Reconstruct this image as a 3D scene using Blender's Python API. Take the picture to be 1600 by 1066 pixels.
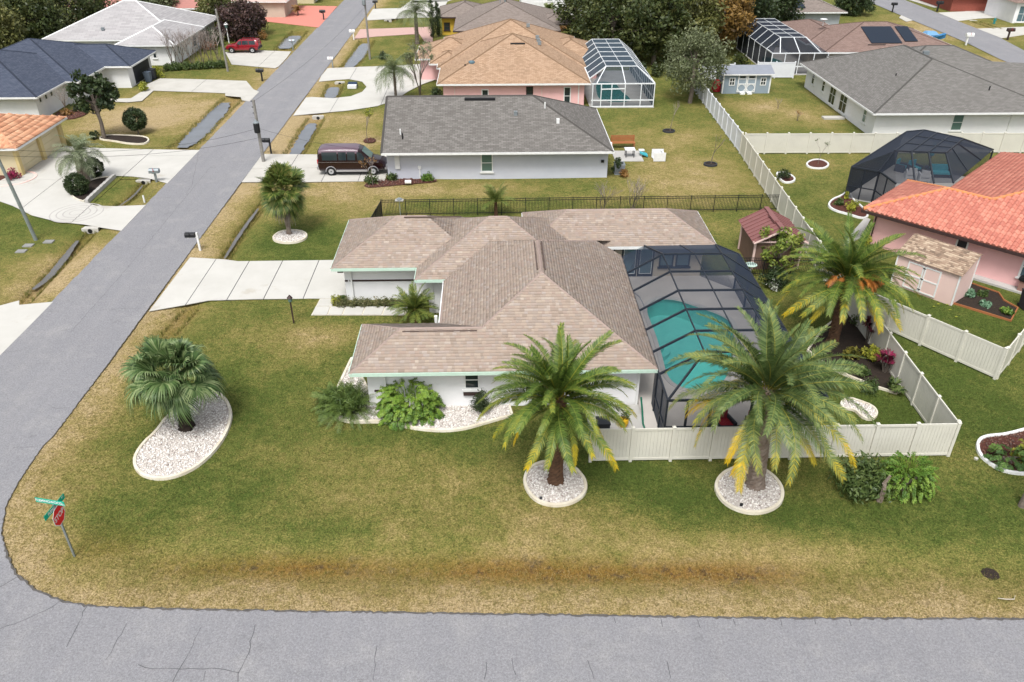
import bpy, bmesh, math, random
import numpy as np
from mathutils import Vector, Matrix
R = math.radians
for o in list(bpy.data.objects): bpy.data.objects.remove(o)
S = bpy.context.scene
COL = S.collection
# ------------------------------------------------------------------ camera
CAM_H = 23.3; FPX = 1244.0
PIT = math.atan2(768, FPX); YAW = math.atan2(35, math.hypot(768, FPX))
cd = bpy.data.cameras.new('camera'); cam = bpy.data.objects.new('camera', cd); COL.objects.link(cam)
cam.location = (0, 0, CAM_H); cam.rotation_euler = (R(90) - PIT, 0, -YAW)
cd.sensor_width = 36; cd.lens = FPX / 1600 * 36; cd.clip_end = 3000; cd.clip_start = .1
S.camera = cam
# ------------------------------------------------------------------ light (bright overcast)
SUN_EL, SUN_AZ = R(60), R(-164)          # azimuth from +Y, clockwise
w = bpy.data.worlds.new('World'); S.world = w; w.use_nodes = True
nt = w.node_tree; bgn = nt.nodes['Background']
sky = nt.nodes.new('ShaderNodeTexSky'); sky.sky_type = 'NISHITA'; sky.sun_disc = False
sky.sun_elevation = SUN_EL; sky.sun_rotation = SUN_AZ; sky.dust_density = 4; sky.air_density = 1; sky.ozone_density = 1
hs = nt.nodes.new('ShaderNodeHueSaturation'); hs.inputs['Saturation'].default_value = .3
nt.links.new(sky.outputs[0], hs.inputs['Color']); nt.links.new(hs.outputs[0], bgn.inputs[0])
bgn.inputs[1].default_value = .13
sl = bpy.data.lights.new('sun', 'SUN'); sl.energy = 1.9; sl.angle = R(18); sl.color = (1, .975, .94)
so = bpy.data.objects.new('sun', sl); COL.objects.link(so)
sd = Vector((math.sin(SUN_AZ) * math.cos(SUN_EL), math.cos(SUN_AZ) * math.cos(SUN_EL), math.sin(SUN_EL)))
so.rotation_euler = sd.to_track_quat('Z', 'Y').to_euler(); so.location = (0, 0, 60)
S.view_settings.view_transform = 'Standard'; S.view_settings.look = 'None'
S.view_settings.exposure = .62; S.view_settings.gamma = 1
S.render.engine = 'CYCLES'
# ------------------------------------------------------------------ pixel -> world (photo is 1600 x 1066)
_cy, _sy, _cp, _sp = math.cos(YAW), math.sin(YAW), math.cos(PIT), math.sin(PIT)
_fw = np.array([_sy * _cp, _cy * _cp, -_sp]); _rt = np.array([_cy, -_sy, 0.]); _up = np.cross(_rt, _fw)
def G(px, py, z=0.):
    d = _fw * FPX + _rt * (px - 800) - _up * (py - 533)
    t = (z - CAM_H) / d[2]
    return (d[0] * t, d[1] * t)
def PX(x, y, z):
    v = np.array([x, y, z - CAM_H]); D = v @ _fw
    return 800 + FPX * (v @ _rt) / D, 533 - FPX * (v @ _up) / D
def ZAT(x, y, py):
    lo, hi = -3., 22.
    for _ in range(50):
        m = (lo + hi) / 2
        if PX(x, y, m)[1] > py: lo = m
        else: hi = m
    return lo
def GP(pts, z=0.): return [G(p[0], p[1], z) for p in pts]
# ------------------------------------------------------------------ materials
MATS = {}
def nodes(name):
    m = bpy.data.materials.new(name); m.use_nodes = True
    n = m.node_tree.nodes; return m, n, m.node_tree.links, n['Principled BSDF']
def ramp(n, stops):
    r = n.new('ShaderNodeValToRGB'); e = r.color_ramp.elements
    while len(e) < len(stops): e.new(.5)
    for i, (p, c) in enumerate(stops): e[i].position = p; e[i].color = (*c, 1)
    return r
def noise(n, l, scale, detail=3, src=None, rough=.6):
    t = n.new('ShaderNodeTexNoise'); t.inputs['Scale'].default_value = scale; t.inputs['Detail'].default_value = detail
    t.inputs['Roughness'].default_value = rough
    if src is not None: l.new(src, t.inputs['Vector'])
    return t
def mix(n, l, a, b, f, typ='MIX'):
    m = n.new('ShaderNodeMix'); m.data_type = 'RGBA'; m.blend_type = typ
    for v, i in ((f, 0), (a, 6), (b, 7)):
        if isinstance(v, (int, float)): m.inputs[i].default_value = v
        elif isinstance(v, tuple): m.inputs[i].default_value = (*v, 1)
        else: l.new(v, m.inputs[i])
    return m.outputs[2]
def mth(n, l, op, a, b=0.):
    m = n.new('ShaderNodeMath'); m.operation = op
    for v, i in ((a, 0), (b, 1)):
        if isinstance(v, (int, float)): m.inputs[i].default_value = v
        else: l.new(v, m.inputs[i])
    return m.outputs[0]
def bump(n, l, b, h, strength=.5, dist=.02):
    bp = n.new('ShaderNodeBump'); bp.inputs['Strength'].default_value = strength; bp.inputs['Distance'].default_value = dist
    l.new(h, bp.inputs['Height']); l.new(bp.outputs[0], b.inputs['Normal'])
def pm(name, c, c2=None, scale=2., rough=.8, bmp=0., bscale=40., metal=0., spec=.3, wear=None):
    """painted / plain surface: two close tones in large soft noise, fine grain, fine relief"""
    if name in MATS: return MATS[name]
    m, n, l, b = nodes(name)
    g = n.new('ShaderNodeNewGeometry').outputs['Position']
    c2 = c2 or tuple(v * .86 for v in c)
    n1 = noise(n, l, scale, 5, g); n2 = noise(n, l, bscale, 2, g)
    r = ramp(n, [(.35, (0, 0, 0)), (.68, (1, 1, 1))]); l.new(n1.outputs[0], r.inputs[0])
    col = mix(n, l, c, c2, r.outputs[0])
    col = mix(n, l, col, tuple(v * .82 for v in c), mth(n, l, 'MULTIPLY', n2.outputs[0], .35))
    if wear:
        n3 = noise(n, l, wear[1], 6, g, .7); r3 = ramp(n, [(wear[2], (0, 0, 0)), (wear[2] + .12, (1, 1, 1))]); l.new(n3.outputs[0], r3.inputs[0])
        col = mix(n, l, col, wear[0], mth(n, l, 'MULTIPLY', r3.outputs[0], wear[3]))
    l.new(col, b.inputs['Base Color']); b.inputs['Roughness'].default_value = rough
    b.inputs['Metallic'].default_value = metal; b.inputs['Specular IOR Level'].default_value = spec
    if bmp: bump(n, l, b, n2.outputs[0], bmp, .02)
    MATS[name] = m; return m
def leafmat(name, stops, rough=.5, trans=.2):
    """foliage: tone per leaf from the face attribute rnd, some light passes through"""
    m, n, l, b = nodes(name)
    a = n.new('ShaderNodeAttribute'); a.attribute_name = 'rnd'
    oi = n.new('ShaderNodeObjectInfo')
    f = mth(n, l, 'ADD', a.outputs['Fac'], mth(n, l, 'MULTIPLY', mth(n, l, 'SUBTRACT', oi.outputs['Random'], .5), .18))
    r = ramp(n, stops); l.new(f, r.inputs[0])
    l.new(r.outputs[0], b.inputs['Base Color']); b.inputs['Roughness'].default_value = rough; b.inputs['Specular IOR Level'].default_value = .35
    t = n.new('ShaderNodeBsdfTranslucent'); l.new(mix(n, l, r.outputs[0], (1, 1, .35), .12), t.inputs['Color'])
    ms = n.new('ShaderNodeMixShader'); ms.inputs[0].default_value = trans
    l.new(b.outputs[0], ms.inputs[1]); l.new(t.outputs[0], ms.inputs[2]); l.new(ms.outputs[0], n['Material Output'].inputs[0])
    MATS[name] = m; return m
def rndmat(name, stops, rough=.85, bmp=.4, bscale=60., objrnd=False, blotch=.25, spec=.2):
    """pieces (shingles, tiles, stones): tone per piece"""
    m, n, l, b = nodes(name)
    g = n.new('ShaderNodeNewGeometry').outputs['Position']
    if objrnd: f = n.new('ShaderNodeObjectInfo').outputs['Random']
    else:
        a = n.new('ShaderNodeAttribute'); a.attribute_name = 'rnd'; f = a.outputs['Fac']
    r = ramp(n, stops); l.new(f, r.inputs[0])
    n1 = noise(n, l, .5, 5, g); n2 = noise(n, l, bscale, 3, g)
    c = mix(n, l, r.outputs[0], (.2, .18, .17), mth(n, l, 'MULTIPLY', n1.outputs[0], blotch))
    c = mix(n, l, c, (.6, .55, .5), mth(n, l, 'MULTIPLY', n2.outputs[0], .16))
    l.new(c, b.inputs['Base Color']); b.inputs['Roughness'].default_value = rough; b.inputs['Specular IOR Level'].default_value = spec
    bump(n, l, b, n2.outputs[0], bmp, .01)
    MATS[name] = m; return m
def roofmat(name, stops, row=.145, tab=.3, blotch=(.12, .11, .1), bl=.3, mortar=.55):
    """asphalt shingles far away: courses and tabs from the roof's own uv (metres)"""
    m, n, l, b = nodes(name)
    uv = n.new('ShaderNodeUVMap').outputs[0]
    br = n.new('ShaderNodeTexBrick'); l.new(uv, br.inputs[0]); br.inputs['Scale'].default_value = 1
    br.inputs['Brick Width'].default_value = tab; br.inputs['Row Height'].default_value = row; br.inputs['Mortar Size'].default_value = .012
    br.inputs['Mortar Smooth'].default_value = .4; br.inputs['Bias'].default_value = 0
    br.inputs['Color1'].default_value = (0, 0, 0, 1); br.inputs['Color2'].default_value = (1, 1, 1, 1); br.inputs['Mortar'].default_value = (.5, .5, .5, 1)
    r = ramp(n, stops); l.new(br.outputs['Color'], r.inputs[0])
    g = n.new('ShaderNodeNewGeometry').outputs['Position']
    mp = n.new('ShaderNodeMapping'); l.new(uv, mp.inputs[0]); mp.inputs['Scale'].default_value = (1.6, 6.9, 1)
    n1 = noise(n, l, 1., 3, mp.outputs[0]); n2 = noise(n, l, .35, 5, g)
    c = mix(n, l, r.outputs[0], stops[0][1], mth(n, l, 'MULTIPLY', n1.outputs[0], .5))
    c = mix(n, l, c, blotch, mth(n, l, 'MULTIPLY', n2.outputs[0], bl))
    c = mix(n, l, c, tuple(v * mortar for v in stops[0][1]), br.outputs['Fac'])
    l.new(c, b.inputs['Base Color']); b.inputs['Roughness'].default_value = .9; b.inputs['Specular IOR Level'].default_value = .15
    h = mth(n, l, 'SUBTRACT', n1.outputs[0], br.outputs['Fac'])
    bump(n, l, b, h, .5, .015)
    MATS[name] = m; return m
def glass(name, c=(.02, .03, .035), rough=.06):
    m, n, l, b = nodes(name); b.inputs['Base Color'].default_value = (*c, 1); b.inputs['Roughness'].default_value = rough
    b.inputs['Specular IOR Level'].default_value = .6; MATS[name] = m; return m
def screenmat(name, c, a):
    m, n, l, b = nodes(name); b.inputs['Base Color'].default_value = (*c, 1); b.inputs['Roughness'].default_value = .8
    b.inputs['Specular IOR Level'].default_value = .2
    t = n.new('ShaderNodeBsdfTransparent'); ms = n.new('ShaderNodeMixShader')
    # woven mesh: more thread is in the way at a glancing angle
    lw = n.new('ShaderNodeLayerWeight'); lw.inputs[0].default_value = .5
    f = mth(n, l, 'MINIMUM', mth(n, l, 'ADD', mth(n, l, 'MULTIPLY', mth(n, l, 'POWER', lw.outputs['Facing'], 1.7), .85), a), .95)
    l.new(f, ms.inputs[0]); l.new(t.outputs[0], ms.inputs[1]); l.new(b.outputs[0], ms.inputs[2]); l.new(ms.outputs[0], n['Material Output'].inputs[0])
    MATS[name] = m; return m
def watermat(name, c, rough=.05, c2=None, rip=3.):
    m, n, l, b = nodes(name); g = n.new('ShaderNodeNewGeometry').outputs['Position']
    n1 = noise(n, l, .6, 4, g); n2 = noise(n, l, rip, 3, g)
    l.new(mix(n, l, c, c2 or tuple(v * .7 for v in c), n1.outputs[0]), b.inputs['Base Color']); b.inputs['Roughness'].default_value = rough
    b.inputs['Specular IOR Level'].default_value = .5; bump(n, l, b, n2.outputs[0], .12, .05); MATS[name] = m; return m

W_ = pm('white_stucco', (.80, .80, .81), (.74, .75, .76), 1.2, .85, .25, 90)
LAV = pm('lavender_stucco', (.55, .57, .635), (.51, .53, .6), 1.2, .85, .25, 90)
PINK = pm('pink_stucco', (.80, .48, .47), (.74, .44, .43), 1., .85, .25, 90)
PALEPINK = pm('pale_pink_siding', (.74, .55, .50), (.70, .51, .47), 1., .8, .1, 90)
YEL = pm('yellow_stucco', (.62, .42, .06), (.55, .37, .05), 1., .85, .2, 90)
CREAM = pm('cream_stucco', (.66, .58, .38), (.6, .52, .34), 1., .85, .2, 90)
BEIGE = pm('beige_stucco', (.52, .46, .37), None, 1., .85, .2, 90)
WTRIM = pm('white_trim', (.78, .79, .78), None, 3, .5)
MINT = pm('mint_gutter', (.48, .66, .55), (.56, .70, .62), 4, .5)
BROWNTRIM = pm('dark_brown_trim', (.05, .03, .028), None, 3, .5)
VINYL = pm('cream_vinyl', (.64, .625, .55), (.59, .575, .51), 1.2, .45, .05, 30, wear=((.42, .40, .32), 1.3, .6, .2))
VINYLW = pm('white_vinyl', (.72, .74, .77), (.66, .68, .72), 1.5, .45, .05, 30)
BLACK = pm('black_metal', (.015, .016, .018), None, 5, .45)
DKBRONZE = pm('dark_bronze_frame', (.022, .027, .036), None, 5, .5)
WHITEFR = pm('white_frame', (.74, .77, .79), None, 5, .45)
CONC = pm('driveway_concrete', (.50, .485, .445), (.43, .415, .375), .7, .85, .2, 50, wear=((.33, .28, .2), .45, .62, .5))
CONCW = pm('white_concrete', (.52, .51, .475), (.46, .45, .415), .5, .85, .2, 50, wear=((.33, .28, .2), .35, .60, .55))
CONCG = pm('grey_concrete', (.46, .45, .43), (.38, .37, .35), .8, .85, .2, 50, wear=((.25, .22, .18), .6, .6, .5))
DECK = pm('pool_deck', (.52, .49, .45), (.46, .43, .4), .7, .8, .2, 60)
REDPAVE = pm('red_pavers', (.60, .22, .17), (.52, .2, .16), 2., .85, .4, 9)
PINKPAVE = pm('pink_pavers', (.52, .34, .30), (.46, .31, .28), 2., .85, .4, 9)
CURBW = pm('bed_edging', (.70, .66, .56), (.55, .48, .36), 1.5, .8, .3, 40)
MULCH = pm('red_mulch', (.10, .035, .025), (.06, .022, .016), 6, .95, 1., 30)
SOIL = pm('dark_soil', (.035, .024, .018), (.02, .015, .012), 5, .95, 1., 30)
BARK = pm('grey_bark', (.20, .165, .135), (.12, .1, .085), 6, .95, .9, 25)
PALMBARK = pm('palm_bark', (.13, .07, .04), (.06, .035, .022), 5, .95, 1., 22)
PALMGREY = pm('palm_bark_grey', (.26, .215, .18), (.13, .09, .065), 3, .95, 1., 22)
WOODPOLE = pm('pole_wood', (.27, .26, .24), (.18, .17, .155), 3, .9, .5, 25)
GALV = pm('galvanised_steel', (.30, .34, .36), None, 6, .45, metal=.5)
ORANGEWOOD = pm('stained_wood', (.34, .13, .05), None, 4, .7)
TEAL = pm('teal_cloth', (.05, .38, .45), None, 5, .8)
PLASTICW = pm('white_plastic', (.75, .76, .76), None, 5, .5)
DKGREY = pm('dark_grey_plastic', (.035, .038, .045), None, 5, .5)
RED = pm('red_cloth', (.42, .02, .03), None, 5, .7)
YELP = pm('yellow_pot', (.75, .45, .02), None, 5, .5)
MAROON = pm('maroon_metal_roof', (.23, .10, .095), (.19, .085, .08), 2, .55)
BROWNSIDE = pm('brown_siding', (.20, .125, .095), (.16, .1, .08), 2, .8, .1)
BLUEGREY = pm('blue_grey_siding', (.26, .32, .37), (.23, .285, .335), 2, .75, .1)
TYRE = pm('tyre_rubber', (.015, .015, .016), None, 5, .85)
RIM = pm('wheel_alloy', (.55, .56, .58), None, 5, .35, metal=.6)
CHROME = pm('silver_trim', (.5, .5, .52), None, 5, .3, metal=.6)
SOLAR = pm('solar_collector', (.012, .02, .035), None, 5, .35)
GLASS = glass('window_glass'); GLASSG = glass('green_window_glass', (.10, .17, .15), .12)
GLASSB = glass('blue_door_glass', (.09, .15, .18), .1)
SCRD = screenmat('dark_screen', (.020, .030, .052), .25)
SCRL = screenmat('grey_screen', (.045, .065, .085), .40)
SCRB = screenmat('black_screen', (.022, .028, .042), .46)
POOLW = watermat('pool_water', (.05, .36, .31), .05, (.03, .43, .42), 2.)
BASIN = pm('pool_plaster', (.25, .66, .60), (.20, .58, .54), 1.5, .7, .1)
def clearwater(name, tint):
    m, n, l, b = nodes(name); t = n.new('ShaderNodeBsdfTransparent'); t.inputs[0].default_value = (*tint, 1); gl = n.new('ShaderNodeBsdfGlossy'); gl.inputs['Roughness'].default_value = .03
    g = n.new('ShaderNodeNewGeometry').outputs['Position']; n2 = noise(n, l, 2.2, 4, g); bp = n.new('ShaderNodeBump'); bp.inputs['Strength'].default_value = .25; bp.inputs['Distance'].default_value = .06; l.new(n2.outputs[0], bp.inputs['Height']); l.new(bp.outputs[0], gl.inputs['Normal'])
    fr = n.new('ShaderNodeFresnel'); fr.inputs[0].default_value = 1.33; l.new(bp.outputs[0], fr.inputs['Normal']); ms = n.new('ShaderNodeMixShader'); l.new(fr.outputs[0], ms.inputs[0]); l.new(t.outputs[0], ms.inputs[1]); l.new(gl.outputs[0], ms.inputs[2]); l.new(ms.outputs[0], n['Material Output'].inputs[0]); MATS[name] = m; return m
CLEARW = clearwater('clear_pool_water', (.68, .92, .91))
POOLG = watermat('green_pool_water', (.015, .20, .19), .04)
DITCHW = watermat('ditch_water', (.17, .185, .21), .15, (.11, .115, .12), 6); DITCHD = watermat('muddy_ditch_water', (.15, .15, .148), .2, (.09, .08, .068), 6)  # grey-blue water for the wide ditches, muddy brown-grey for the narrow ones
def paint(name, c, rough=.22):
    m, n, l, b = nodes(name); b.inputs['Base Color'].default_value = (*c, 1); b.inputs['Roughness'].default_value = rough
    b.inputs['Coat Weight'].default_value = .35; b.inputs['Coat Roughness'].default_value = .08; MATS[name] = m; return m
VANP = paint('maroon_paint', (.012, .002, .004)); VANR = paint('mauve_roof_paint', (.12, .075, .10), .35)
SUVP = paint('red_paint', (.22, .006, .014)); CARP = paint('blue_grey_paint', (.20, .24, .28))
BLUEP = pm('blue_tarp', (.02, .14, .34), (.08, .28, .5), 3, .6)
GREENP = pm('green_hose', (.0, .12, .07), None, 5, .5)
SIGNR = pm('sign_red', (.80, .015, .035), None, 3, .4); SIGNG = pm('sign_green', (.0, .42, .28), None, 3, .4)
SIGNW = pm('sign_white', (.8, .8, .8), None, 3, .5)
RIDGE = pm('ridge_cap_tan', (.33, .255, .22), (.27, .21, .185), 2, .9, .4, 50)
# leaves
def gr(a, b, c): return [(0., a), (.5, b), (1., c)]
L_DATE = leafmat('date_palm_leaf', [(0, (.016, .038, .006)), (.3, (.055, .108, .014)), (.55, (.125, .19, .032)), (.72, (.215, .25, .045)), (.88, (.42, .36, .03)), (1, (.62, .42, .01))])
L_DATE2 = leafmat('date_palm_leaf_blue', [(0, (.02, .04, .012)), (.3, (.065, .115, .03)), (.55, (.14, .20, .066)), (.72, (.235, .27, .075)), (.88, (.43, .37, .04)), (1, (.62, .42, .015))])
L_YEL = leafmat('yellowed_frond', [(0, (.18, .16, .02)), (.5, (.45, .33, .015)), (1, (.68, .44, .01))])
L_FAN = leafmat('fan_palm_leaf', gr((.02, .05, .015), (.085, .15, .045), (.25, .31, .14)))
L_SABAL = leafmat('sabal_leaf', gr((.035, .065, .012), (.10, .16, .03), (.25, .24, .07)))
L_PINDO = leafmat('pindo_leaf', gr((.06, .09, .045), (.16, .20, .11), (.32, .34, .22)))
L_QUEEN = leafmat('queen_palm_leaf', gr((.04, .06, .025), (.11, .15, .06), (.22, .25, .13)))
L_PHIL = leafmat('philodendron_leaf', gr((.03, .07, .01), (.10, .20, .025), (.24, .34, .05)))
L_SHRUB = leafmat('shrub_leaf', gr((.02, .04, .012), (.06, .10, .025), (.13, .17, .05)))
L_DARK = leafmat('dark_leaf', gr((.010, .022, .008), (.028, .05, .016), (.06, .085, .03)))
L_OAK = leafmat('oak_leaf', gr((.012, .022, .006), (.042, .062, .016), (.105, .115, .035)))
L_OLIVE = leafmat('grey_green_leaf', gr((.055, .07, .03), (.13, .155, .075), (.24, .26, .15)))
L_LIME = leafmat('lime_leaf', gr((.10, .13, .02), (.26, .28, .03), (.46, .44, .06)))
L_RUST = leafmat('rust_leaf', gr((.12, .055, .02), (.25, .13, .04), (.38, .22, .07)))
L_PLUM = leafmat('plum_leaf', gr((.02, .012, .014), (.055, .03, .03), (.11, .06, .05)))
L_RED = leafmat('crimson_leaf', gr((.06, .01, .02), (.22, .015, .06), (.42, .03, .12)))
L_ORANGE = leafmat('orange_fruit_stalk', gr((.16, .05, .01), (.34, .115, .02), (.5, .22, .05)))
L_TWIG = leafmat('bare_twig', gr((.14, .11, .10), (.24, .2, .18), (.36, .31, .28)), .9, 0.)
L_GRASS = leafmat('grass_blade', [(0, (.06, .095, .016)), (.35, (.135, .15, .03)), (.62, (.25, .205, .062)), (1, (.42, .315, .14))], .7, .3)
# ------------------------------------------------------------------ mesh helpers
WL = {}                                     # world location of every parent
def link(name, me, mat, parent=None, loc=None):
    o = bpy.data.objects.new(name, me); COL.objects.link(o)
    if mat is not None and not me.materials: me.materials.append(mat)
    if parent is not None: o.parent = parent
    WL[o.name] = Vector(loc) if loc is not None else (WL[parent.name] if parent is not None else Vector((0, 0, 0)))
    if loc is not None and parent is None: o.location = loc
    return o
def tag(o, label=None, cat=None, group=None, kind=None):
    if label: o['label'] = label
    if cat: o['category'] = cat
    if group: o['group'] = group
    if kind: o['kind'] = kind
    return o
def thing(name, label, cat, loc=(0, 0, 0), rz=0, group=None):
    o = bpy.data.objects.new(name, None); COL.objects.link(o); o.location = loc; o.rotation_euler = (0, 0, rz)
    o.empty_display_size = .3; WL[o.name] = Vector(loc)
    return tag(o, label, cat, group)
def copy_tree(o, parent=None):
    c = o.copy(); COL.objects.link(c); c.parent = parent; WL[c.name] = WL[o.name]
    for ch in list(o.children): copy_tree(ch, c)
    return c
def place(root, loc, rz=0., label=None, sc=1.):
    c = copy_tree(root); c.location = loc; c.rotation_euler = (0, 0, rz); c.scale = (sc, sc, sc)
    if label: c['label'] = label
    return c
def npmesh(name, V, F, rnd=None, uv=None, smooth=False):
    V = np.asarray(V, dtype=np.float32); F = np.asarray(F, dtype=np.int32)
    me = bpy.data.meshes.new(name); k = F.shape[1]
    me.vertices.add(len(V)); me.vertices.foreach_set('co', V.ravel())
    me.loops.add(F.size); me.loops.foreach_set('vertex_index', F.ravel())
    me.polygons.add(len(F)); me.polygons.foreach_set('loop_start', np.arange(0, F.size, k, dtype=np.int32))
    if smooth: me.polygons.foreach_set('use_smooth', np.ones(len(F), dtype=bool))
    me.update(calc_edges=True)
    if rnd is not None:
        a = me.attributes.new('rnd', 'FLOAT', 'FACE'); a.data.foreach_set('value', np.asarray(rnd, dtype=np.float32))
    return me
class MB:
    """collects simple shapes in world coordinates; build() links them as ONE mesh object"""
    def __init__(s): s.v = []; s.f = []; s.r = []; s.uv = []
    def add(s, vs, fs, r=None):
        k = len(s.v); s.v += [tuple(p) for p in vs]; s.f += [tuple(i + k for i in f) for f in fs]
        s.r += [r if r is not None else .5] * len(fs); return s
    def box(s, x0, x1, y0, y1, z0, z1, r=None):
        return s.add([(x0, y0, z0), (x1, y0, z0), (x1, y1, z0), (x0, y1, z0), (x0, y0, z1), (x1, y0, z1), (x1, y1, z1), (x0, y1, z1)],
                     [(3, 2, 1, 0), (4, 5, 6, 7), (0, 1, 5, 4), (1, 2, 6, 5), (2, 3, 7, 6), (3, 0, 4, 7)], r)
    def bar(s, a, b, w, h, up=(0, 0, 1)):
        """rectangular bar from a to b, w wide, h high"""
        a, b = Vector(a), Vector(b); d = (b - a).normalized(); u = Vector(up)
        if abs(d.dot(u)) > .98: u = Vector((0, 1, 0))
        sx = d.cross(u).normalized() * w / 2; sz = sx.cross(d).normalized() * h / 2
        vs = [p + q for p in (a, b) for q in (-sx - sz, sx - sz, sx + sz, -sx + sz)]
        return s.add(vs, [(0, 1, 2, 3), (7, 6, 5, 4), (0, 4, 5, 1), (1, 5, 6, 2), (2, 6, 7, 3), (3, 7, 4, 0)])
    def tube(s, pts, rad, n=6, cap=True, r=None):
        pts = [Vector(p) for p in pts]; rads = rad if isinstance(rad, (list, tuple)) else [rad] * len(pts)
        vs = []; fs = []
        for i, p in enumerate(pts):
            d = (pts[min(i + 1, len(pts) - 1)] - pts[max(i - 1, 0)])
            d = d.normalized() if d.length > 1e-6 else Vector((0, 0, 1))
            u = Vector((1, 0, 0)) if abs(d.x) < .8 else Vector((0, 1, 0))
            sx = d.cross(u).normalized(); sy = d.cross(sx)
            for j in range(n):
                t = 2 * math.pi * j / n; vs.append(p + (sx * math.cos(t) + sy * math.sin(t)) * rads[i])
        for i in range(len(pts) - 1):
            for j in range(n):
                a = i * n + j; b = i * n + (j + 1) % n; fs.append((a, b, b + n, a + n))
        if cap: fs += [tuple(range(n))[::-1], tuple((len(pts) - 1) * n + j for j in range(n))]
        return s.add(vs, fs, r)
    def lathe(s, c, prof, n=12, r=None):
        """prof: (radius, z) pairs"""
        vs = []; fs = []
        for (rr, z) in prof:
            for j in range(n):
                t = 2 * math.pi * j / n; vs.append((c[0] + rr * math.cos(t), c[1] + rr * math.sin(t), c[2] + z))
        for i in range(len(prof) - 1):
            for j in range(n):
                a = i * n + j; b = i * n + (j + 1) % n; fs.append((a, b, b + n, a + n))
        fs += [tuple(range(n))[::-1], tuple((len(prof) - 1) * n + j for j in range(n))]
        return s.add(vs, fs, r)
    def prism(s, poly, z0, z1, r=None):
        n = len(poly); vs = [(p[0], p[1], z0) for p in poly] + [(p[0], p[1], z1) for p in poly]
        return s.add(vs, [tuple(range(n))[::-1], tuple(range(n, 2 * n))] + [(i, (i + 1) % n, n + (i + 1) % n, n + i) for i in range(n)], r)
    def poly(s, pts, r=None): return s.add(pts, [tuple(range(len(pts)))], r)
    def build(s, name, mat, parent=None, loc=None, bevel=0., smooth=False, tri=False):
        base = WL[parent.name] if parent is not None else (Vector(loc) if loc is not None else Vector((0, 0, 0)))
        me = bpy.data.meshes.new(name)
        me.from_pydata([(p[0] - base.x, p[1] - base.y, p[2] - base.z) for p in s.v], [], s.f)
        if tri or bevel:
            bm = bmesh.new(); bm.from_mesh(me)
            if bevel: bmesh.ops.bevel(bm, geom=list(bm.edges), offset=bevel, segments=2, affect='EDGES', clamp_overlap=True)
            if tri: bmesh.ops.triangulate(bm, faces=bm.faces)
            bm.to_mesh(me); bm.free()
        else:
            a = me.attributes.new('rnd', 'FLOAT', 'FACE'); a.data.foreach_set('value', np.array(s.r, dtype=np.float32))
        if smooth:
            for p in me.polygons: p.use_smooth = True
        me.update()
        return link(name, me, mat, parent, loc if parent is None else None)
def clip(poly, a, b, c):
    """keep the part of a 2-D polygon where a*x + b*y >= c"""
    out = []
    for i in range(len(poly)):
        p, q = poly[i], poly[(i + 1) % len(poly)]
        dp, dq = a * p[0] + b * p[1] - c, a * q[0] + b * q[1] - c
        if dp >= 0: out.append(p)
        if dp * dq < 0:
            t = dp / (dp - dq); out.append((p[0] + (q[0] - p[0]) * t, p[1] + (q[1] - p[1]) * t))
    return out
def ccw(poly):
    A = sum(poly[i][0] * poly[(i + 1) % len(poly)][1] - poly[(i + 1) % len(poly)][0] * poly[i][1] for i in range(len(poly)))
    return poly if A > 0 else poly[::-1]
def smooth_poly(pts, it=2, closed=True):
    for _ in range(it):
        q = []
        n = len(pts)
        for i in range(n if closed else n - 1):
            a, b = pts[i], pts[(i + 1) % n]
            q += [tuple(.75 * u + .25 * v for u, v in zip(a, b)), tuple(.25 * u + .75 * v for u, v in zip(a, b))]
        if not closed: q = [pts[0]] + q + [pts[-1]]
        pts = q
    return pts
def sheet(name, poly, z, mat, kind='structure', th=.0, parent=None):
    b = MB(); p = ccw([tuple(q[:2]) for q in poly])
    if th: b.prism(p, z - th, z)
    else: b.poly([(q[0], q[1], z) for q in p])
    o = b.build(name, mat, parent, tri=True)
    if kind: o['kind'] = kind
    return o
def curb(poly, w, z1, closed=True, z0=-.05):
    """raised edging strip along a line, one MB"""
    b = MB(); n = len(poly); vs = []; fs = []
    for i in range(n):
        p = Vector(poly[i][:2]); a = Vector(poly[i - 1 if (closed or i) else 0][:2]); c = Vector(poly[(i + 1) % n if (closed or i < n - 1) else i][:2])
        d = (c - a); d = d.normalized() if d.length > 1e-6 else Vector((1, 0)); nr = Vector((-d.y, d.x)) * w / 2
        jit = z1 * (1 + .06 * math.sin(i * 2.7))
        vs += [(p.x + nr.x, p.y + nr.y, z0), (p.x + nr.x * .8, p.y + nr.y * .8, jit), (p.x - nr.x * .8, p.y - nr.y * .8, jit), (p.x - nr.x, p.y - nr.y, z0)]
    for i in range(n if closed else n - 1):
        a = i * 4; c = ((i + 1) % n) * 4
        for j in range(3): fs.append((a + j, a + j + 1, c + j + 1, c + j))
    b.add(vs, fs); return b
# ------------------------------------------------------------------ ground with swales
ROAD_R, ROAD_L = -20.75, -26.8
rng = np.random.default_rng(7)
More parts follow.
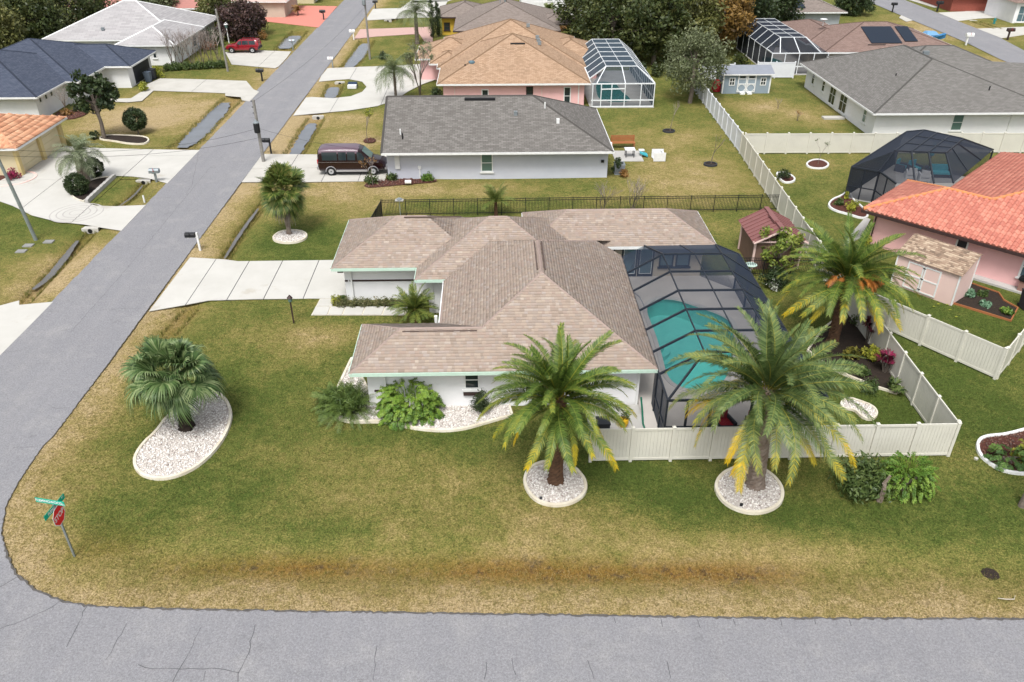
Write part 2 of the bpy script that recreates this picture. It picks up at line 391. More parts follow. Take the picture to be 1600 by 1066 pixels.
# swale centre lines (world), depth, half width
SW = [(GP([(148, 350), (95, 405), (62, 440), (30, 475)]), .42, .75), (GP([(226, 281), (205, 305), (176, 323)]), .4, .7),
      (GP([(365, 152), (330, 185), (300, 215), (276, 234)]), .32, 1.5), (GP([(412, 312), (375, 360), (346, 406)]), .42, .75),
      (GP([(494, 182), (480, 205), (452, 250)]), .34, 1.2), (GP([(524, 130), (514, 154)]), .3, 1.2),
      (GP([(574, 62), (560, 85), (541, 108)]), .32, 1.4), (GP([(468, 48), (440, 78)]), .3, 1.6), (GP([(297, 480), (262, 520)]), .2, .9),
      (GP([(250, 880), (400, 882), (700, 884), (1000, 889), (1300, 893), (1600, 888), (1900, 884)]), .22, 1.5),
      (GP([(608, 33), (640, 6)]), .3, 1.3), (GP([(1525, 34), (1560, 46)]), .3, 1.2)]
def seg_dist(X, Y, line):
    d = np.full(X.shape, 1e9)
    for (a, b) in zip(line[:-1], line[1:]):
        ax, ay, bx, by = a[0], a[1], b[0], b[1]; L = (bx - ax) ** 2 + (by - ay) ** 2
        t = np.clip(((X - ax) * (bx - ax) + (Y - ay) * (by - ay)) / L, 0, 1)
        d = np.minimum(d, np.hypot(X - ax - t * (bx - ax), Y - ay - t * (by - ay)))
    return d
EDGE_PX = [(47, 726), (65, 700), (25, 760), (10, 790), (2, 832), (12, 870), (25, 897), (55, 921), (96, 939), (137, 947), (240, 951), (400, 954), (600, 957), (800, 960), (1000, 963), (1200, 966), (1400, 967), (1600, 967)]
EDGE = [(-20.75, 300.), (-20.75, 60), (-20.7, 45), (-20.65, 36), (-20.7, 30)] + GP(sorted(EDGE_PX[:2], key=lambda p: p[1]) + EDGE_PX[2:]) + [(90., 18.2)]
def axis(lo, hi, st, far):
    a = list(np.arange(lo, hi + .01, st)); k = st; v = hi
    while v < far: k *= 1.5; v += k; a.append(v)
    k = st; v = lo
    while v > -far: k *= 1.5; v -= k; a.insert(0, v)
    return np.array(a)
def gridmesh():
    xs = axis(-50, 62, .42, 900); ys = axis(15, 128, .42, 900)
    X, Y = np.meshgrid(xs, ys)
    Z = .025 * np.sin(X * .31 + 1.3) * np.sin(Y * .27) - .03
    Z -= .02
    for line, dep, hw in SW:
        d = seg_dist(X, Y, line); Z -= dep * np.exp(-(d / hw) ** 2 * 1.6)
    inn = (X > 7.5) & (X < 14.9) & (Y > 29.1) & (Y < 44.4); Z[inn] = -1.9
    # colour mask: how dry the turf is
    dry = np.full(X.shape, .30)
    dr = seg_dist(X, Y, EDGE); dry += .62 * np.exp(-(dr / 2.3) ** 2)
    dl = seg_dist(X, Y, [(ROAD_L, 10), (ROAD_L, 300)]); dry += .35 * np.exp(-(dl / 2.2) ** 2)
    def blob(px, py, rx, ry, a):
        x, y = G(px, py); return a * np.exp(-(((X - x) / rx) ** 2 + ((Y - y) / ry) ** 2))
    for b in [(260, 170, 8, 9, .6), (200, 190, 6, 5, .4), (520, 290, 5, 5, .34), (560, 325, 5, 2, .3), (700, 295, 12, 2.2, .25), (1080, 270, 5, 6, .45), (1020, 300, 6, 4, .2), (1050, 215, 5, 4, .32),
              (560, 220, 4, 4, .6), (530, 185, 5, 3, .5), (440, 230, 2, 6, .3), (430, 105, 5, 6, .3), (1250, 180, 4, 4, .4), (1180, 165, 4, 3, .4), (1480, 45, 8, 10, .7), (1580, 105, 6, 8, .6),
              (840, 800, 5, 1.5, .22), (480, 700, 4, 2, .16), (640, 760, 6, 1.5, .2), (1000, 830, 7, 1.6, .25), (330, 660, 2, 3, .12), (430, 530, 2.5, 2.5, .28), (520, 525, 2, 1.2, .3), (1180, 860, 8, 1.2, .25),
              (1300, 260, 4, 3, .2), (1540, 720, 2, 1.5, .15), (640, 300, 8, 3, .18), (900, 290, 5, 2, -.15), (650, 320, 9, 1.5, -.2), (450, 395, 3, 3, -.1),
              (1050, 780, 2.5, 2, -.35), (930, 740, 3, 2, -.32), (1260, 810, 5, 1.3, -.28), (1450, 620, 5, 6, -.2), (1500, 560, 5, 6, -.15), (1540, 830, 6, 2, -.22), (400, 640, 3, 3, -.2), (330, 770, 3, 2, -.22), (640, 680, 6, .8, -.25),
              (480, 380, 4, 4, -.25), (330, 600, 2.5, 4, -.2), (40, 340, 6, 8, -.2), (1400, 600, 4, 5, -.3), (1450, 470, 6, 4, -.3), (1270, 330, 4, 6, -.1), (640, 70, 8, 10, .05), (30, 420, 4, 4, .3), (80, 430, 2, 5, .35)]:
        dry += blob(*b)
    # front swale: dead orange-brown turf
    d = seg_dist(X, Y, SW[9][0][:6]); rust = np.exp(-(d / .58) ** 2) * (.8 + .35 * np.sin(X * .55 + .6) * np.sin(X * .23 + 2.)) * 1.25 / (1 + np.exp((X - 12) * 1.2)) / (1 + np.exp((-12. - X) * .8))
    for b in [(1375, 893, 2.5, .5, .0), (160, 855, 1.6, .9, .35), (600, 915, 6, .6, .12)]: rust += blob(*b)
    for q, (line, dep, hw) in enumerate(SW):
        if q != 9: rust += .45 * np.exp(-(seg_dist(X, Y, line) / (hw * .62)) ** 2)
    bad = ~np.isfinite(dry); dry[bad] = .4
    V = np.stack([X, Y, Z], -1).reshape(-1, 3); nx, ny = len(xs), len(ys)
    i = np.arange(nx - 1)[None, :] + np.arange(ny - 1)[:, None] * nx
    F = np.stack([i, i + 1, i + nx + 1, i + nx], -1).reshape(-1, 4)
    me = npmesh('ground', V, F, smooth=True)
    for nm, arr in (('dry', np.clip(dry, 0, 1.1)), ('rust', np.clip(rust, 0, 1))):
        a = me.attributes.new(nm, 'FLOAT', 'POINT'); a.data.foreach_set('value', arr.ravel().astype(np.float32))
    return me, xs, ys, Z, dry, rust
def lawnmat():
    m, n, l, b = nodes('lawn')
    g = n.new('ShaderNodeNewGeometry').outputs['Position']
    A = n.new('ShaderNodeAttribute'); A.attribute_name = 'dry'; B = n.new('ShaderNodeAttribute'); B.attribute_name = 'rust'
    n1 = noise(n, l, .35, 6, g, .65); n2 = noise(n, l, 2.2, 5, g, .7); n3 = noise(n, l, 14, 4, g, .75); n4 = noise(n, l, 38, 3, g); n6 = noise(n, l, 6, 5, g, .8)
    f = mth(n, l, 'ADD', A.outputs['Fac'], mth(n, l, 'MULTIPLY', mth(n, l, 'SUBTRACT', n1.outputs[0], .5), 1.05))
    f = mth(n, l, 'ADD', f, mth(n, l, 'MULTIPLY', mth(n, l, 'SUBTRACT', n2.outputs[0], .5), .8))
    f = mth(n, l, 'ADD', f, mth(n, l, 'MULTIPLY', mth(n, l, 'SUBTRACT', n3.outputs[0], .5), 1.0))
    r = ramp(n, [(0, (.075, .108, .022)), (.25, (.132, .150, .036)), (.5, (.215, .195, .058)), (.78, (.325, .255, .105)), (1, (.43, .33, .18))]); l.new(f, r.inputs[0])
    rr = ramp(n, [(.3, (.11, .058, .012)), (.5, (.23, .12, .022)), (.66, (.07, .045, .028))]); l.new(n2.outputs[0], rr.inputs[0])
    c = mix(n, l, r.outputs[0], rr.outputs[0], mth(n, l, 'MULTIPLY', B.outputs['Fac'], mth(n, l, 'ADD', n2.outputs[0], .3)))
    v = ramp(n, [(.3, (.35, .35, .35)), (.6, (1.15, 1.15, 1.15))]); l.new(n3.outputs[0], v.inputs[0])
    c = mix(n, l, c, v.outputs[0], .85, 'MULTIPLY')
    v2 = ramp(n, [(.3, (.6, .6, .6)), (.65, (1.15, 1.15, 1.15))]); l.new(n4.outputs[0], v2.inputs[0])
    c = mix(n, l, c, v2.outputs[0], .6, 'MULTIPLY')
    v3 = ramp(n, [(.34, (.45, .43, .42)), (.5, (1.05, 1.05, 1.05))]); l.new(n6.outputs[0], v3.inputs[0]); c = mix(n, l, c, v3.outputs[0], .75, 'MULTIPLY')
    l.new(c, b.inputs['Base Color']); b.inputs['Roughness'].default_value = .95; b.inputs['Specular IOR Level'].default_value = .1
    bump(n, l, b, mth(n, l, 'ADD', n3.outputs[0], mth(n, l, 'MULTIPLY', n4.outputs[0], .5)), .8, .06)
    return m
gme, GXS, GYS, GZ, GDRY, GRUST = gridmesh()
LAWN = lawnmat()
ground = link('ground', gme, LAWN); ground['kind'] = 'structure'
def gz(x, y):
    i = min(max(int(np.searchsorted(GXS, x)) - 1, 0), len(GXS) - 2); j = min(max(int(np.searchsorted(GYS, y)) - 1, 0), len(GYS) - 2)
    tx = (x - GXS[i]) / (GXS[i + 1] - GXS[i]); ty = (y - GYS[j]) / (GYS[j + 1] - GYS[j])
    return float((GZ[j, i] * (1 - tx) + GZ[j, i + 1] * tx) * (1 - ty) + (GZ[j + 1, i] * (1 - tx) + GZ[j + 1, i + 1] * tx) * ty)
# ------------------------------------------------------------------ roads
def asphalt():
    m, n, l, b = nodes('worn_asphalt')
    g = n.new('ShaderNodeNewGeometry').outputs['Position']
    n1 = noise(n, l, .25, 5, g); n2 = noise(n, l, 3, 4, g); n3 = noise(n, l, 45, 3, g, .7)
    mp = n.new('ShaderNodeMapping'); l.new(g, mp.inputs[0]); mp.inputs['Scale'].default_value = (1.1, .05, 1)
    n5 = noise(n, l, 1., 4, mp.outputs[0])
    c = mix(n, l, (.245, .245, .26), (.185, .185, .2), n1.outputs[0])
    c = mix(n, l, c, (.29, .29, .30), mth(n, l, 'MULTIPLY', n2.outputs[0], .45))
    r5 = ramp(n, [(.42, (0, 0, 0)), (.7, (1, 1, 1))]); l.new(n5.outputs[0], r5.inputs[0])
    c = mix(n, l, c, (.29, .285, .29), mth(n, l, 'MULTIPLY', r5.outputs[0], .3))
    n7 = noise(n, l, .5, 7, g, .75); r7 = ramp(n, [(.5, (0, 0, 0)), (.66, (1, 1, 1))]); l.new(n7.outputs[0], r7.inputs[0]); c = mix(n, l, c, (.34, .335, .33), mth(n, l, 'MULTIPLY', r7.outputs[0], .4))
    n8 = noise(n, l, .8, 6, g, .7); r8 = ramp(n, [(.60, (0, 0, 0)), (.72, (1, 1, 1))]); l.new(n8.outputs[0], r8.inputs[0]); c = mix(n, l, c, (.12, .12, .125), mth(n, l, 'MULTIPLY', r8.outputs[0], .35))
    n9 = noise(n, l, 13, 4, g, .8); v9 = ramp(n, [(.32, (.72, .72, .72)), (.66, (1.16, 1.16, 1.16))]); l.new(n9.outputs[0], v9.inputs[0]); c = mix(n, l, c, v9.outputs[0], 1., 'MULTIPLY')
    v = ramp(n, [(.3, (.5, .5, .5)), (.68, (1.3, 1.3, 1.3))]); l.new(n3.outputs[0], v.inputs[0])
    c = mix(n, l, c, v.outputs[0], .6, 'MULTIPLY')
    l.new(c, b.inputs['Base Color']); b.inputs['Roughness'].default_value = .88; b.inputs['Specular IOR Level'].default_value = .25
    bump(n, l, b, n3.outputs[0], .5, .015); return m
ASPH = asphalt()
CRACK = pm('crack', (.10, .10, .105), None, 5, .95); EDGEM = pm('broken_edge_shadow', (.12, .112, .105), (.07, .066, .062), 6, .95, .8, 40)  # edge colour: crumbled asphalt, darkened to carry the shadow line along it
def jag(line, step, amp, seed):
    r = random.Random(seed); out = []
    for a, b in zip(line[:-1], line[1:]):
        L = math.hypot(b[0] - a[0], b[1] - a[1]); k = max(1, min(400, int(L / step)))
        for i in range(k):
            t = i / k; out.append((a[0] + (b[0] - a[0]) * t + r.uniform(-amp, amp), a[1] + (b[1] - a[1]) * t + r.uniform(-amp, amp)))
    out.append(line[-1]); return out
e1 = jag([(p[0], p[1]) for p in EDGE], .12, .026, 3)
poly = [(ROAD_L, 300.)] + jag([(ROAD_L, 140.), (ROAD_L - .05, 37), (ROAD_L, 21)], .5, .04, 5) + [(-30, 18.6), (-90, 18.4), (-90, 12.4), (90, 12.2)] + e1[::-1]
road = sheet('road', poly, .012, ASPH)
# dark strip along the turf: broken asphalt rim with its shadow line painted in
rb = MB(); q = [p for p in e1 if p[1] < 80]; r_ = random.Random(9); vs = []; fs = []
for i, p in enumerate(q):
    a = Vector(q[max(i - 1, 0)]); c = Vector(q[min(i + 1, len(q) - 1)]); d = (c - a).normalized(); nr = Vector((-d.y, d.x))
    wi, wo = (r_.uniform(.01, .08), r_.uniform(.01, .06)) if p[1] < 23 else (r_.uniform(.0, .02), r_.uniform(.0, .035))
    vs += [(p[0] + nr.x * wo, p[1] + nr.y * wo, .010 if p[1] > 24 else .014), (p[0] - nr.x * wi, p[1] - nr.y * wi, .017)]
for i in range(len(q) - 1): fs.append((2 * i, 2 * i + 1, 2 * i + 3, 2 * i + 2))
rb.add(vs, fs).build('road_edge_shadow', EDGEM, road)
def crack(pts, w=.022, seed=0):
    pts = jag(GP(pts), .22, .035, seed); b = MB(); r = random.Random(seed); vs = []; fs = []
    for i, p in enumerate(pts):
        a = Vector(pts[max(i - 1, 0)]); c = Vector(pts[min(i + 1, len(pts) - 1)]); d = (c - a).normalized(); nr = Vector((-d.y, d.x)) * w * r.uniform(.3, .8)
        vs += [(p[0] + nr.x, p[1] + nr.y, .0165), (p[0] - nr.x, p[1] - nr.y, .0165)]
    for i in range(len(pts) - 1): fs.append((2 * i, 2 * i + 1, 2 * i + 3, 2 * i + 2))
    b.add(vs, fs).build('crack', CRACK, road)
for i, c in enumerate([[(25, 903), (0, 918)], [(95, 940), (70, 955), (35, 970), (0, 983)], [(135, 948), (120, 980), (104, 1012)], [(199, 975), (180, 1008), (165, 1032)], [(315, 980), (300, 1010), (285, 1040), (270, 1066)],
                       [(398, 978), (388, 1020), (374, 1052), (372, 1066)], [(215, 1040), (240, 1046), (283, 1046), (340, 1045), (374, 1052)], [(322, 1048), (318, 1064)], [(590, 1010), (585, 1040), (583, 1064)], [(800, 1028), (806, 1055)], [(918, 1032), (928, 1062)],
                       [(760, 1035), (757, 1062)], [(959, 965), (962, 974)], [(1033, 965), (1035, 980)], [(1090, 967), (1094, 982)], [(1144, 967), (1150, 980)], [(1220, 968), (1222, 980)], [(1273, 968), (1274, 976)], [(1328, 969), (1330, 979)], [(1042, 1035), (1048, 1060)],
                       [(2, 552), (35, 548)], [(75, 487), (90, 487)], [(20, 700), (60, 698)], [(80, 638), (108, 638)], [(175, 383), (183, 383)], [(245, 310), (268, 309)], [(160, 484), (230, 482)], [(310, 240), (300, 290), (290, 305)], [(250, 285), (215, 330), (195, 355)], [(330, 260), (260, 345), (190, 430), (110, 520)]]):
    crack(c, .02 if i < 20 else .014, i)
RR_L = GP([(1380, 8), (1426, 32), (1475, 52), (1506, 65), (1561, 92), (1599, 108), (1650, 135)]); RR_R = GP([(1395, -8), (1416, 1), (1444, 12), (1464, 20), (1496, 33), (1527, 45), (1564, 60), (1600, 79), (1660, 108)])
RR_L = [(RR_L[1][0] + 3, 260)] + RR_L[1:]; RR_R = [(RR_R[1][0] + 5, 260)] + RR_R[1:]
sheet('road', RR_L + RR_R[::-1], .012, ASPH)
# ------------------------------------------------------------------ ditch water
for i, (pts, w) in enumerate([([(120, 372), (95, 405), (75, 430), (50, 448)], .24), ([(222, 286), (208, 303), (180, 322)], .1), ([(352, 158), (330, 185), (305, 211), (284, 228)], 1.0), ([(403, 322), (375, 360), (350, 400)], .13),
                              ([(488, 190), (480, 205), (456, 244)], .62), ([(522, 134), (515, 151)], .8), ([(572, 66), (560, 85), (544, 104)], .95), ([(462, 54), (444, 74)], 1.3)]):
    L = smooth_poly(GP(pts), 4, False); r = random.Random(i); a = []; b = []
    for k, p in enumerate(L):
        u = L[max(k - 1, 0)]; v = L[min(k + 1, len(L) - 1)]; d = Vector((v[0] - u[0], v[1] - u[1])).normalized(); t = k / (len(L) - 1); ww = 1.0 * w * (.35 + .75 * math.sin(math.pi * min(max(t, .08), .92))) 
        a.append((p[0] - d.y * ww * r.uniform(.7, 1.15), p[1] + d.x * ww * r.uniform(.7, 1.15))); b.append((p[0] + d.y * ww * r.uniform(.8, 1.1), p[1] - d.x * ww * r.uniform(.8, 1.1)))
    sheet('ditch_water', a + b[::-1], -.2 if w < .5 else -.175, DITCHD if w < .5 else DITCHW)
# ------------------------------------------------------------------ pavements
def drive(name, poly, mat, cx=(), cy=(), z=.03, gap=.026):
    """concrete slabs with open joints on a dark base"""
    base = sheet(name, poly, .008, CRACK)
    xs = [-1e4] + list(cx) + [1e4]; ys = [-1e4] + list(cy) + [1e4]
    for i in range(len(xs) - 1):
        for j in range(len(ys) - 1):
            p = ccw(poly)
            for (a, b, c) in ((1, 0, xs[i] + gap), (-1, 0, -xs[i + 1] + gap), (0, 1, ys[j] + gap), (0, -1, -ys[j + 1] + gap)):
                if p: p = clip(p, a, b, c)
            if len(p) > 2: MB().prism(p, .0, z + .002 * ((i * 7 + j * 3) % 4)).build('slab', mat, base, tri=True)
    return base
drive('driveway', GP([(233, 487), (264, 446), (297, 403), (350, 406), (372, 409), (521, 407)]) + [(-9.15, 48.3), (-9.15, 43.0)] + GP([(521, 467), (487, 467), (400, 468), (327, 470), (290, 477)]), CONCW, (-18.6, -16.3, -14.1, -11.7))
drive('driveway', [(-20.72, 63.1), (-15, 63.0), (-9.0, 63.1), (-9.0, 69.6), (-15, 69.9), (-20.72, 70.2)], CONC, (-17.5, -14.2, -11.2), (66.4,))
out = GP([(458, 181), (478, 153), (487, 152), (520, 154), (548, 151), (566, 144), (573, 136), (566, 128), (545, 124), (528, 125), (498, 128), (502, 119), (512, 107), (560, 105), (620, 103), (700, 98), (700, 118), (660, 132), (640, 142), (618, 156), (590, 166), (545, 173)])
drive('driveway', out, CONCW, (-17., -12.))
sheet('driveway', GP([(553, 61), (563, 46), (620, 44), (676, 42), (676, 66), (664, 66), (655, 53), (590, 57)]), .02, PINKPAVE, th=.05)
sheet('driveway', GP([(571, 32), (583, 14), (626, 13), (642, 1), (700, 1), (686, 27), (640, 28)]), .02, CONCW, th=.05)
sheet('driveway', GP([(640, 5), (655, -8), (730, -8), (700, 2)]), .02, CONCW, th=.05)
drive('driveway', GP([(-40, 340), (0, 315), (20, 322), (50, 337), (90, 347), (130, 351), (158, 356), (190, 361), (210, 340), (228, 321), (180, 323), (150, 322), (125, 315), (109, 304), (112, 294), (145, 280), (176, 275), (205, 276), (232, 279), (262, 287), (290, 258), (312, 235), (240, 234), (157, 232), (100, 229), (60, 255), (0, 283), (-40, 290)]), CONCW, (-36., -31.), (64., 70.))
drive('driveway', GP([(250, 123), (300, 124), (385, 127), (396, 140), (405, 144), (390, 159), (378, 157), (376, 152), (352, 150), (352, 146), (300, 144), (240, 142), (222, 158), (200, 160), (170, 159), (172, 155), (205, 154), (222, 143), (228, 133)]), CONC, (-34,))
drive('driveway', GP([(352, 82), (405, 79), (455, 81), (448, 91), (436, 104), (430, 107), (395, 104), (362, 101)]), CONC, (-29.5,))
sheet('driveway', GP([(402, 32), (400, 10), (470, 9), (527, 10), (514, 25), (498, 43), (470, 40)]), .02, REDPAVE, th=.05)
sheet('driveway', GP([(-60, 478), (0, 478), (30, 470), (30, 477), (83, 472), (40, 516), (0, 556), (-60, 610)]), .02, CONCW, th=.05)
# right-hand street
sheet('driveway', GP([(1417, -1), (1460, 12), (1490, 8), (1500, -6), (1430, -6)]), .02, CONCW, th=.05)
sheet('driveway', GP([(1465, 20), (1497, 33), (1530, 29), (1600, 26), (1640, 24), (1640, 12), (1590, 13), (1560, 5), (1530, 3), (1518, 12), (1508, 18)]), .02, CONCW, th=.05)
sheet('driveway', GP([(1527, 45), (1565, 60), (1610, 53), (1650, 48), (1650, 40), (1600, 42)]), .02, CONC, th=.05)
sheet('driveway', GP([(1408, 24), (1426, 32), (1416, 34), (1405, 28)]), .02, CONC, th=.05)
sheet('driveway', GP([(1545, 125), (1600, 108), (1660, 130), (1660, 150), (1600, 146)]), .02, CONC, th=.05)
# stepping-slab walk beside the garage
walk = sheet('footpath', GP([(486, 493), (500, 467), (523, 467), (519, 480), (640, 480), (634, 493)]), .006, CURBW)
xs = [487, 512, 535, 566, 597, 632]
for i in range(5):
    a, b = xs[i], xs[i + 1]; top = 480 if i else 480
    MB().prism(ccw(GP([(a + 1, 492.5), (b - 1, 492.5), (b + 5 - 1, top), (a + 6, top)])), 0, .045 + .004 * (i % 2)).build('slab', CONCW, walk, tri=True)
MB().prism(ccw(GP([(495, 479), (519, 479), (523, 468), (501, 468)])), 0, .045).build('slab', CONCW, walk, tri=True)
sheet('footpath', GP([(1360, 343), (1345, 372), (1318, 384), (1330, 365), (1352, 340)]), .02, CONCG, th=.05)
# culvert head walls where drives cross the ditches
for (px, py, ang) in [(141, 356, .6), (224, 281, .6), (497, 181, .3), (531, 128, .2), (606, 31, .2), (596, 32, .3)][:5] + [(1521, 32, .3)]:
    x, y = G(px, py); c = MB(); s = 1 if py not in (356, 181, 31) else -1
    c.prism([(x - .6, y - .15), (x + .6, y - .15), (x + .5, y + .3), (x - .5, y + .3)], -.4, -.015)
    o = c.build('culvert', CONC, None, (x, y, 0)); tag(o, None, 'culvert', None)
    o['label'] = {356: 'concrete culvert end under the orange-roofed house drive by the grassy ditch', 281: 'concrete culvert end below the drive beside the grey post mailbox', 181: 'concrete culvert end under the curved white drive, ditch towards the van',
                  128: 'concrete culvert end at the oval turf island in the curved drive', 31: 'concrete culvert end at the far white drive by the dark post', 32: 'concrete culvert end on the far right-hand street'}[py]
    d = MB(); yy = y - .16 if py in (356, 181, 31) else y - .16
    d.tube([(x, yy + .05, -.2), (x, yy - .012, -.2)], .17, 10); d.build('pipe_mouth', BLACK, o)
x, y = G(1551, 889); dr = MB(); zg = gz(x, y)
dr.lathe((x, y, zg - .05), [(.40, .02), (.3, .07), (.15, .085), (.02, .09)], 9)
tag(dr.build('culvert', SOIL, None, (x, y, zg)), 'dark open drain pipe in the turf ditch by the front road', 'drain')
# ------------------------------------------------------------------ planting beds of white stones
STONE = rndmat('white_stone', [(0, (.26, .21, .19)), (.22, (.62, .58, .53)), (.5, (.8, .77, .73)), (1, (.88, .86, .83))], .85, .3, 40, blotch=.1)
REDST = rndmat('red_chip', [(0, (.05, .02, .016)), (.6, (.13, .05, .035)), (1, (.22, .1, .06))], .95, .3, 40, blotch=.1)
ICO = np.array([(0, 0, 1), (.9, 0, .1), (0, .9, 0), (-.9, 0, -.1), (0, -.9, .1), (0, 0, -1)]); ICF = np.array([(0, 1, 2), (0, 2, 3), (0, 3, 4), (0, 4, 1), (5, 2, 1), (5, 3, 2), (5, 4, 3), (5, 1, 4)])
def inpoly(P, poly):
    x, y = P[:, 0], P[:, 1]; c = np.zeros(len(P), bool); n = len(poly)
    for i in range(n):
        x1, y1 = poly[i][:2]; x2, y2 = poly[i - 1][:2]
        if y1 == y2: continue
        c ^= ((y1 > y) != (y2 > y)) & (x < (x2 - x1) * (y - y1) / (y2 - y1) + x1)
    return c
def stones(name, poly, mat, dens, size, z, parent, seed=1):
    g = np.random.default_rng(seed); a = np.array([p[:2] for p in poly]); lo, hi = a.min(0), a.max(0)
    n = int(dens * np.prod(hi - lo)); P = lo + g.random((n, 2)) * (hi - lo); P = P[inpoly(P, poly)]; n = len(P)
    s = size * (.5 + g.random(n)); rot = g.random(n) * 6.28; sq = .6 + .8 * g.random((n, 3))
    v = ICO[None] * sq[:, None] * s[:, None, None]; c, si = np.cos(rot)[:, None], np.sin(rot)[:, None]
    vx = v[:, :, 0] * c - v[:, :, 1] * si; vy = v[:, :, 0] * si + v[:, :, 1] * c; vz = v[:, :, 2] * .7
    base = WL[parent.name]
    V = np.stack([vx + P[:, 0:1] - base.x, vy + P[:, 1:2] - base.y, vz + z - base.z + .4 * s[:, None]], -1).reshape(-1, 3)
    F = (ICF[None] + 6 * np.arange(n)[:, None, None]).reshape(-1, 3)
    o = link(name, npmesh(name, V, F, np.repeat(g.random(n), 8)), mat, parent); o['kind'] = 'stuff'; return o
def bed(name, label, poly, edge=.16, fill='stone', dens=230, size=.04, edgemat=None, closed=True, seed=1, zt=.09):
    p = ccw(poly); cx = sum(q[0] for q in p) / len(p); cy = sum(q[1] for q in p) / len(p)
    t = thing(name, label, 'garden bed', (cx, cy, 0))
    MB().poly([(q[0], q[1], .02) for q in p]).build('bed_base', {'stone': pm('stone_base', (.58, .54, .5), (.4, .35, .32), 8, .95, .6, 30), 'mulch': MULCH, 'soil': SOIL}[fill], t, tri=True)
    if edge: curb(p, edge, zt, closed).build('edging', edgemat or CURBW, t)
    if dens and fill != 'soil': stones('gravel' if fill == 'stone' else 'mulch_chips', p, STONE if fill == 'stone' else REDST, dens, size, .02, t, seed)
    return t
bed('stone_bed', 'kidney-shaped bed of white stones round the bushy fan palm', smooth_poly(GP([(318, 612), (345, 614), (362, 640), (358, 668), (340, 700), (305, 733), (260, 750), (222, 745), (207, 722), (222, 695), (245, 675), (262, 650), (285, 638), (303, 628)]), 2), seed=2)
bed('stone_bed', 'round white stone bed at the foot of the stout brown date palm', smooth_poly(GP([(817, 752), (828, 730), (850, 722), (875, 720), (900, 732), (917, 755), (912, 775), (890, 788), (860, 791), (832, 780)]), 2), seed=3)
bed('stone_bed', 'round white stone bed at the foot of the leaning date palm', smooth_poly(GP([(1116, 762), (1126, 742), (1150, 730), (1180, 728), (1207, 742), (1224, 765), (1220, 788), (1195, 801), (1165, 802), (1132, 788)]), 2), seed=4)
bed('stone_bed', 'small oval stone ring under the shaggy sabal palm', smooth_poly(GP([(426, 371), (436, 363), (452, 360), (470, 361), (481, 367), (476, 375), (460, 380), (440, 380), (429, 377)]), 2), .12, seed=5)
pf = smooth_poly(GP([(550, 560), (538, 585), (524, 615), (519, 640), (527, 654), (548, 660), (580, 659), (604, 659), (622, 664), (650, 670), (690, 674), (725, 671), (752, 663), (780, 655), (800, 650)]), 2, False) + [(.6, 32.0), (-6.0, 32.0)]
bed('stone_bed', 'long curved stone bed along the white front wall', pf, seed=6)
bed('stone_bed', 'small white stone bed on the fenced back lawn', smooth_poly(GP([(1312, 630), (1325, 622), (1345, 628), (1365, 636), (1372, 648), (1362, 657), (1348, 654), (1335, 640), (1318, 640)]), 2), .1, seed=7)
bed('mulch_bed', 'dark planting bed inside the cream vinyl fence corner', GP([(1262, 548), (1285, 515), (1318, 490), (1352, 482), (1366, 500), (1384, 535), (1402, 575), (1417, 606), (1400, 615), (1372, 606), (1335, 592), (1295, 575)]), .12, 'soil', 60, .05, seed=8)
bed('mulch_bed', 'red mulch bed with white curb and leafy plants beyond the fence corner', smooth_poly(GP([(1527, 690), (1540, 682), (1570, 680), (1600, 672), (1650, 660), (1680, 700), (1650, 745), (1600, 741), (1570, 738), (1545, 725), (1528, 708)]), 2), .16, 'mulch', 60, .05, WTRIM, seed=9)
bed('mulch_bed', 'round mulch ring with white curb and a thin sapling', smooth_poly(GP([(1259, 256), (1270, 250), (1285, 250), (1296, 257), (1290, 263), (1278, 264), (1264, 262)]), 2), .15, 'mulch', 0, .05, WTRIM)
bed('mulch_bed', 'half-round mulch bed with white curb against the long vinyl fence', smooth_poly(GP([(1211, 270), (1225, 270), (1238, 275), (1243, 282), (1234, 286), (1222, 285)]), 2), .15, 'mulch', 0, .05, WTRIM)
bed('mulch_bed', 'wavy white-curbed mulch bed beside the dark pool cage', smooth_poly(GP([(1326, 297), (1316, 306), (1300, 312), (1293, 322), (1305, 330), (1325, 335), (1350, 343), (1358, 336), (1345, 322), (1332, 312)]), 2), .15, 'mulch', 0, .05, WTRIM)
bed('mulch_bed', 'reddish mulch bed under the lavender house corner', smooth_poly(GP([(567, 290), (585, 282), (610, 280), (680, 280), (683, 285), (640, 288), (600, 292), (575, 294)]), 1), 0, 'mulch', 40, .06)
bed('mulch_bed', 'vegetable plot of dark soil beside the pale pink shed', GP([(1488, 474), (1513, 442), (1560, 458), (1568, 470), (1590, 482), (1579, 502), (1540, 490)]), .1, 'soil', 60, .05, ORANGEWOOD)
bed('mulch_bed', 'round mulched bed by the yellow garage wall with a red plant', smooth_poly(GP([(-20, 292), (0, 292), (35, 288), (58, 278), (55, 270), (30, 268), (0, 272), (-20, 276)]), 2), .2, 'mulch', 0, .05, PALEPINK)
bed('mulch_bed', 'drive island bed of dark soil with clipped balls and a palm', smooth_poly(GP([(110, 303), (118, 312), (135, 316), (178, 278), (160, 277), (135, 284), (114, 292)]), 1), .16, 'soil', 30, .06)
bed('mulch_bed', 'curving bed with pale curb under the round clipped tree', smooth_poly(GP([(152, 218), (180, 221), (200, 225), (225, 226), (234, 220), (228, 214), (200, 212), (165, 211)]), 2), .16, 'soil', 30, .06)
bed('mulch_bed', 'dark bed along the white wall of the slate-roofed house', smooth_poly(GP([(84, 176), (110, 172), (140, 172), (135, 180), (108, 188), (90, 184)]), 1), 0, 'mulch', 30, .06)
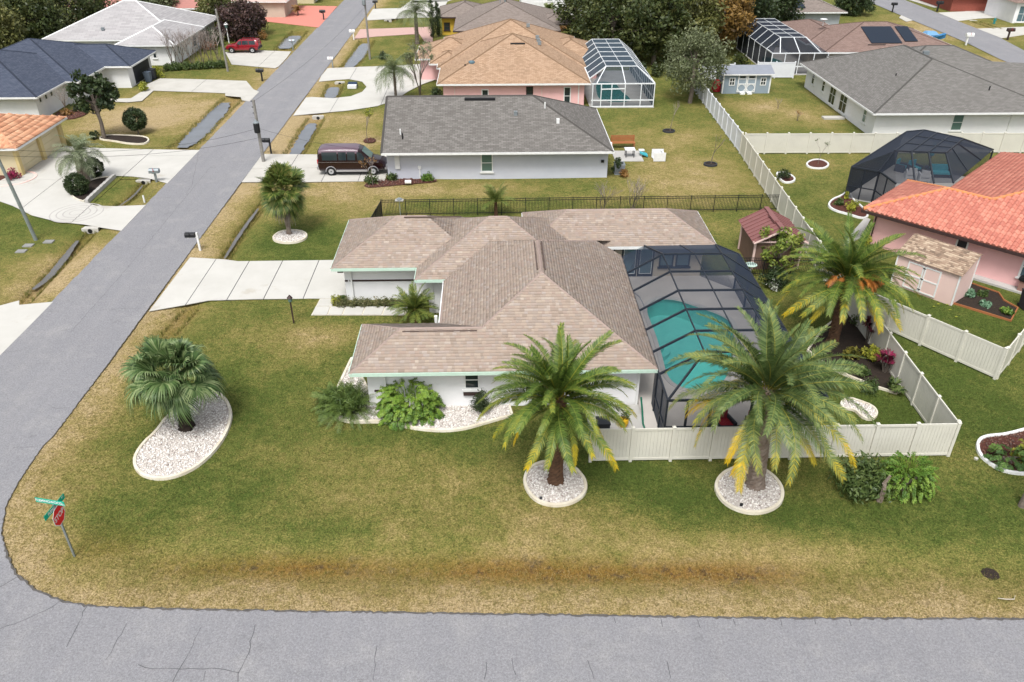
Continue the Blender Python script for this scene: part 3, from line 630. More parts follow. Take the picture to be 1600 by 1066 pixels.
bed('mulch_bed', 'mulch patch with a stone ring on the lawn by the van', smooth_poly(GP([(566, 220), (575, 215), (588, 217), (586, 223), (572, 224)]), 1), 0, 'mulch', 30, .06)
bed('mulch_bed', 'far mulch island with a round green shrub', smooth_poly(GP([(1482, 8), (1500, 6), (1516, 12), (1512, 18), (1498, 14)]), 1), 0, 'mulch', 0)
bed('mulch_bed', 'far red mulch bed by the corner of the brick-red house', smooth_poly(GP([(1562, 12), (1575, 8), (1592, 12), (1590, 17), (1572, 17)]), 1), 0, 'mulch', 0)
for i, (px, py, lb) in enumerate([(1045, 205, 'dark mulch ring round the farther bare sapling behind the lavender house'), (1110, 257, 'dark mulch ring round the bare sapling nearer the vinyl fence')]):
    x, y = G(px, py); bed('mulch_ring', lb, [(x + .55 * math.cos(t * .52), y + .5 * math.sin(t * .52)) for t in range(12)], .14, 'soil', 80, .05, DKGREY, zt=.1)
# stacked-block edging of the drive island
t = thing('block_edging', 'low edging wall of small grey blocks along the drive island', 'edging', (*G(157, 295), 0))
A, B = G(136, 317), G(179, 277)
for i in range(26):
    f = (i + .5) / 26; x, y = A[0] + (B[0] - A[0]) * f, A[1] + (B[1] - A[1]) * f; MB().box(x - .13, x + .13, y - .14, y + .14, -.2, .26 + .02 * (i % 3)).build('block', CONCG, t)
# ------------------------------------------------------------------ houses
def roofmesh(polys, name, mat, parent):
    """one mesh; uv in metres: u along the eave, v up the slope"""
    base = WL[parent.name]; V = []; F = []; UV = []
    for p in polys:
        p = [Vector(q) for q in p]; nrm = Vector((0, 0, 0))
        for i in range(len(p)): nrm += p[i].cross(p[(i + 1) % len(p)])
        if nrm.z < 0: p = p[::-1]; nrm = -nrm
        nrm.normalize(); u = Vector((0, 0, 1)).cross(nrm); u = u.normalized() if u.length > 1e-4 else Vector((1, 0, 0)); v = nrm.cross(u)
        k = len(V); V += [q - base for q in p]; F.append(tuple(range(k, k + len(p)))); UV += [(q.dot(u), q.dot(v)) for q in p]
    me = bpy.data.meshes.new(name); me.from_pydata(V, [], F); l = me.uv_layers.new(name='UVMap')
    for i, c in enumerate(UV): l.data[i].uv = c
    me.update(); return link(name, me, mat, parent)
def plane_frame(p):
    p = [Vector(q) for q in p]; n = Vector((0, 0, 0))
    for i in range(len(p)): n += p[i].cross(p[(i + 1) % len(p)])
    if n.z < 0: n = -n
    n.normalize(); u = Vector((0, 0, 1)).cross(n).normalized(); v = n.cross(u)
    return p, n, u, v
def shingles(parent, polys, mat, row=.15, seed=1, name='shingles'):
    """overlapping tabs, each with its own edges; lower edge proud of the course below"""
    r = random.Random(seed); base = WL[parent.name]; V = []; F = []; RN = []
    for p in polys:
        p, n, u, v = plane_frame(p); o = p[0]; q = ccw([((a - o).dot(u), (a - o).dot(v)) for a in p])
        vmin = min(c[1] for c in q); vmax = max(c[1] for c in q); k = 0; rowt = vmin
        while rowt < vmax - .02:
            v0, v1 = rowt, min(rowt + row, vmax); c = clip(clip(q, 0, 1, v0), 0, -1, -v1); rowt += row
            if len(c) < 3: continue
            b = [s[0] for s in c if abs(s[1] - v0) < 1e-4]; t = [s[0] for s in c if abs(s[1] - v1) < 1e-4]
            if not b: continue
            if not t: t = [s[0] for s in c if s[1] > v0 + 1e-4] or b
            a0, b0, a1, b1 = min(b), max(b), min(t), max(t); s = min(a0, a1) - r.random() * .3; e_ = max(b0, b1)
            rowtone = r.uniform(-.06, .06)
            while s < e_:
                w = r.choice((.13, .17, .2, .24, .3)); L0, R0 = min(max(s, a0), b0), min(max(s + w, a0), b0); L1, R1 = min(max(s, a1), b1), min(max(s + w, a1), b1); s += w
                if R0 - L0 < .01 and R1 - L1 < .01: continue
                h = r.choice((.014, .02, .03)); kk = len(V)
                for (uu, vv, hh) in ((L0, v0 - .012, h), (R0 - .004, v0 - .012, h), (R1 - .004, v1, .004), (L1, v1, .004), (L0, v0 - .012, .001), (R0 - .004, v0 - .012, .001)):
                    V.append(o + u * uu + v * vv + n * hh - base)
                F += [(kk, kk + 1, kk + 2, kk + 3), (kk + 4, kk + 5, kk + 1, kk)]; tone = min(1, max(0, r.random() * .88 + .06 + rowtone)); RN += [tone, tone * .2]
    o = link(name, npmesh(name, [tuple(a) for a in V], F, RN), mat, parent); o['kind'] = 'stuff'; return o
def tiles(parent, polys, mat, matobj, tw=.33, tl=.36, maxobj=0, seed=1, arch=.05):
    """barrel tiles; the biggest ones in view are parts of their own"""
    r = random.Random(seed); base = WL[parent.name]; items = []
    prof = [(-.5, 0), (-.32, .75), (-.1, 1), (.14, .8), (.3, .15), (.5, 0)]
    tv = []; tf = []
    for k, (yy, dz) in enumerate(((-.03, .03), (tl, .0))):
        for (x, h) in prof: tv.append((x * tw, yy, h * arch + dz))
    m = len(prof)
    for i in range(m - 1): tf.append((i, i + 1, m + i + 1, m + i))
    tv += [(x * tw, -.03, -.002) for x, h in prof]
    for i in range(m - 1): tf.append((2 * m + i, 2 * m + i + 1, i + 1, i))
    for p in polys:
        p, n, u, v = plane_frame(p); o = p[0]; q = ccw([((a - o).dot(u), (a - o).dot(v)) for a in p]); us = [c[0] for c in q]; vs = [c[1] for c in q]
        cen = []; j = 0; vv = min(vs)
        while vv < max(vs):
            uu = min(us) - tw * .5 * 0
            while uu < max(us) + tw: cen.append((uu, vv)); uu += tw
            vv += tl
        if not cen: continue
        C = np.array(cen); ok = inpoly(C + np.array([[0, tl * .45]]), q)
        for (uu, vv) in C[ok]: items.append((o + u * uu + v * vv + n * .012, u, v, n))
    tm = bpy.data.meshes.new('tile'); tm.from_pydata(tv, [], tf); tm.materials.append(matobj)
    items.sort(key=lambda t: (t[0] - Vector((0, 0, CAM_H))).length)
    vis = [t for t in items if -20 < PX(*t[0])[0] < 1620] if maxobj else []
    chosen = vis[:maxobj]; ids = set(id(t) for t in chosen)
    for (pt, u, v, n) in chosen:
        o = bpy.data.objects.new('tile', tm); COL.objects.link(o); o.parent = parent
        o.matrix_local = Matrix.Translation(pt - base) @ Matrix((u, v, n)).transposed().to_4x4()
    V = []; F = []; RN = []; TV = [Vector(a) for a in tv]
    for t in items:
        if id(t) in ids: continue
        pt, u, v, n = t; k = len(V); V += [tuple(pt + u * a.x + v * a.y + n * a.z - base) for a in TV]; F += [tuple(i + k for i in f) for f in tf]; RN += [r.random()] * len(tf)
    if V: o = link('tiles', npmesh('tiles', V, F, RN), mat, parent); o['kind'] = 'stuff'
def hip(x0, x1, y0, y1, ze, p, gab='', back=None):
    """hip roof over a rectangle; gab: sides 'l','r' ending in a gable. -> polys, ridge edges, eave edges"""
    W, D = x1 - x0, y1 - y0
    if W >= D:
        d = D / 2; zr = ze + d * p; xa = x0 if 'l' in gab else x0 + d; xb = x1 if 'r' in gab else x1 - d; ym = (y0 + y1) / 2
        A, B = (xa, ym, zr), (xb, ym, zr)
        P = [[(x0, y0, ze), (x1, y0, ze), B, A], [(x1, y1, ze), (x0, y1, ze), A, B]]
        if 'l' not in gab: P.append([(x0, y1, ze), (x0, y0, ze), A])
        if 'r' not in gab: P.append([(x1, y0, ze), (x1, y1, ze), B])
    else:
        d = W / 2; zr = ze + d * p; xm = (x0 + x1) / 2; A, B = (xm, y0 + d, zr), (xm, back if back else y1 - d, zr)
        P = [[(x0, y0, ze), (x1, y0, ze), A], [(x1, y1, ze), (x0, y1, ze), B], [(x0, y1, ze), (x0, y0, ze), A, B], [(x1, y0, ze), (x1, y1, ze), B, A]]
    c = [(x0, y0, ze), (x1, y0, ze), (x1, y1, ze), (x0, y1, ze)]
    E = [(A, B)]
    for q in c:
        t = A if (Vector(q) - Vector(A)).length < (Vector(q) - Vector(B)).length else B
        E.append((q, t))
    return P, E, [(c[i], c[(i + 1) % 4]) for i in range(4)]
def caps(parent, edges, mat, w=.24, h=.035):
    for a, b in edges:
        a, b = Vector(a), Vector(b)
        if (b - a).length < .3: continue
        d = (b - a).normalized(); s = d.cross(Vector((0, 0, 1))).normalized() * w / 2; up = Vector((0, 0, h)); dn = Vector((0, 0, -.045))
        m = MB(); m.add([a - s + dn, a + up, a + s + dn, b - s + dn, b + up, b + s + dn], [(0, 1, 4, 3), (1, 2, 5, 4), (0, 2, 1), (3, 4, 5), (0, 3, 5, 2)]); m.build('ridge_cap', mat, parent)
def gutters(parent, edges, mat, h=.17, w=.12, dz=-.01):
    for a, b in edges:
        a, b = Vector(a), Vector(b)
        m = MB(); z = Vector((0, 0, -h / 2 + dz)); m.bar(a + z, b + z, w, h); m.build('gutter', mat, parent)
def walls(parent, poly, h, mat, name='wall'):
    p = ccw(poly); n = len(p); m = MB()
    m.add([(q[0], q[1], -.1) for q in p] + [(q[0], q[1], h) for q in p], [(i, (i + 1) % n, n + (i + 1) % n, n + i) for i in range(n)])
    return m.build(name, mat, parent)
def rect(x0, x1, y0, y1): return [(x0, y0), (x1, y0), (x1, y1), (x0, y1)]
def wallmap(c, ang):
    s = Vector((-math.sin(ang), math.cos(ang), 0)); n = Vector((math.cos(ang), math.sin(ang), 0)); c = Vector(c)
    return lambda a, o, z: c + s * a + n * o + Vector((0, 0, z))
def panel(m, f, a0, a1, z0, z1, o0, o1):
    vs = [f(a, o, z) for o in (o0, o1) for (a, z) in ((a0, z0), (a1, z0), (a1, z1), (a0, z1))]
    m.add(vs, [(3, 2, 1, 0), (4, 5, 6, 7), (0, 1, 5, 4), (1, 2, 6, 5), (2, 3, 7, 6), (3, 0, 4, 7)])
SOUTH, EAST, WEST, NORTH = -math.pi / 2, 0., math.pi, math.pi / 2
def window(parent, c, ang, w, h, fm=None, gm=None, bars='h', fw=.09, name='window', sill=True):
    """c = centre of the bottom edge on the wall"""
    f = wallmap(c, ang); m = MB()
    panel(m, f, -w / 2, -w / 2 + fw, 0, h, -.03, .05); panel(m, f, w / 2 - fw, w / 2, 0, h, -.03, .05)
    panel(m, f, -w / 2 + fw, w / 2 - fw, h - fw, h, -.03, .048); panel(m, f, -w / 2 + fw, w / 2 - fw, 0, fw, -.03, .048)
    if 'h' in bars: panel(m, f, -w / 2 + fw, w / 2 - fw, h / 2 - .025, h / 2 + .025, -.02, .042)
    if 'v' in bars: panel(m, f, -.025, .025, fw, h - fw, -.02, .041)
    o = m.build(name, fm or WTRIM, parent)
    g = MB(); panel(g, f, -w / 2 + fw * .8, w / 2 - fw * .8, fw * .8, h - fw * .8, -.02, .015); g.build('pane', gm or GLASS, o)
    if sill: s = MB(); panel(s, f, -w / 2 - .08, w / 2 + .08, -.1, -.002, -.02, .11); s.build('sill', fm or WTRIM, o)
    return o
def door(parent, c, ang, w, h, mat, name='door', glassm=None):
    f = wallmap(c, ang); m = MB(); panel(m, f, -w / 2, w / 2, 0, h, -.03, .045); o = m.build(name, mat, parent)
    if glassm: g = MB(); panel(g, f, -w / 2 + .16, w / 2 - .16, .3, h - .2, .03, .058); g.build('pane', glassm, o)
    k = MB(); panel(k, f, w / 2 - .14, w / 2 - .09, h * .45, h * .45 + .14, .04, .1); k.build('handle', CHROME, o)
    return o
def garage_door(parent, c, ang, w, h, mat):
    f = wallmap(c, ang); o = None; m = MB(); panel(m, f, -w / 2, w / 2, 0, h, -.03, .02); o = m.build('garage_door', mat, parent)
    for i in range(4): g = MB(); panel(g, f, -w / 2 + .05, w / 2 - .05, i * h / 4 + .03, (i + 1) * h / 4 - .03, .0, .045); g.build('door_panel', mat, o)
    return o
def downspout(parent, x, y, z0, z1, mat): MB().box(x - .05, x + .05, y - .05, y + .05, z0, z1).build('downspout', mat, parent)
def vent(parent, x, y, z, mat, w=.3): MB().box(x - w / 2, x + w / 2, y - .15, y + .15, z - .2, z + .16).build('roof_vent', mat, parent)
def pipe(parent, x, y, z, mat): MB().tube([(x, y, z - .3), (x, y, z + .35)], .06, 8).build('vent_pipe', mat, parent)

# ---- main house
ZE, PP = 2.5, .48
mh = thing('house', 'white house with pinkish-tan shingle roof and mint gutters beside the pool cage', 'house', (0, 38, 0))
def zf(y): return ZE + PP * (y - 31.0)
front = [(-6.85, 31., ZE), (7.6, 31., ZE), (2.375, 36.225, zf(36.225)), (-.65, 33.25, zf(33.25)), (-4.6, 33.25, zf(33.25))]
zr = zf(36.225)
lwL = [(-6.85, 35.5, ZE), (-6.85, 31., ZE), (-4.6, 33.25, zf(33.25))]
lwB = [(-6.85, 35.5, ZE), (-4.6, 33.25, zf(33.25)), (-.65, 33.25, zf(33.25)), (-2.9, 35.5, ZE)]
def zl(x): return ZE + PP * (x + 2.85)
left = [(-2.9, 35.5, ZE), (-.65, 33.25, zf(33.25)), (2.375, 36.225, zr), (2.375, 40.15, zr), (-.3, 42.825, zr - PP * 2.675), (-2.9, 40.25, ZE)]
right = [(7.6, 31., ZE), (7.6, 43.35, ZE), (6.15, 43.925, ZE + PP * 1.45), (2.375, 40.15, zr), (2.375, 36.225, zr)]
back = [(2.375, 40.15, zr), (7.2, 44.975, zr - PP * 4.825), (-2.45, 44.975, zr - PP * 4.825)]
midP, midE, midG = hip(-4.55, 5.0, 40.45, 48.9, ZE, PP); garP, garE, garG = hip(-9.55, -.5, 42.0, 49.2, ZE, PP); wP, wE, wG = hip(1.9, 13.7, 44.6, 50.1, ZE, PP)
# cut roof faces that would dive under a neighbouring roof slope
allP = [front, lwL, lwB, left, right, back] + midP + garP + wP
roof = roofmesh(allP, 'roof', RIDGE, mh)
SH_TAN = rndmat('tan_shingle', [(0, (.20, .15, .115)), (.18, (.29, .225, .178)), (.38, (.26, .212, .18)), (.55, (.34, .27, .212)), (.74, (.28, .205, .165)), (.88, (.31, .262, .232)), (1, (.40, .33, .268))], .9, .5, 70, blotch=.06)
shingles(roof, allP, SH_TAN, .17, 4)
caps(roof, [(front[0], front[4]), (front[1], front[2]), (front[3], front[2]), (front[4], front[3]), (lwL[0], front[4]), (front[2], left[3]), (left[3], right[2])] + midE[:1] + [midE[1]] + [midE[2]] + garE[:1] + [garE[1], garE[4]] + wE, RIDGE)
for (a, b) in [((-5.9, 33.02, 3.53), (-1.3, 33.02, 3.53)), ((2.17, 36.6, 5.0), (2.17, 40., 5.0)), ((2.58, 36.6, 5.0), (2.58, 40., 5.0)), ((-5.5, 45.42, 4.22), (-2.0, 45.42, 4.22)), ((.42, 44.4, 4.5), (.42, 43.3, 3.95))][:4]:
    if a[0] == -5.9: a = (-4.5, 33.05, 3.50); b = (-.9, 33.05, 3.50)
    MB().bar(a, b, .06, .06).build('ridge_vent', pm('vent_brown', (.10, .07, .06)), roof)
gutters(mh, [((-6.85, 31., ZE), (7.6, 31., ZE)), ((-6.85, 31.07, ZE), (-6.85, 35.5, ZE)), ((-9.55, 42.0, ZE), (-4.62, 42.0, ZE)), ((-9.55, 42.07, ZE), (-9.55, 49.2, ZE)), ((-4.55, 40.45, ZE), (-2.75, 40.45, ZE)), ((-4.55, 40.52, ZE), (-4.55, 42.0, ZE))], MINT)
gutters(mh, [((6.6, 44.6, ZE), (13.7, 44.6, ZE)), ((13.7, 44.67, ZE), (13.7, 50.1, ZE)), ((1.9, 47.5, ZE), (1.9, 50.1, ZE)), ((-2.9, 35.6, ZE), (-2.9, 40.3, ZE))], WTRIM)
gutters(mh, [((7.6, 31.07, ZE), (7.6, 43.35, ZE))], DKBRONZE)
walls(mh, [(-6.2, 31.7), (6.95, 31.7), (6.95, 43.6), (-2.3, 43.6), (-2.3, 34.9), (-6.2, 34.9)], 2.7, W_)
walls(mh, [(-9.0, 42.75), (-3.9, 42.75), (-3.9, 41.1), (-2.3, 41.1), (-2.3, 48.4), (-9.0, 48.4)], 2.7, W_)
walls(mh, rect(2.6, 13.1, 45.3, 49.4), 2.7, BEIGE)
# sliding doors and windows of the pool side
for i, x in enumerate((7.05, 8.5, 9.55)):
    o = MB(); f = wallmap((x, 45.3, .1), SOUTH); panel(o, f, -.5, .5, 0, 2.25, -.02, .05); d_ = o.build('glazed_door', DKBRONZE, mh)
    g = MB(); panel(g, f, -.36, .36, .22, 2.08, .02, .065); g.build('pane', GLASSB, d_)
    g = MB(); panel(g, f, -.39, .39, .19, .22, .02, .075); panel(g, f, -.39, .39, 2.08, 2.11, .02, .075); panel(g, f, -.39, -.36, .22, 2.08, .02, .075); panel(g, f, .36, .39, .22, 2.08, .02, .075); g.build('glass_bead', WTRIM, d_)
for x in (10.85, 11.9): window(mh, (x, 45.3, .75), SOUTH, .9, 1.55, DKBRONZE, GLASSB, '')
window(mh, (-1.18, 31.7, 1.02), SOUTH, .78, 1.1, WTRIM, GLASS, 'h')
o = MB(); f = wallmap((-1.18, 31.7, .7), SOUTH); panel(o, f, -.42, .42, 0, .2, -.01, .12); o.build('window_box', BROWNTRIM, mh)
o = MB(); f = wallmap((-6.42, 42.75, 1.25), SOUTH); panel(o, f, -2.3, 2.35, 0, .1, -.01, .04); o.build('wall_band', BROWNTRIM, mh)
o = MB(); f = wallmap((-8.9, 42.75, 1.25), SOUTH); panel(o, f, -.1, .08, 0, .1, -.01, .041); o.build('wall_band', BROWNTRIM, mh)
o = MB(); f = wallmap((-5.75, 31.7, .95), SOUTH); panel(o, f, -.15, .2, 0, .1, -.01, .04); o.build('wall_band', BROWNTRIM, mh)
downspout(mh, -5.35, 31.62, 0, 2.4, WTRIM); downspout(mh, -8.6, 42.67, 0, 2.4, WTRIM); downspout(mh, -4.0, 42.62, 0, 2.4, WTRIM); downspout(mh, 6.88, 31.62, 0, 2.4, WTRIM)
garage_door(mh, (-9.0, 45.6, .05), WEST, 4.8, 2.15, WTRIM)
MB().box(-9.35, -9.0, 42.6, 42.75, 1.9, 2.2).build('wall_lamp', BROWNTRIM, mh)
MB().box(-3.75, -3.6, 40.95, 41.1, 0, 2.5).build('porch_post', WTRIM, mh); MB().box(-3.2, -3.05, 36.2, 36.35, 0, 2.5).build('porch_post', WTRIM, mh)
# ---- generic house
def house(label, loc, roofs, wallsets, wm, rm, gm, cm=None, p=.42, ze=2.5, over=.6, gut=True):
    t = thing('house', label, 'house', (*loc, 0)); P = []; E = []; Gt = []
    for r in roofs:
        a, b, c = hip(*r[:4], ze + (r[6] if len(r) > 6 else 0), r[4] if len(r) > 4 and r[4] else p, r[5] if len(r) > 5 else ''); P += a; E += b; Gt += c
    ro = roofmesh(P, 'roof', rm, t); caps(ro, E, cm or rm, .26, .05)
    if gut: gutters(t, Gt, gm)
    for w in wallsets: walls(t, rect(*w), ze + .12, wm)
    return t, ro
SH_GREY = roofmat('grey_shingle', [(0, (.13, .122, .113)), (.5, (.172, .163, .152)), (1, (.232, .22, .206))], .17, .42)
SH_GREY2 = roofmat('warm_grey_shingle', [(0, (.145, .14, .13)), (.5, (.18, .173, .163)), (1, (.225, .215, .205))], .17, .4)
SH_BUFF = roofmat('buff_shingle', [(0, (.33, .215, .135)), (.5, (.43, .285, .185)), (1, (.52, .36, .245))], .17, .36)
SH_BRN = roofmat('brown_grey_shingle', [(0, (.20, .165, .145)), (.5, (.25, .21, .185)), (1, (.3, .25, .225))], .17, .36)
SH_RED = roofmat('reddish_brown_shingle', [(0, (.20, .135, .115)), (.5, (.25, .17, .145)), (1, (.30, .21, .18))], .17, .36)
SH_SLATE = roofmat('slate_blue_shingle', [(0, (.055, .068, .10)), (.5, (.075, .09, .13)), (1, (.10, .115, .155))], .17, .36, (.05, .055, .07))
SH_WTILE = roofmat('white_tile', [(0, (.30, .295, .295)), (.5, (.37, .365, .365)), (1, (.43, .42, .42))], .36, 1.0, (.36, .33, .34), .45, .62)
SH_CHIP = roofmat('mixed_brown_shingle', [(0, (.14, .095, .06)), (.5, (.32, .22, .15)), (1, (.48, .36, .26))], .16, .2)
# lavender house with the van
t, ro = house('long lavender-white house with grey shingle roof beside the maroon van', (0, 66), [(-9.0, 9.75, 62.7, 75.3, .46, 'l')], [(-8.75, 9.45, 63.6, 74.7)], LAV, SH_GREY, WTRIM, SH_GREY)
gv = MB(); gv.add([(-8.75, 63.6, 2.5), (-8.75, 74.7, 2.5), (-8.75, 69, 5.3)], [(0, 1, 2)]); gv.build('gable', LAV, t)
window(t, (-.55, 63.6, .55), SOUTH, 1.0, 1.55, WTRIM, GLASSG)
x, y = G(627, 250, 1.4); f = wallmap((-7.9, 63.6, .9), SOUTH); o = MB(); panel(o, f, -.2, .2, 0, 1.1, -.02, .14); o.build('meter_box', PLASTICW, t)
f = wallmap((-6.1, 63.6, .9), SOUTH); o = MB(); panel(o, f, -.12, .12, 0, .25, -.02, .12); o.build('junction_box', PLASTICW, t); downspout(t, -6.1, 63.55, 0, .9, PLASTICW)
f = wallmap((9.0, 63.6, 1.3), SOUTH); o = MB(); panel(o, f, -.12, .12, 0, .2, -.02, .15); o.build('wall_lamp', BLACK, t)
MB().box(-2.4, .2, 68.4, 68.7, 5.12, 5.32).build('roof_vent', BLACK, t); pipe(t, 4.4, 67.5, 4.85, WTRIM); vent(t, 1.9, 66.8, 4.5, GALV); pipe(t, -7.4, 64.2, 3.3, BLACK); pipe(t, -7.6, 64.7, 3.5, WTRIM); vent(t, 5.4, 65.9, 4.1, WTRIM, .25)
MB().box(9.68, 9.9, 64.8, 65.1, 2.2, 2.5).build('downspout', WTRIM, t)
# pink house, buff roof
t, ro = house('pink house with buff shingle roof joined to the white-framed pool cage', (2, 94), [(-5.8, 10.3, 84.8, 101, .43), (-6.2, 10.7, 92, 109.2, .43, '', .02), (-9.0, -1, 96.5, 104, .43, '', .04), (6, 13., 96.5, 105, .4, '', .03), (-7.2, -3, 94.2, 99, .43, '', -.02)], [(-5.2, 9.7, 85.4, 104), (-8.4, -5, 97.1, 103.4), (9, 12.4, 97.1, 104.4)], PINK, SH_BUFF, WTRIM)
for x, zz, h in ((-.8, .55, 1.25), (3.9, .95, 1.1), (7.9, .1, 1.9)): window(t, (x, 85.4, zz), SOUTH, .75, h, BROWNTRIM if zz > .6 else WTRIM, GLASS)
downspout(t, -4.0, 85.34, 0, 2.4, PALEPINK); downspout(t, 5.2, 85.34, 0, 2.4, PALEPINK); downspout(t, 9.1, 85.34, 0, 2.4, WTRIM)
MB().box(2.0, 3.6, 91.0, 91.3, 5.05, 5.3).build('roof_vent', BLACK, t); sky_ = MB(); sky_.lathe((-2.2, 88.2, 3.85), [(.36, 0), (.36, .14), (.25, .24), (.05, .28)], 12); sky_.build('skylight', GLASSB, t); pipe(t, -2.9, 87.6, 3.55, BLACK)
for (x, y, z) in ((4.3, 99.8, 5.6), (5.2, 96, 5.0), (5.25, 94.6, 4.95), (5.3, 93.2, 4.9)): vent(t, x, y, z, GALV, .4)
# yellow house, brown roof
t, ro = house('yellow house with broad brown-grey hip roof behind the pink one', (1, 121), [(-5.2, 9.3, 113.3, 130, .36), (-8.0, 0, 123.6, 133, .36, '', .03), (6.5, 12.3, 117.8, 124.2, .36, '', .02)], [(-4.6, 8.7, 113.9, 129), (-7.3, -.6, 124.2, 132)], YEL, SH_BRN, BROWNTRIM)
window(t, (-4.6, 116.6, .7), WEST, .8, 1.0, BROWNTRIM, GLASS); window(t, (-6.6, 124.2, .6), SOUTH, .9, 1.1, BROWNTRIM, GLASS)
MB().tube([(1.9, 120.4, 4.9), (1.9, 120.4, 6.1)], .12, 8).build('flue', GALV, t); pipe(t, 1.2, 120.6, 5, GALV); vent(t, -.5, 114.2, 2.9, BLACK)
# white two-storey house
t = thing('house', 'white siding two-storey house behind the brown roof, two little palms before it', 'house', (13, 141, 0))
walls(t, rect(4.8, 17.6, 137.8, 147), 6, W_)
for i in range(2):
    o = MB(); f = wallmap((9.4 + 6. * i, 137.8, 0), SOUTH); panel(o, f, -2.6, 2.6, 0, 2.35, -.01, .05); o.build('white_panel', WTRIM, t)
window(t, (9.4, 137.8, 2.5), SOUTH, 1.0, 1.6, WTRIM, GLASS); window(t, (13.1, 137.8, 2.6), SOUTH, 1.7, 1.7, WTRIM, GLASSG, 'v')
P, E, Gt = hip(4.2, 18.2, 137.2, 147.6, 6, .4); r2 = roofmesh(P, 'roof', SH_GREY, t); gutters(t, Gt, WTRIM)
# slate-blue roof house
t, ro = house('white house with stepped slate-blue roof along the side street', (-48, 92), [(-62, -45, 80.6, 97, .36), (-60, -43.7, 86.9, 103, .35, '', -.02), (-54, -40.8, 93.7, 101.8, .40, '', .0)], [(-61, -45.7, 81.4, 96), (-59, -44.4, 87.6, 102), (-53, -41.5, 94.3, 101.2)], W_, SH_SLATE, WTRIM)
garage_door(t, (-41.5, 98.1, .05), EAST, 4.8, 2.2, DKGREY)
for y in (82.3, 83.5, 84.7): window(t, (-45.7, y, 1.5), EAST, .55, .65, WTRIM, GLASS, '', sill=False)
for y in (88.6, 90.2): window(t, (-44.4, y, 1.3), EAST, .5, .8, WTRIM, GLASS, '', sill=False)
window(t, (-44.4, 92.6, 1.2), EAST, .6, .9, WTRIM, GLASS); vent(t, -55.8, 88, 4.9, WTRIM, .35)
# white tile house
t, ro = house('white house with pale tile roof and thick hip caps, wispy bare trees in front', (-48, 111), [(-58, -39.8, 108.6, 125, .42), (-47.2, -39.6, 105., 117, .42, '', .03)], [(-57.4, -40.4, 109.2, 124), (-46.6, -40.2, 105.6, 116)], W_, SH_WTILE, WTRIM, WTRIM)
window(t, (-40.2, 113.8, .6), EAST, 1.6, 1.5, WTRIM, GLASSB); window(t, (-40.2, 107.5, .9), EAST, .5, 1.3, WTRIM, GLASS); window(t, (-50, 109.2, 1.0), SOUTH, .8, .9, WTRIM, GLASS); vent(t, -50.5, 110.5, 3.5, GALV, .35)
for x in (-44.5, -42.6): window(t, (x, 105.6, .8), SOUTH, .5, 1.1, WTRIM, GLASS, '')
# orange tile house
T_OR = rndmat('orange_tile', [(0, (.42, .17, .08)), (.5, (.58, .27, .14)), (1, (.68, .38, .22))], .8, .3, 30, blotch=.12)
t, ro = house('cream house with orange barrel-tile roof and two garage doors', (-44, 70), [(-56, -39.0, 64.6, 73.7, .36)], [(-55.5, -39.7, 65.2, 73.1)], CREAM, T_OR, WTRIM, T_OR)
P, E, Gt = hip(-56, -39.0, 64.6, 73.7, 2.5, .36); P[0] = [(-48, 64.6, 2.5), (-39, 64.6, 2.5), P[0][2], (-48, 69.15, P[0][2][2])]
tiles(ro, [P[0], P[3]], T_OR, T_OR, .3, .5, 0, 3, .07)
for y in (67.2, 71.2): garage_door(t, (-39.7, y, .05), EAST, 3.0, 2.2, CREAM)
for y in (65.3, 69.2, 73.0): MB().box(-39.7, -39.45, y - .22, y + .22, 0, 2.4).build('pilaster', pm('pale_yellow', (.62, .5, .24)), t)
# red tile house far left
t, ro = house('cream house with dusty red tile roof behind the pale tile roof', (-56, 138), [(-66, -44, 132.4, 146, .36)], [(-65, -44.8, 133.1, 145)], CREAM, pm('dusty_red_tile', (.42, .19, .16), (.36, .17, .15), 2, .8, .3, 20), WTRIM)
t, ro = house('pale house with pinkish roof behind the plum-leaved trees', (-37, 146), [(-43, -33, 138.5, 150, .36)], [(-42.4, -33.6, 139, 149)], BEIGE, pm('faded_pink_tile', (.55, .38, .34), None, 2, .8, .3, 20), WTRIM)
t, ro = house('cream house far up the side street with white doors', (-32.5, 162), [(-38, -31, 152.5, 166, .36)], [(-37.4, -31.6, 153, 165)], CREAM, pm('faded_pink_tile', (.55, .38, .34)), WTRIM)
door(t, (-31.6, 155.5, 0), EAST, 1.2, 2.2, WTRIM)
# right grey-roof house
t, ro = house('white house with large warm-grey hip roof behind the long vinyl fence', (46, 83), [(39.5, 57.5, 81.6, 96.6, .36, '', .03), (52, 60.5, 79, 87, .36, '', .02)], [(36, 56, 73.9, 92.9), (40, 56.9, 82.2, 95.9)], W_, SH_GREY2, WTRIM)
P, E, Gt = hip(35.3, 53.1, 73., 93.6, 2.5, .33, '', 88.4); P.append([(53.1, 73., 2.5), (62, 73., 2.5), (62, 80, 4.9), (44.2, 81.9, 5.44)]); roofmesh(P, 'roof', SH_GREY2, t); gutters(t, Gt[:1] + Gt[3:] + [((53.1, 73., 2.5), (62, 73., 2.5))], WTRIM); caps(ro, E, SH_GREY2, .26, .05)
walls(t, rect(56, 61, 73.9, 79), 2.6, W_)
window(t, (36.0, 76.2, .7), WEST, .8, 1.5, WTRIM, GLASSG)
for y, w_ in ((81.6, 1.9), (84.6, 1.7)): window(t, (36.0, y, .2), WEST, w_, 2.05, WTRIM, GLASS, 'hv')
for y in (87.4, 90.6): window(t, (36.0, y, .8), WEST, .8, 1.4, WTRIM, GLASS)
window(t, (43.9, 73.9, .55), SOUTH, 1.1, 1.6, WTRIM, GLASSG); downspout(t, 48.9, 73.85, 0, 2.4, WTRIM)
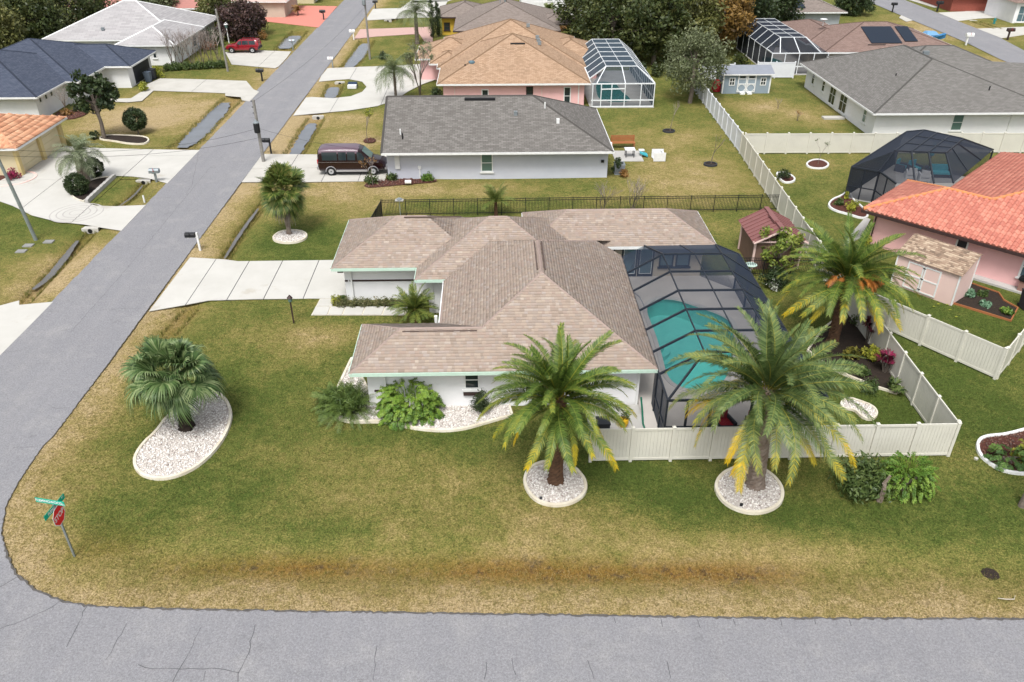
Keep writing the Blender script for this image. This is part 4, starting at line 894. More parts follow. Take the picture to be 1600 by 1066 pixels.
vent(t, 45.2, 85.3, 5.3, GALV, .6); pipe(t, 40.2, 80.5, 4.0, BLACK); pipe(t, 47.6, 76.5, 3.7, BLACK)
MB().box(33.6, 35.7, 79.8, 80.6, -.05, .12).build('step', CONC, t)
# solar house
t, ro = house('house with reddish-brown roof carrying dark solar collectors', (48, 106), [(40, 57.5, 99, 113.5, .3), (39.5, 47, 104, 118, .3, '', .03)], [(40.6, 56.8, 99.6, 112.8), (40.2, 46.4, 104, 117)], BEIGE, SH_RED, WTRIM)
def slope(y): return 2.5 + .3 * (y - 99)
for (x0, x1, y0, y1) in ((46.4, 50.2, 100.9, 104.9), (50.7, 52.3, 101.3, 104.9)):
    o = MB(); n_ = Vector((0, -.287, .958)) * .06
    v = [(x0, y0, slope(y0) + .05), (x1, y0, slope(y0) + .05), (x1, y1, slope(y1) + .05), (x0, y1, slope(y1) + .05)]; o.add(v + [Vector(q) + n_ for q in v], [(4, 5, 6, 7), (0, 1, 5, 4), (1, 2, 6, 5), (2, 3, 7, 6), (3, 0, 4, 7)]); o.build('solar_collector', SOLAR, t)
o = MB(); o.lathe((42.6, 107.6, 4.0), [(.04, 0), (.04, .5), (.1, .55), (.45, .75), (.47, .8), (.4, .82)], 12); o.build('satellite_dish', PLASTICW, t)
o = MB(); o.bar((45.8, 100.5, slope(100.5) + .1), (48, 100.5, slope(100.5) + .1), .06, .06); o.build('collector_pipe', BLACK, t)
t, ro = house('grey house at the top with one dark solar collector on its roof', (47, 134), [(41, 53.5, 126.6, 142, .34)], [(41.7, 52.8, 127.3, 141)], pm('grey_stucco', (.4, .43, .46)), SH_BRN, WTRIM)
o = MB(); v = [(43.2, 127.6, 2.93), (47.4, 127.6, 2.93), (47.0, 132, 4.42), (43.2, 132, 4.42)]; o.add(v + [(a, b - .02, c + .07) for a, b, c in v], [(4, 5, 6, 7), (0, 1, 5, 4), (1, 2, 6, 5), (3, 0, 4, 7)]); o.build('solar_collector', SOLAR, t)
# brick-red house corner, far right
t, ro = house('red brick house corner with white door frame at the far right street', (88, 146), [(77, 92, 141.5, 155, .4)], [(77.6, 91.4, 142.2, 154)], pm('red_brick', (.3, .085, .06), (.24, .07, .05), 6, .85, .4, 30), SH_RED, WTRIM)
t = thing('house', 'white corner with glazed grey door at the far right edge', 'house', (84.3, 134, 0)); walls(t, rect(82.2, 88, 131.6, 140), 3, W_); window(t, (83.6, 131.6, .1), SOUTH, 1.8, 2.4, WTRIM, GLASSB, 'hv')
P, E, Gt = hip(81.6, 88.6, 131, 140.6, 3, .4); roofmesh(P, 'roof', SH_RED, t)
# ---- coral house (turned about 46 degrees)
CA = R(-46); cu = (math.cos(CA), math.sin(CA)); cv = (-math.sin(CA), math.cos(CA)); C0 = (25.0, 50.0)
def cf(u, v, z=None):
    x, y = C0[0] + cu[0] * u + cv[0] * v, C0[1] + cu[1] * u + cv[1] * v
    return (x, y) if z is None else (x, y, z)
t = thing('house', 'pink house with coral barrel-tile roof and dark brown gutters', 'house', (*cf(8, 8), 0)); ch = t
CP = .38
def cz(d): return 2.55 + CP * d
k = 3.75
cP = [[cf(0, 0, 2.55), cf(22, 0, 2.55), cf(22, 7, cz(7)), cf(9.8, 7, cz(7)), cf(6.55, k, cz(k)), cf(k, k, cz(k))], [cf(0, 7.5, 2.55), cf(0, 0, 2.55), cf(k, k, cz(k))],
      [cf(0, 7.5, 2.55), cf(k, k, cz(k)), cf(6.55, k, cz(k)), cf(2.8, 7.5, 2.55)], [cf(2.8, 7.5, 2.55), cf(6.55, k, cz(k)), cf(9.8, 7, cz(7)), cf(9.8, 12.3, cz(7)), cf(2.8, 19.3, 2.55)], [cf(9.8, 7, cz(7)), cf(22, 7, cz(7)), cf(16.8, 19.3, 2.55), cf(2.8, 19.3, 2.55), cf(9.8, 12.3, cz(7))]]
T_CO = rndmat('coral_tile', [(0, (.42, .12, .08)), (.5, (.48, .15, .10)), (1, (.55, .205, .14))], .75, .3, 30, blotch=.08); T_CO2 = rndmat('coral_tile_piece', [(0, (.42, .12, .08)), (.5, (.48, .15, .10)), (1, (.55, .205, .14))], .75, .3, 30, True, .08)
ro = roofmesh(cP, 'roof', T_CO, t); tiles(ro, [[cf(0, 0, 2.55), cf(13, 0, 2.55), cf(13, 7, cz(7)), cf(9.8, 7, cz(7)), cf(6.55, k, cz(k)), cf(k, k, cz(k))], cP[1], cP[2], cP[3]], T_CO, T_CO2, .33, .37, 300, 5, .11)
T_CAP = pm('orange_ridge_tile', (.62, .25, .09), (.5, .2, .1), 5, .8, .3, 20)
for a, b in [(cf(0, 0, 2.6), cf(k, k, cz(k) + .05)), (cf(k, k, cz(k) + .05), cf(6.55, k, cz(k) + .05)), (cf(6.55, k, cz(k) + .05), cf(9.8, 7, cz(7) + .05)), (cf(9.8, 7, cz(7) + .05), cf(22, 7, cz(7) + .05)), (cf(0, 7.5, 2.6), cf(k, k, cz(k) + .05)), (cf(9.8, 7, cz(7) + .05), cf(9.8, 12.3, cz(7) + .05))]:
    a, b = Vector(a), Vector(b); n_ = max(1, int((b - a).length / .42))
    for i in range(n_): MB().tube([a + (b - a) * (i / n_), a + (b - a) * ((i + 1.08) / n_)], [.13, .1], 8).build('ridge_tile', T_CAP, ro)
gutters(t, [(cf(-.05, -.06, 2.53), cf(22, -.06, 2.53)), (cf(-.06, 0, 2.53), cf(-.06, 7.5, 2.53)), (cf(0, 7.5, 2.53), cf(2.8, 7.5, 2.53))], BROWNTRIM, .16, .14)
walls(t, [cf(.6, .75), cf(21, .75), cf(21, 18.7), cf(3.4, 18.7), cf(3.4, 6.9), cf(.6, 6.9)], 2.6, PINK)
window(t, cf(6.35, .75, 1.45), CA - math.pi / 2, .75, .85, WTRIM, GLASS, '', .1); window(t, cf(10.9, .75, .75), CA - math.pi / 2, 2.0, 1.45, WTRIM, GLASSB, 'h', .12)
MB().tube([cf(.75, .62, 0), cf(.75, .62, 2.4)], .05, 6).build('downspout', BROWNTRIM, t)
b_ = MB(); b_.prism(ccw([cf(7.3, .1), cf(14, .1), cf(14, .74), cf(7.3, .74)]), -.05, .1); b_.build('concrete_footing', CONCG, t)
# ------------------------------------------------------------------ pools and screen cages
def ellipse_blob(pts): return smooth_poly(pts, 3)
def deck_with_pool(deck, pool, z, dm, wm, label, copm=None, steps=None):
    t = thing('swimming_pool', label, 'pool', (sum(p[0] for p in pool) / len(pool), sum(p[1] for p in pool) / len(pool), 0))
    pool = ccw(pool)
    curb(pool, .32, z + .03, True, z - .1).build('coping', copm or CONCG, t)
    MB().poly([(p[0], p[1], z + .008) for p in pool]).build('water', wm, t, tri=True)
    return t
def cage(label, sect, ys, fm, sm, w=.09, ends=(True, True), hipfront=None, name='pool_cage', frame=None, purl=(), midz=True, door_=None):
    """sect: (x, z) outline across; ys: stations of the cross beams. frame maps (x, y, z) to world"""
    fr = frame or (lambda x, y, z: (x, y, z))
    xm = sum(s[0] for s in sect) / len(sect); c = fr(xm, sum(ys) / len(ys), 0)
    t = thing(name, label, 'pool cage', (c[0], c[1], 0))
    def beam(a, b, nm='beam', ww=w): MB().bar(fr(*a), fr(*b), ww, ww * 1.3).build(nm, fm, t)
    def scr(pts): MB().poly([fr(*p) for p in pts]).build('screen_panel', sm, t)
    for y in ys:
        for a, b in zip(sect[:-1], sect[1:]): beam((a[0], y, a[1]), (b[0], y, b[1]))
    for i, s in enumerate(sect):
        if s[1] > .2:
            for y0, y1 in zip(ys[:-1], ys[1:]): beam((s[0], y0, s[1]), (s[0], y1, s[1]), 'purlin', w * .7)
    for x, z in purl:
        for y0, y1 in zip(ys[:-1], ys[1:]): beam((x, y0, z), (x, y1, z), 'purlin', w * .55)
    for a, b in zip(sect[:-1], sect[1:]):
        for y0, y1 in zip(ys[:-1], ys[1:]): scr([(a[0], y0 + .02, a[1]), (b[0], y0 + .02, b[1]), (b[0], y1 - .02, b[1]), (a[0], y1 - .02, a[1])])
    return t, beam, scr
# main pool: bronze mansard cage against the right eave
mpool = ccw(ellipse_blob(GP([(1007, 486), (1009, 474), (1028, 464), (1054, 465), (1078, 472), (1100, 480), (1122, 487), (1143, 498), (1151, 515), (1150, 545), (1145, 580), (1128, 606), (1087, 613), (1058, 606), (1039, 590), (1031, 556), (1022, 525), (1013, 503)], .08)))
def holed(name, outer, inner, z, mat):
    bm = bmesh.new(); ed = []
    for lp in (outer, inner):
        vs = [bm.verts.new((p[0], p[1], z)) for p in lp]; ed += [bm.edges.new((vs[i], vs[(i + 1) % len(vs)])) for i in range(len(vs))]
    bmesh.ops.triangle_fill(bm, use_beauty=True, edges=ed); bmesh.ops.recalc_face_normals(bm, faces=bm.faces)
    for f in bm.faces:
        if f.normal.z < 0: f.normal_flip()
    me = bpy.data.meshes.new(name); bm.to_mesh(me); bm.free(); o = link(name, me, mat); o['kind'] = 'structure'; return o
dk = holed('pool_deck', rect(7.0, 15.3, 28.5, 45.3), mpool, .07, DECK)
sk = MB(); c_ = rect(7.0, 15.3, 28.5, 45.3); sk.add([(*p, -.15) for p in c_] + [(*p, .068) for p in c_], [(i, (i + 1) % 4, 4 + (i + 1) % 4, 4 + i) for i in range(4)]); sk.build('deck_edge', DECK, dk)
sp = thing('swimming_pool', 'turquoise kidney-shaped pool under the dark mansard screen cage', 'pool', (10.5, 34.5, 0))
curb(mpool, .3, .1, True, .0).build('coping', CONCG, sp)
n_ = len(mpool); bs = MB(); bs.add([(*p, -1.25) for p in mpool] + [(*p, .07) for p in mpool], [((i + 1) % n_, i, n_ + i, n_ + (i + 1) % n_) for i in range(n_)]); bs.build('basin_wall', BASIN, sp)
MB().poly([(*p, -1.2) for p in mpool]).build('basin_floor', BASIN, sp, tri=True)
MB().poly([(*p, -.03) for p in mpool]).build('water', CLEARW, sp, tri=True)
for i, rr in enumerate((1.45, 1.1, .75)):
    a0 = [(8.75 + rr * math.cos(a), 37.9 + rr * math.sin(a)) for a in [R(-100) + R(170) * k / 12 for k in range(13)]]
    MB().prism(ccw(a0 + [(8.3, 37.9 + rr), (8.0, 37.9), (8.3, 37.9 - rr)]), -1.19, -.95 + .27 * i).build('pool_step', BASIN, sp, tri=True)
YS = [28.6, 30.7, 32.6, 34.7, 36.7, 38.9, 41.1]
sect = [(7.62, 2.42), (9.6, 3.62), (13.0, 3.62), (14.8, 2.45), (14.8, .07)]
pc, beam, scr = cage('dark mansard screen cage joined to the eave of the white house', sect, YS[1:], DKBRONZE, SCRD, .08, purl=[(11.45, 3.62)])
# front slope and front wall, back strip up to the wing
yf, y1 = 28.6, 30.7
for a, b in [((9.6, y1, 3.62), (7.62, yf, 2.42)), ((13.0, y1, 3.62), (14.8, yf, 2.45)), ((11.45, y1, 3.62), (11.45, yf, 2.43)), ((7.62, yf, 2.42), (14.8, yf, 2.45)), ((7.62, yf, 2.42), (7.62, y1, 2.42)), ((14.8, yf, 2.45), (14.8, y1, 2.45)), ((7.62, yf, .9), (14.8, yf, .9)), ((7.62, 31., .9), (7.62, yf, .9)), ((7.62, yf, .1), (14.8, yf, .1))]: beam(a, b, 'beam', .08)
for x in (7.62, 8.55, 9.6, 11.45, 13.0, 14.8): beam((x, yf, .07), (x, yf, 2.42), 'post', .09)
for y in (29.7, 31.0): beam((7.62, y, .07), (7.62, y, 2.42), 'post', .08)
scr([(7.62, yf, 2.42), (14.8, yf, 2.45), (13.0, y1, 3.62), (9.6, y1, 3.62)]); scr([(7.62, yf, 2.42), (9.6, y1, 3.62), (7.62, y1, 2.42)]); scr([(14.8, yf, 2.45), (14.8, y1, 2.45), (13.0, y1, 3.62)])
scr([(7.62, yf, .07), (14.8, yf, .07), (14.8, yf, 2.45), (7.62, yf, 2.42)]); scr([(14.8, yf, .07), (14.8, y1, .07), (14.8, y1, 2.45), (14.8, yf, 2.45)]); scr([(7.62, yf, .07), (7.62, 31.6, .07), (7.62, 31.6, 2.42), (7.62, yf, 2.42)])
for y in YS: beam((14.8, y, .07), (14.8, y, 2.45), 'post', .09)
beam((14.8, 28.6, .95), (14.8, 43.4, .95), 'rail', .07)
yb = 41.1
scr([(7.62, yb, 2.42), (9.6, yb, 3.62), (9.2, 44.5, 2.58), (7.62, 43.3, 2.42)]); scr([(9.6, yb, 3.62), (13.0, yb, 3.62), (13.6, 44.5, 2.6), (9.2, 44.5, 2.58)]); scr([(13.0, yb, 3.62), (14.8, yb, 2.45), (14.8, 43.4, 2.45), (13.6, 44.5, 2.6)]); scr([(14.8, yb, .07), (14.8, 43.4, .07), (14.8, 43.4, 2.45), (14.8, yb, 2.45)]); scr([(13.15, 45.2, .07), (14.8, 43.4, .07), (14.8, 43.4, 2.45), (13.6, 44.5, 2.6), (13.15, 45.2, 2.45)])
beam((9.6, yb, 3.62), (9.2, 44.5, 2.58)); beam((13.0, yb, 3.62), (13.6, 44.5, 2.6)); beam((11.45, yb, 3.62), (11.4, 44.5, 2.59), 'purlin', .05); beam((13.6, 44.5, 2.6), (14.8, 43.4, 2.45)); beam((14.8, yb, 2.45), (14.8, 43.4, 2.45)); beam((14.8, 43.4, .07), (14.8, 43.4, 2.45), 'post')
# handrail at the pool steps
h = MB(); h.tube([(8.15, 41.9, .07), (8.15, 41.7, .95), (8.5, 41.0, .9), (8.75, 40.4, .5)], .03, 6); tag(h.build('handrail', CHROME, None, (8.3, 41.3, .07)), 'bent steel handrail at the steps of the turquoise pool', 'handrail')
# pink house cage, white frame
sheet('pool_deck', rect(10.3, 17.1, 84.6, 101), .05, CONCG, th=.15)
deck_with_pool(None, ellipse_blob([(11.4, 86.6), (14.8, 86.2), (15.3, 88.0), (14.6, 91), (14.6, 95), (12.2, 96), (11.6, 92)]), .05, CONCG, POOLG, 'dark green pool inside the white-framed cage of the pink house')
sect = [(10.4, 2.45), (12.1, 3.7), (15.4, 3.7), (17.0, 2.45), (17.0, .05)]; ys = [84.7 + 2.35 * i for i in range(1, 8)]
pc, beam, scr = cage('white-framed screen cage at the side of the pink house', sect, ys, WHITEFR, SCRL, .08, purl=[(13.75, 3.7)])
yf, y1 = 84.7, ys[0]
for a, b in [((12.1, y1, 3.7), (10.9, yf, 2.45)), ((15.4, y1, 3.7), (17., yf, 2.45)), ((13.75, y1, 3.7), (13.9, yf, 2.45)), ((10.4, yf, 2.45), (17., yf, 2.45)), ((17., yf, 2.45), (17., y1, 2.45)), ((10.4, yf, .75), (17., yf, .75)), ((10.4, yf, .1), (17., yf, .1)), ((17, yf, .9), (17, 101, .9)), ((11.4, yf, 1.9), (13.9, yf, 1.95))]: beam(a, b, 'beam', .09)
for x in (10.5, 11.4, 12.5, 13.9, 15.6, 17.): beam((x, yf, .05), (x, yf, 2.45), 'post', .09)
for y in [84.7 + 1.18 * k for k in range(1, 14)]: beam((17., y, .05), (17., y, 2.45), 'post', .07)
scr([(10.4, yf, 2.45), (17., yf, 2.45), (15.4, y1, 3.7), (12.1, y1, 3.7)]); scr([(17., yf, 2.45), (17., y1, 2.45), (15.4, y1, 3.7)]); scr([(10.4, yf, .05), (17., yf, .05), (17., yf, 2.45), (10.4, yf, 2.45)]); scr([(17., yf, .05), (17., y1, .05), (17., y1, 2.45), (17., yf, 2.45)])
# solar house cage
sheet('pool_deck', rect(33.6, 41, 98.5, 114), .05, CONCG, th=.15)
deck_with_pool(None, ellipse_blob([(34.6, 100.5), (37, 100.2), (37.8, 103), (37, 108), (34.8, 108)]), .05, CONCG, POOLG, 'small green pool inside the cage beside the reddish-brown roof')
sect = [(33.7, .05), (33.7, 2.45), (35.2, 3.8), (38.3, 3.8), (40.3, 2.5)]; ys = [98.8 + 2.5 * i for i in range(1, 7)]
pc, beam, scr = cage('white-framed screen cage beside the house with solar collectors', sect, ys, WHITEFR, SCRB, .075, purl=[(36.8, 3.8)])
yf, y1 = 98.8, ys[0]
for a, b in [((35.2, y1, 3.8), (34.6, yf, 2.45)), ((38.3, y1, 3.8), (39.6, yf, 2.45)), ((36.8, y1, 3.8), (37.0, yf, 2.45)), ((33.7, yf, 2.45), (40.5, yf, 2.45)), ((33.7, yf, 2.45), (33.7, y1, 2.45)), ((33.7, yf, .9), (40.5, yf, .9))]: beam(a, b, 'beam', .09)
for x in (33.7, 35.3, 37.0, 38.8, 40.5): beam((x, yf, .05), (x, yf, 2.45), 'post', .09)
for y in ys: beam((33.7, y, .05), (33.7, y, 2.45), 'post', .08)
scr([(33.7, yf, 2.45), (40.5, yf, 2.45), (38.3, y1, 3.8), (35.2, y1, 3.8)]); scr([(33.7, yf, 2.45), (35.2, y1, 3.8), (33.7, y1, 2.45)]); scr([(33.7, yf, .05), (40.5, yf, .05), (40.5, yf, 2.45), (33.7, yf, 2.45)]); scr([(33.7, yf, .05), (33.7, y1, .05), (33.7, y1, 2.45), (33.7, yf, 2.45)])
# coral house cage: leans on the back of the wing, hipped, black

t = thing('pool_cage', 'black hipped screen cage behind the coral-roofed house', 'pool cage', (*G(1440, 270), 0))
def wp(px, py, z): return (*G(px, py, z), z)
K = {'A': wp(1331, 261, 2.5), 'B': wp(1417, 206, 4.0), 'C': wp(1444, 203.5, 4.0), 'D': wp(1505, 217, 4.0), 'E': wp(1552, 234, 2.6), 'F': wp(1398, 236, 4.0), 'Gc': wp(1374, 268, 2.5), 'H': wp(1400, 287, 2.5), 'I': wp(1478, 239, 4.0), 'J': wp(1490, 286, 2.55)}
K['F'] = tuple(a + (b - a) * .3 for a, b in zip(K['B'], K['F'])) if False else K['F']
A0 = (K['A'][0], K['A'][1], .05); G0 = (K['Gc'][0], K['Gc'][1], .05)
def bm_(a, b, nm='beam', w_=.1): MB().bar(K.get(a, a) if isinstance(a, str) else a, K.get(b, b) if isinstance(b, str) else b, w_, w_ * 1.2).build(nm, DKBRONZE, t)
def lerp(a, b, f): a = K[a] if isinstance(a, str) else a; b = K[b] if isinstance(b, str) else b; return tuple(p + (q - p) * f for p, q in zip(a, b))
def sc_(*p): MB().poly([K[q] if isinstance(q, str) else q for q in p]).build('screen_panel', SCRB, t, tri=True)
for a, b in [('A', 'B'), ('B', 'C'), ('C', 'D'), ('D', 'E'), ('A', 'Gc'), ('Gc', 'F'), ('F', 'C'), ('F', 'I'), ('I', 'D'), ('Gc', 'H'), ('I', 'J')]: bm_(a, b)
for f in (.35, .7): bm_(lerp('F', 'C', f), lerp('I', 'D', f))
for f in (.33, .66): bm_(lerp('F', 'I', f), lerp('C', 'D', f)); bm_(lerp('F', 'I', f), lerp('H', 'J', f)); bm_(lerp('I', 'D', f), lerp('J', 'E', f))
bm_('A', A0, 'post'); bm_('Gc', G0, 'post'); bm_(lerp('A', 'Gc', .5), (*lerp('A', 'Gc', .5)[:2], .05), 'post', .07)
Hg = (K['H'][0], K['H'][1], .05); bm_(lerp('Gc', 'H', .5), (*lerp('Gc', 'H', .5)[:2], .05), 'post', .07); bm_((*K['A'][:2], 1.0), (*K['Gc'][:2], 1.0), 'rail', .06); bm_((*K['Gc'][:2], 1.0), (*K['H'][:2], 1.0), 'rail', .06)
Bb = (K['B'][0] + 4.2, K['B'][1] + 3.2); far = [(K['A'][0] + .0, K['A'][1], .05), K['A']]
sc_('A', 'B', 'C', 'F', 'Gc'); sc_('F', 'C', 'D', 'I'); sc_('Gc', 'F', 'I', 'J', 'H'); sc_('I', 'D', 'E', 'J'); sc_(A0, G0, 'Gc', 'A'); sc_(G0, Hg, 'H', 'Gc')
# far wall of the cage
bk = [lerp('A', 'B', 0), (K['B'][0] + 1.5, K['B'][1] + 3.5, 2.5), (K['E'][0], K['E'][1], 2.5)]
sc_(A0, (bk[1][0], bk[1][1], .05), bk[1], 'A'); sc_((bk[1][0], bk[1][1], .05), (bk[2][0], bk[2][1], .05), bk[2], bk[1]); sc_('A', bk[1], 'B'); sc_('B', bk[1], bk[2], 'E', 'D', 'C')
for q in bk[1:]: MB().bar((q[0], q[1], .05), q, .09, .1).build('post', DKBRONZE, t)
sheet('pool_deck', [A0[:2], G0[:2], Hg[:2], K['J'][:2], K['E'][:2], bk[1][:2]], .05, CONCG, th=.15)
# patio furniture in that cage
def armchair(label, x, y, rz, cm, fm, w=.75, group=None):
    t = thing('patio_chair', label, 'chair', (x, y, .05), rz, group)
    def b(nm, m, *a): mb = MB(); mb.box(*a); me = mb; o = me.build(nm, m, None); o.parent = t; return o
    b('seat', cm, -w / 2, w / 2, -.35, .3, .3, .46); b('backrest', cm, -w / 2, w / 2, .3, .42, .4, .95)
    for s in (-1, 1): b('arm', fm, s * (w / 2 + .06) - .06, s * (w / 2 + .06) + .06, -.38, .42, .0, .62)
    b('base', fm, -w / 2, w / 2, -.34, .4, .05, .29); return t
for (px, py, lb, rz, cm, w_) in [(1427, 270, 'teal-cushioned armchair in the black cage by the tall umbrella', .4, TEAL, .75), (1466, 277, 'teal-cushioned patio sofa in the black cage', -.1, TEAL, 1.5), (1407, 268, 'teal side stool chair at the far corner of the black cage', .8, TEAL, .6), (1422, 279, 'white slatted patio chair farther from the teal sofa', 2.8, PLASTICW, .6), (1442, 283, 'white slatted patio chair beside the teal sofa', 2.9, PLASTICW, .6)]:
    x, y = G(px, py); armchair(lb, x, y, rz, cm, PLASTICW if cm is PLASTICW else DKGREY, w_)
x, y = G(1450, 262); u = thing('patio_umbrella', 'closed teal patio umbrella standing in the black cage', 'umbrella', (x, y, .05)); MB().tube([(x, y, .05), (x, y, 2.5)], .03, 6).build('pole', DKGREY, u); MB().lathe((x, y, 0), [(.05, 1.0), (.2, 1.1), (.16, 1.8), (.04, 2.45)], 10).build('canopy', TEAL, u); MB().lathe((x, y, 0), [(.3, .05), (.28, .14), (.05, .18)], 12).build('base', DKGREY, u)
# red chairs seen through the front of the main cage
for (x, y, lb, rz) in [(10.6, 29.4, 'red-cushioned patio chair nearer the steps end of the dark cage front', .3), (12.0, 29.2, 'red-cushioned patio chair behind the leaning palm in the dark cage', -.3)]: armchair(lb, x, y, rz, RED, DKGREY, .7)
# ------------------------------------------------------------------ fences
def vinyl_fence(label, a, b, n, mat=None, h=1.8, capm=None):
    a, b = Vector((a[0], a[1], 0)), Vector((b[0], b[1], 0)); d = (b - a) / n; u = d.normalized(); mat = mat or VINYL
    t = thing('vinyl_fence', label, 'fence', tuple(a)); ang = math.atan2(u.x, -u.y)
    L = d.length; r = random.Random(int(L * 1000) + n)
    # shared meshes in a frame along +X
    def shared(nm, fn):
        mb = MB(); fn(mb); me = bpy.data.meshes.new(nm); me.from_pydata(mb.v, [], mb.f); me.materials.append(mat); me.update(); return me
    def pan(m):
        k = max(4, int(L / .16)); w_ = (L - .13) / k
        for i in range(k): m.box(.065 + i * w_, .065 + (i + 1) * w_ - .008, -.012, .012, .1, h - .1)
    mp_ = shared('panel', pan); rl = shared('rail', lambda m: m.box(.05, L - .05, -.03, .03, h - .11, h)); rl2 = shared('rail', lambda m: m.box(.05, L - .05, -.03, .03, .04, .16))
    po = shared('post', lambda m: m.box(-.065, .065, -.065, .065, -.1, h + .06)); cp = shared('post_cap', lambda m: m.add([(-.085, -.085, h + .06), (.085, -.085, h + .06), (.085, .085, h + .06), (-.085, .085, h + .06), (0, 0, h + .14)], [(0, 1, 4), (1, 2, 4), (2, 3, 4), (3, 0, 4), (3, 2, 1, 0)]))
    rz = math.atan2(u.y, u.x)
    for i in range(n + 1):
        p = d * i
        for me, nm in ((po, 'post'),) + (() if i == n else ((mp_, 'panel'), (rl, 'rail'), (rl2, 'rail'))):
            o = bpy.data.objects.new(nm, me); COL.objects.link(o); o.parent = t; o.location = p; o.rotation_euler = (r.uniform(-.008, .008), 0, rz)
            if nm == 'post': c = bpy.data.objects.new('post_cap', cp); COL.objects.link(c); c.parent = o
    return t
vinyl_fence('cream vinyl fence across the front, behind the two date palms', (4.15, 27.42), (20.35, 27.42), 9)
vinyl_fence('cream vinyl fence running back along the planted bed', (20.38, 27.55), (20.95, 46.4), 10)
vinyl_fence('cream vinyl fence between the maroon shed lawn and the coral house lawn', (20.97, 46.5), (22.2, 69.5), 12)
vinyl_fence('white vinyl fence beside the lavender house back lawn, farthest stretch', (22.22, 69.6), (22.9, 92.), 12, VINYLW)
vinyl_fence('white vinyl fence in front of the grey-roofed house wall', (22.45, 69.4), (49.5, 69.0), 14, VINYL)
vinyl_fence('white vinyl fence between the blue-grey shed and the grey-roofed house', (31.6, 97.2), (36.0, 97.0), 2, VINYLW)
vinyl_fence('white vinyl fence end behind the olive-leaved tree and the shed', (24.2, 95.6), (28.6, 96.4), 2, VINYLW)
vinyl_fence('cream vinyl fence slanting beside the pale pink shed', (21.1, 40.2), (25.8, 33.45), 4)
vinyl_fence('cream vinyl fence end at the coral house path', (25.95, 33.5), (29.8, 37.3), 3)
x, y = 5.95, 27.3
def iron_fence(label, pts, bay, h=1.25):
    t = thing('metal_fence', label, 'fence', (pts[0][0], pts[0][1], 0))
    for a, b in zip(pts[:-1], pts[1:]):
        a, b = Vector((*a, 0)), Vector((*b, 0)); n = max(1, round((b - a).length / bay)); d = (b - a) / n
        for i in range(n + 1):
            p = a + d * i; MB().box(p.x - .03, p.x + .03, p.y - .03, p.y + .03, -.05, h + .06).build('post', BLACK, t)
            if i == n: continue
            q = p + d
            for z in (.14, h - .16, h): MB().bar((p.x, p.y, z), (q.x, q.y, z), .03, .035).build('rail', BLACK, t)
            m = MB(); k = max(2, int(d.length / .11))
            for j in range(1, k): c = p + d * (j / k); m.box(c.x - .012, c.x + .012, c.y - .012, c.y + .012, .08, h)
            m.build('picket', BLACK, t)['kind'] = 'stuff'
    return t
iron_fence('long black metal picket fence behind the white house', [(-8.35, 55.75), (21.9, 56.1)], 1.83)
iron_fence('short black metal fence return running towards the garage', [(-8.35, 55.65), (-8.9, 50.5)], 1.75)
iron_fence('black metal fence between the pool cage and the maroon shed', [(15.4, 45.4), (20.7, 45.2)], 1.75)
# ------------------------------------------------------------------ sheds
t = thing('shed', 'brown shed with ribbed maroon roof by the black metal fence', 'shed', (18, 47.6, 0))
walls(t, rect(16.75, 19.75, 46.35, 49.4), 2.0, BROWNSIDE)
ro = MB()
for s, x0, x1 in ((1, 16.5, 18.25), (-1, 20.0, 18.25)):
    ro.add([(x0, 46.0, 1.95), (x0, 49.75, 1.95), (x1, 49.75, 2.85), (x1, 46.0, 2.85)], [(0, 1, 2, 3) if s < 0 else (3, 2, 1, 0)])
ro = ro.build('roof', MAROON, t)
for i in range(9):
    y = 46.05 + i * .455; MB().bar((16.5, y, 1.98), (18.25, y, 2.88), .05, .05).build('roof_rib', MAROON, ro); MB().bar((20.0, y, 1.98), (18.25, y, 2.88), .05, .05).build('roof_rib', MAROON, ro)
MB().bar((18.25, 46.0, 2.9), (18.25, 49.75, 2.9), .3, .06).build('ridge_cap', MAROON, ro); MB().box(18.0, 18.3, 47.2, 48.5, 2.85, 2.98).build('ridge_vent', MAROON, ro)
g = MB(); g.add([(16.75, 46.35, 2.0), (19.75, 46.35, 2.0), (18.25, 46.35, 2.75)], [(0, 1, 2)]); g.build('gable', BROWNSIDE, t); g = MB(); g.add([(17.98, 46.3, 2.1), (18.5, 46.3, 2.1), (18.5, 46.3, 2.45), (17.98, 46.3, 2.45)], [(0, 1, 2, 3)]); g.build('gable_vent', BLACK, t)
for a, b in [((16.5, 45.98, 1.95), (18.25, 45.98, 2.85)), ((20.0, 45.98, 1.95), (18.25, 45.98, 2.85)), ((16.5, 46.2, 1.95), (20.0, 46.2, 1.95))]: MB().bar(a, b, .05, .1).build('trim', PALEPINK, t)
for (x, y) in ((16.73, 46.33), (19.77, 46.33), (16.73, 49.42), (19.77, 49.42)): MB().box(x - .06, x + .06, y - .06, y + .06, 0, 2.0).build('corner_trim', PALEPINK, t)
door(t, (18.25, 46.35, 0), SOUTH, 1.4, 1.85, BROWNSIDE)
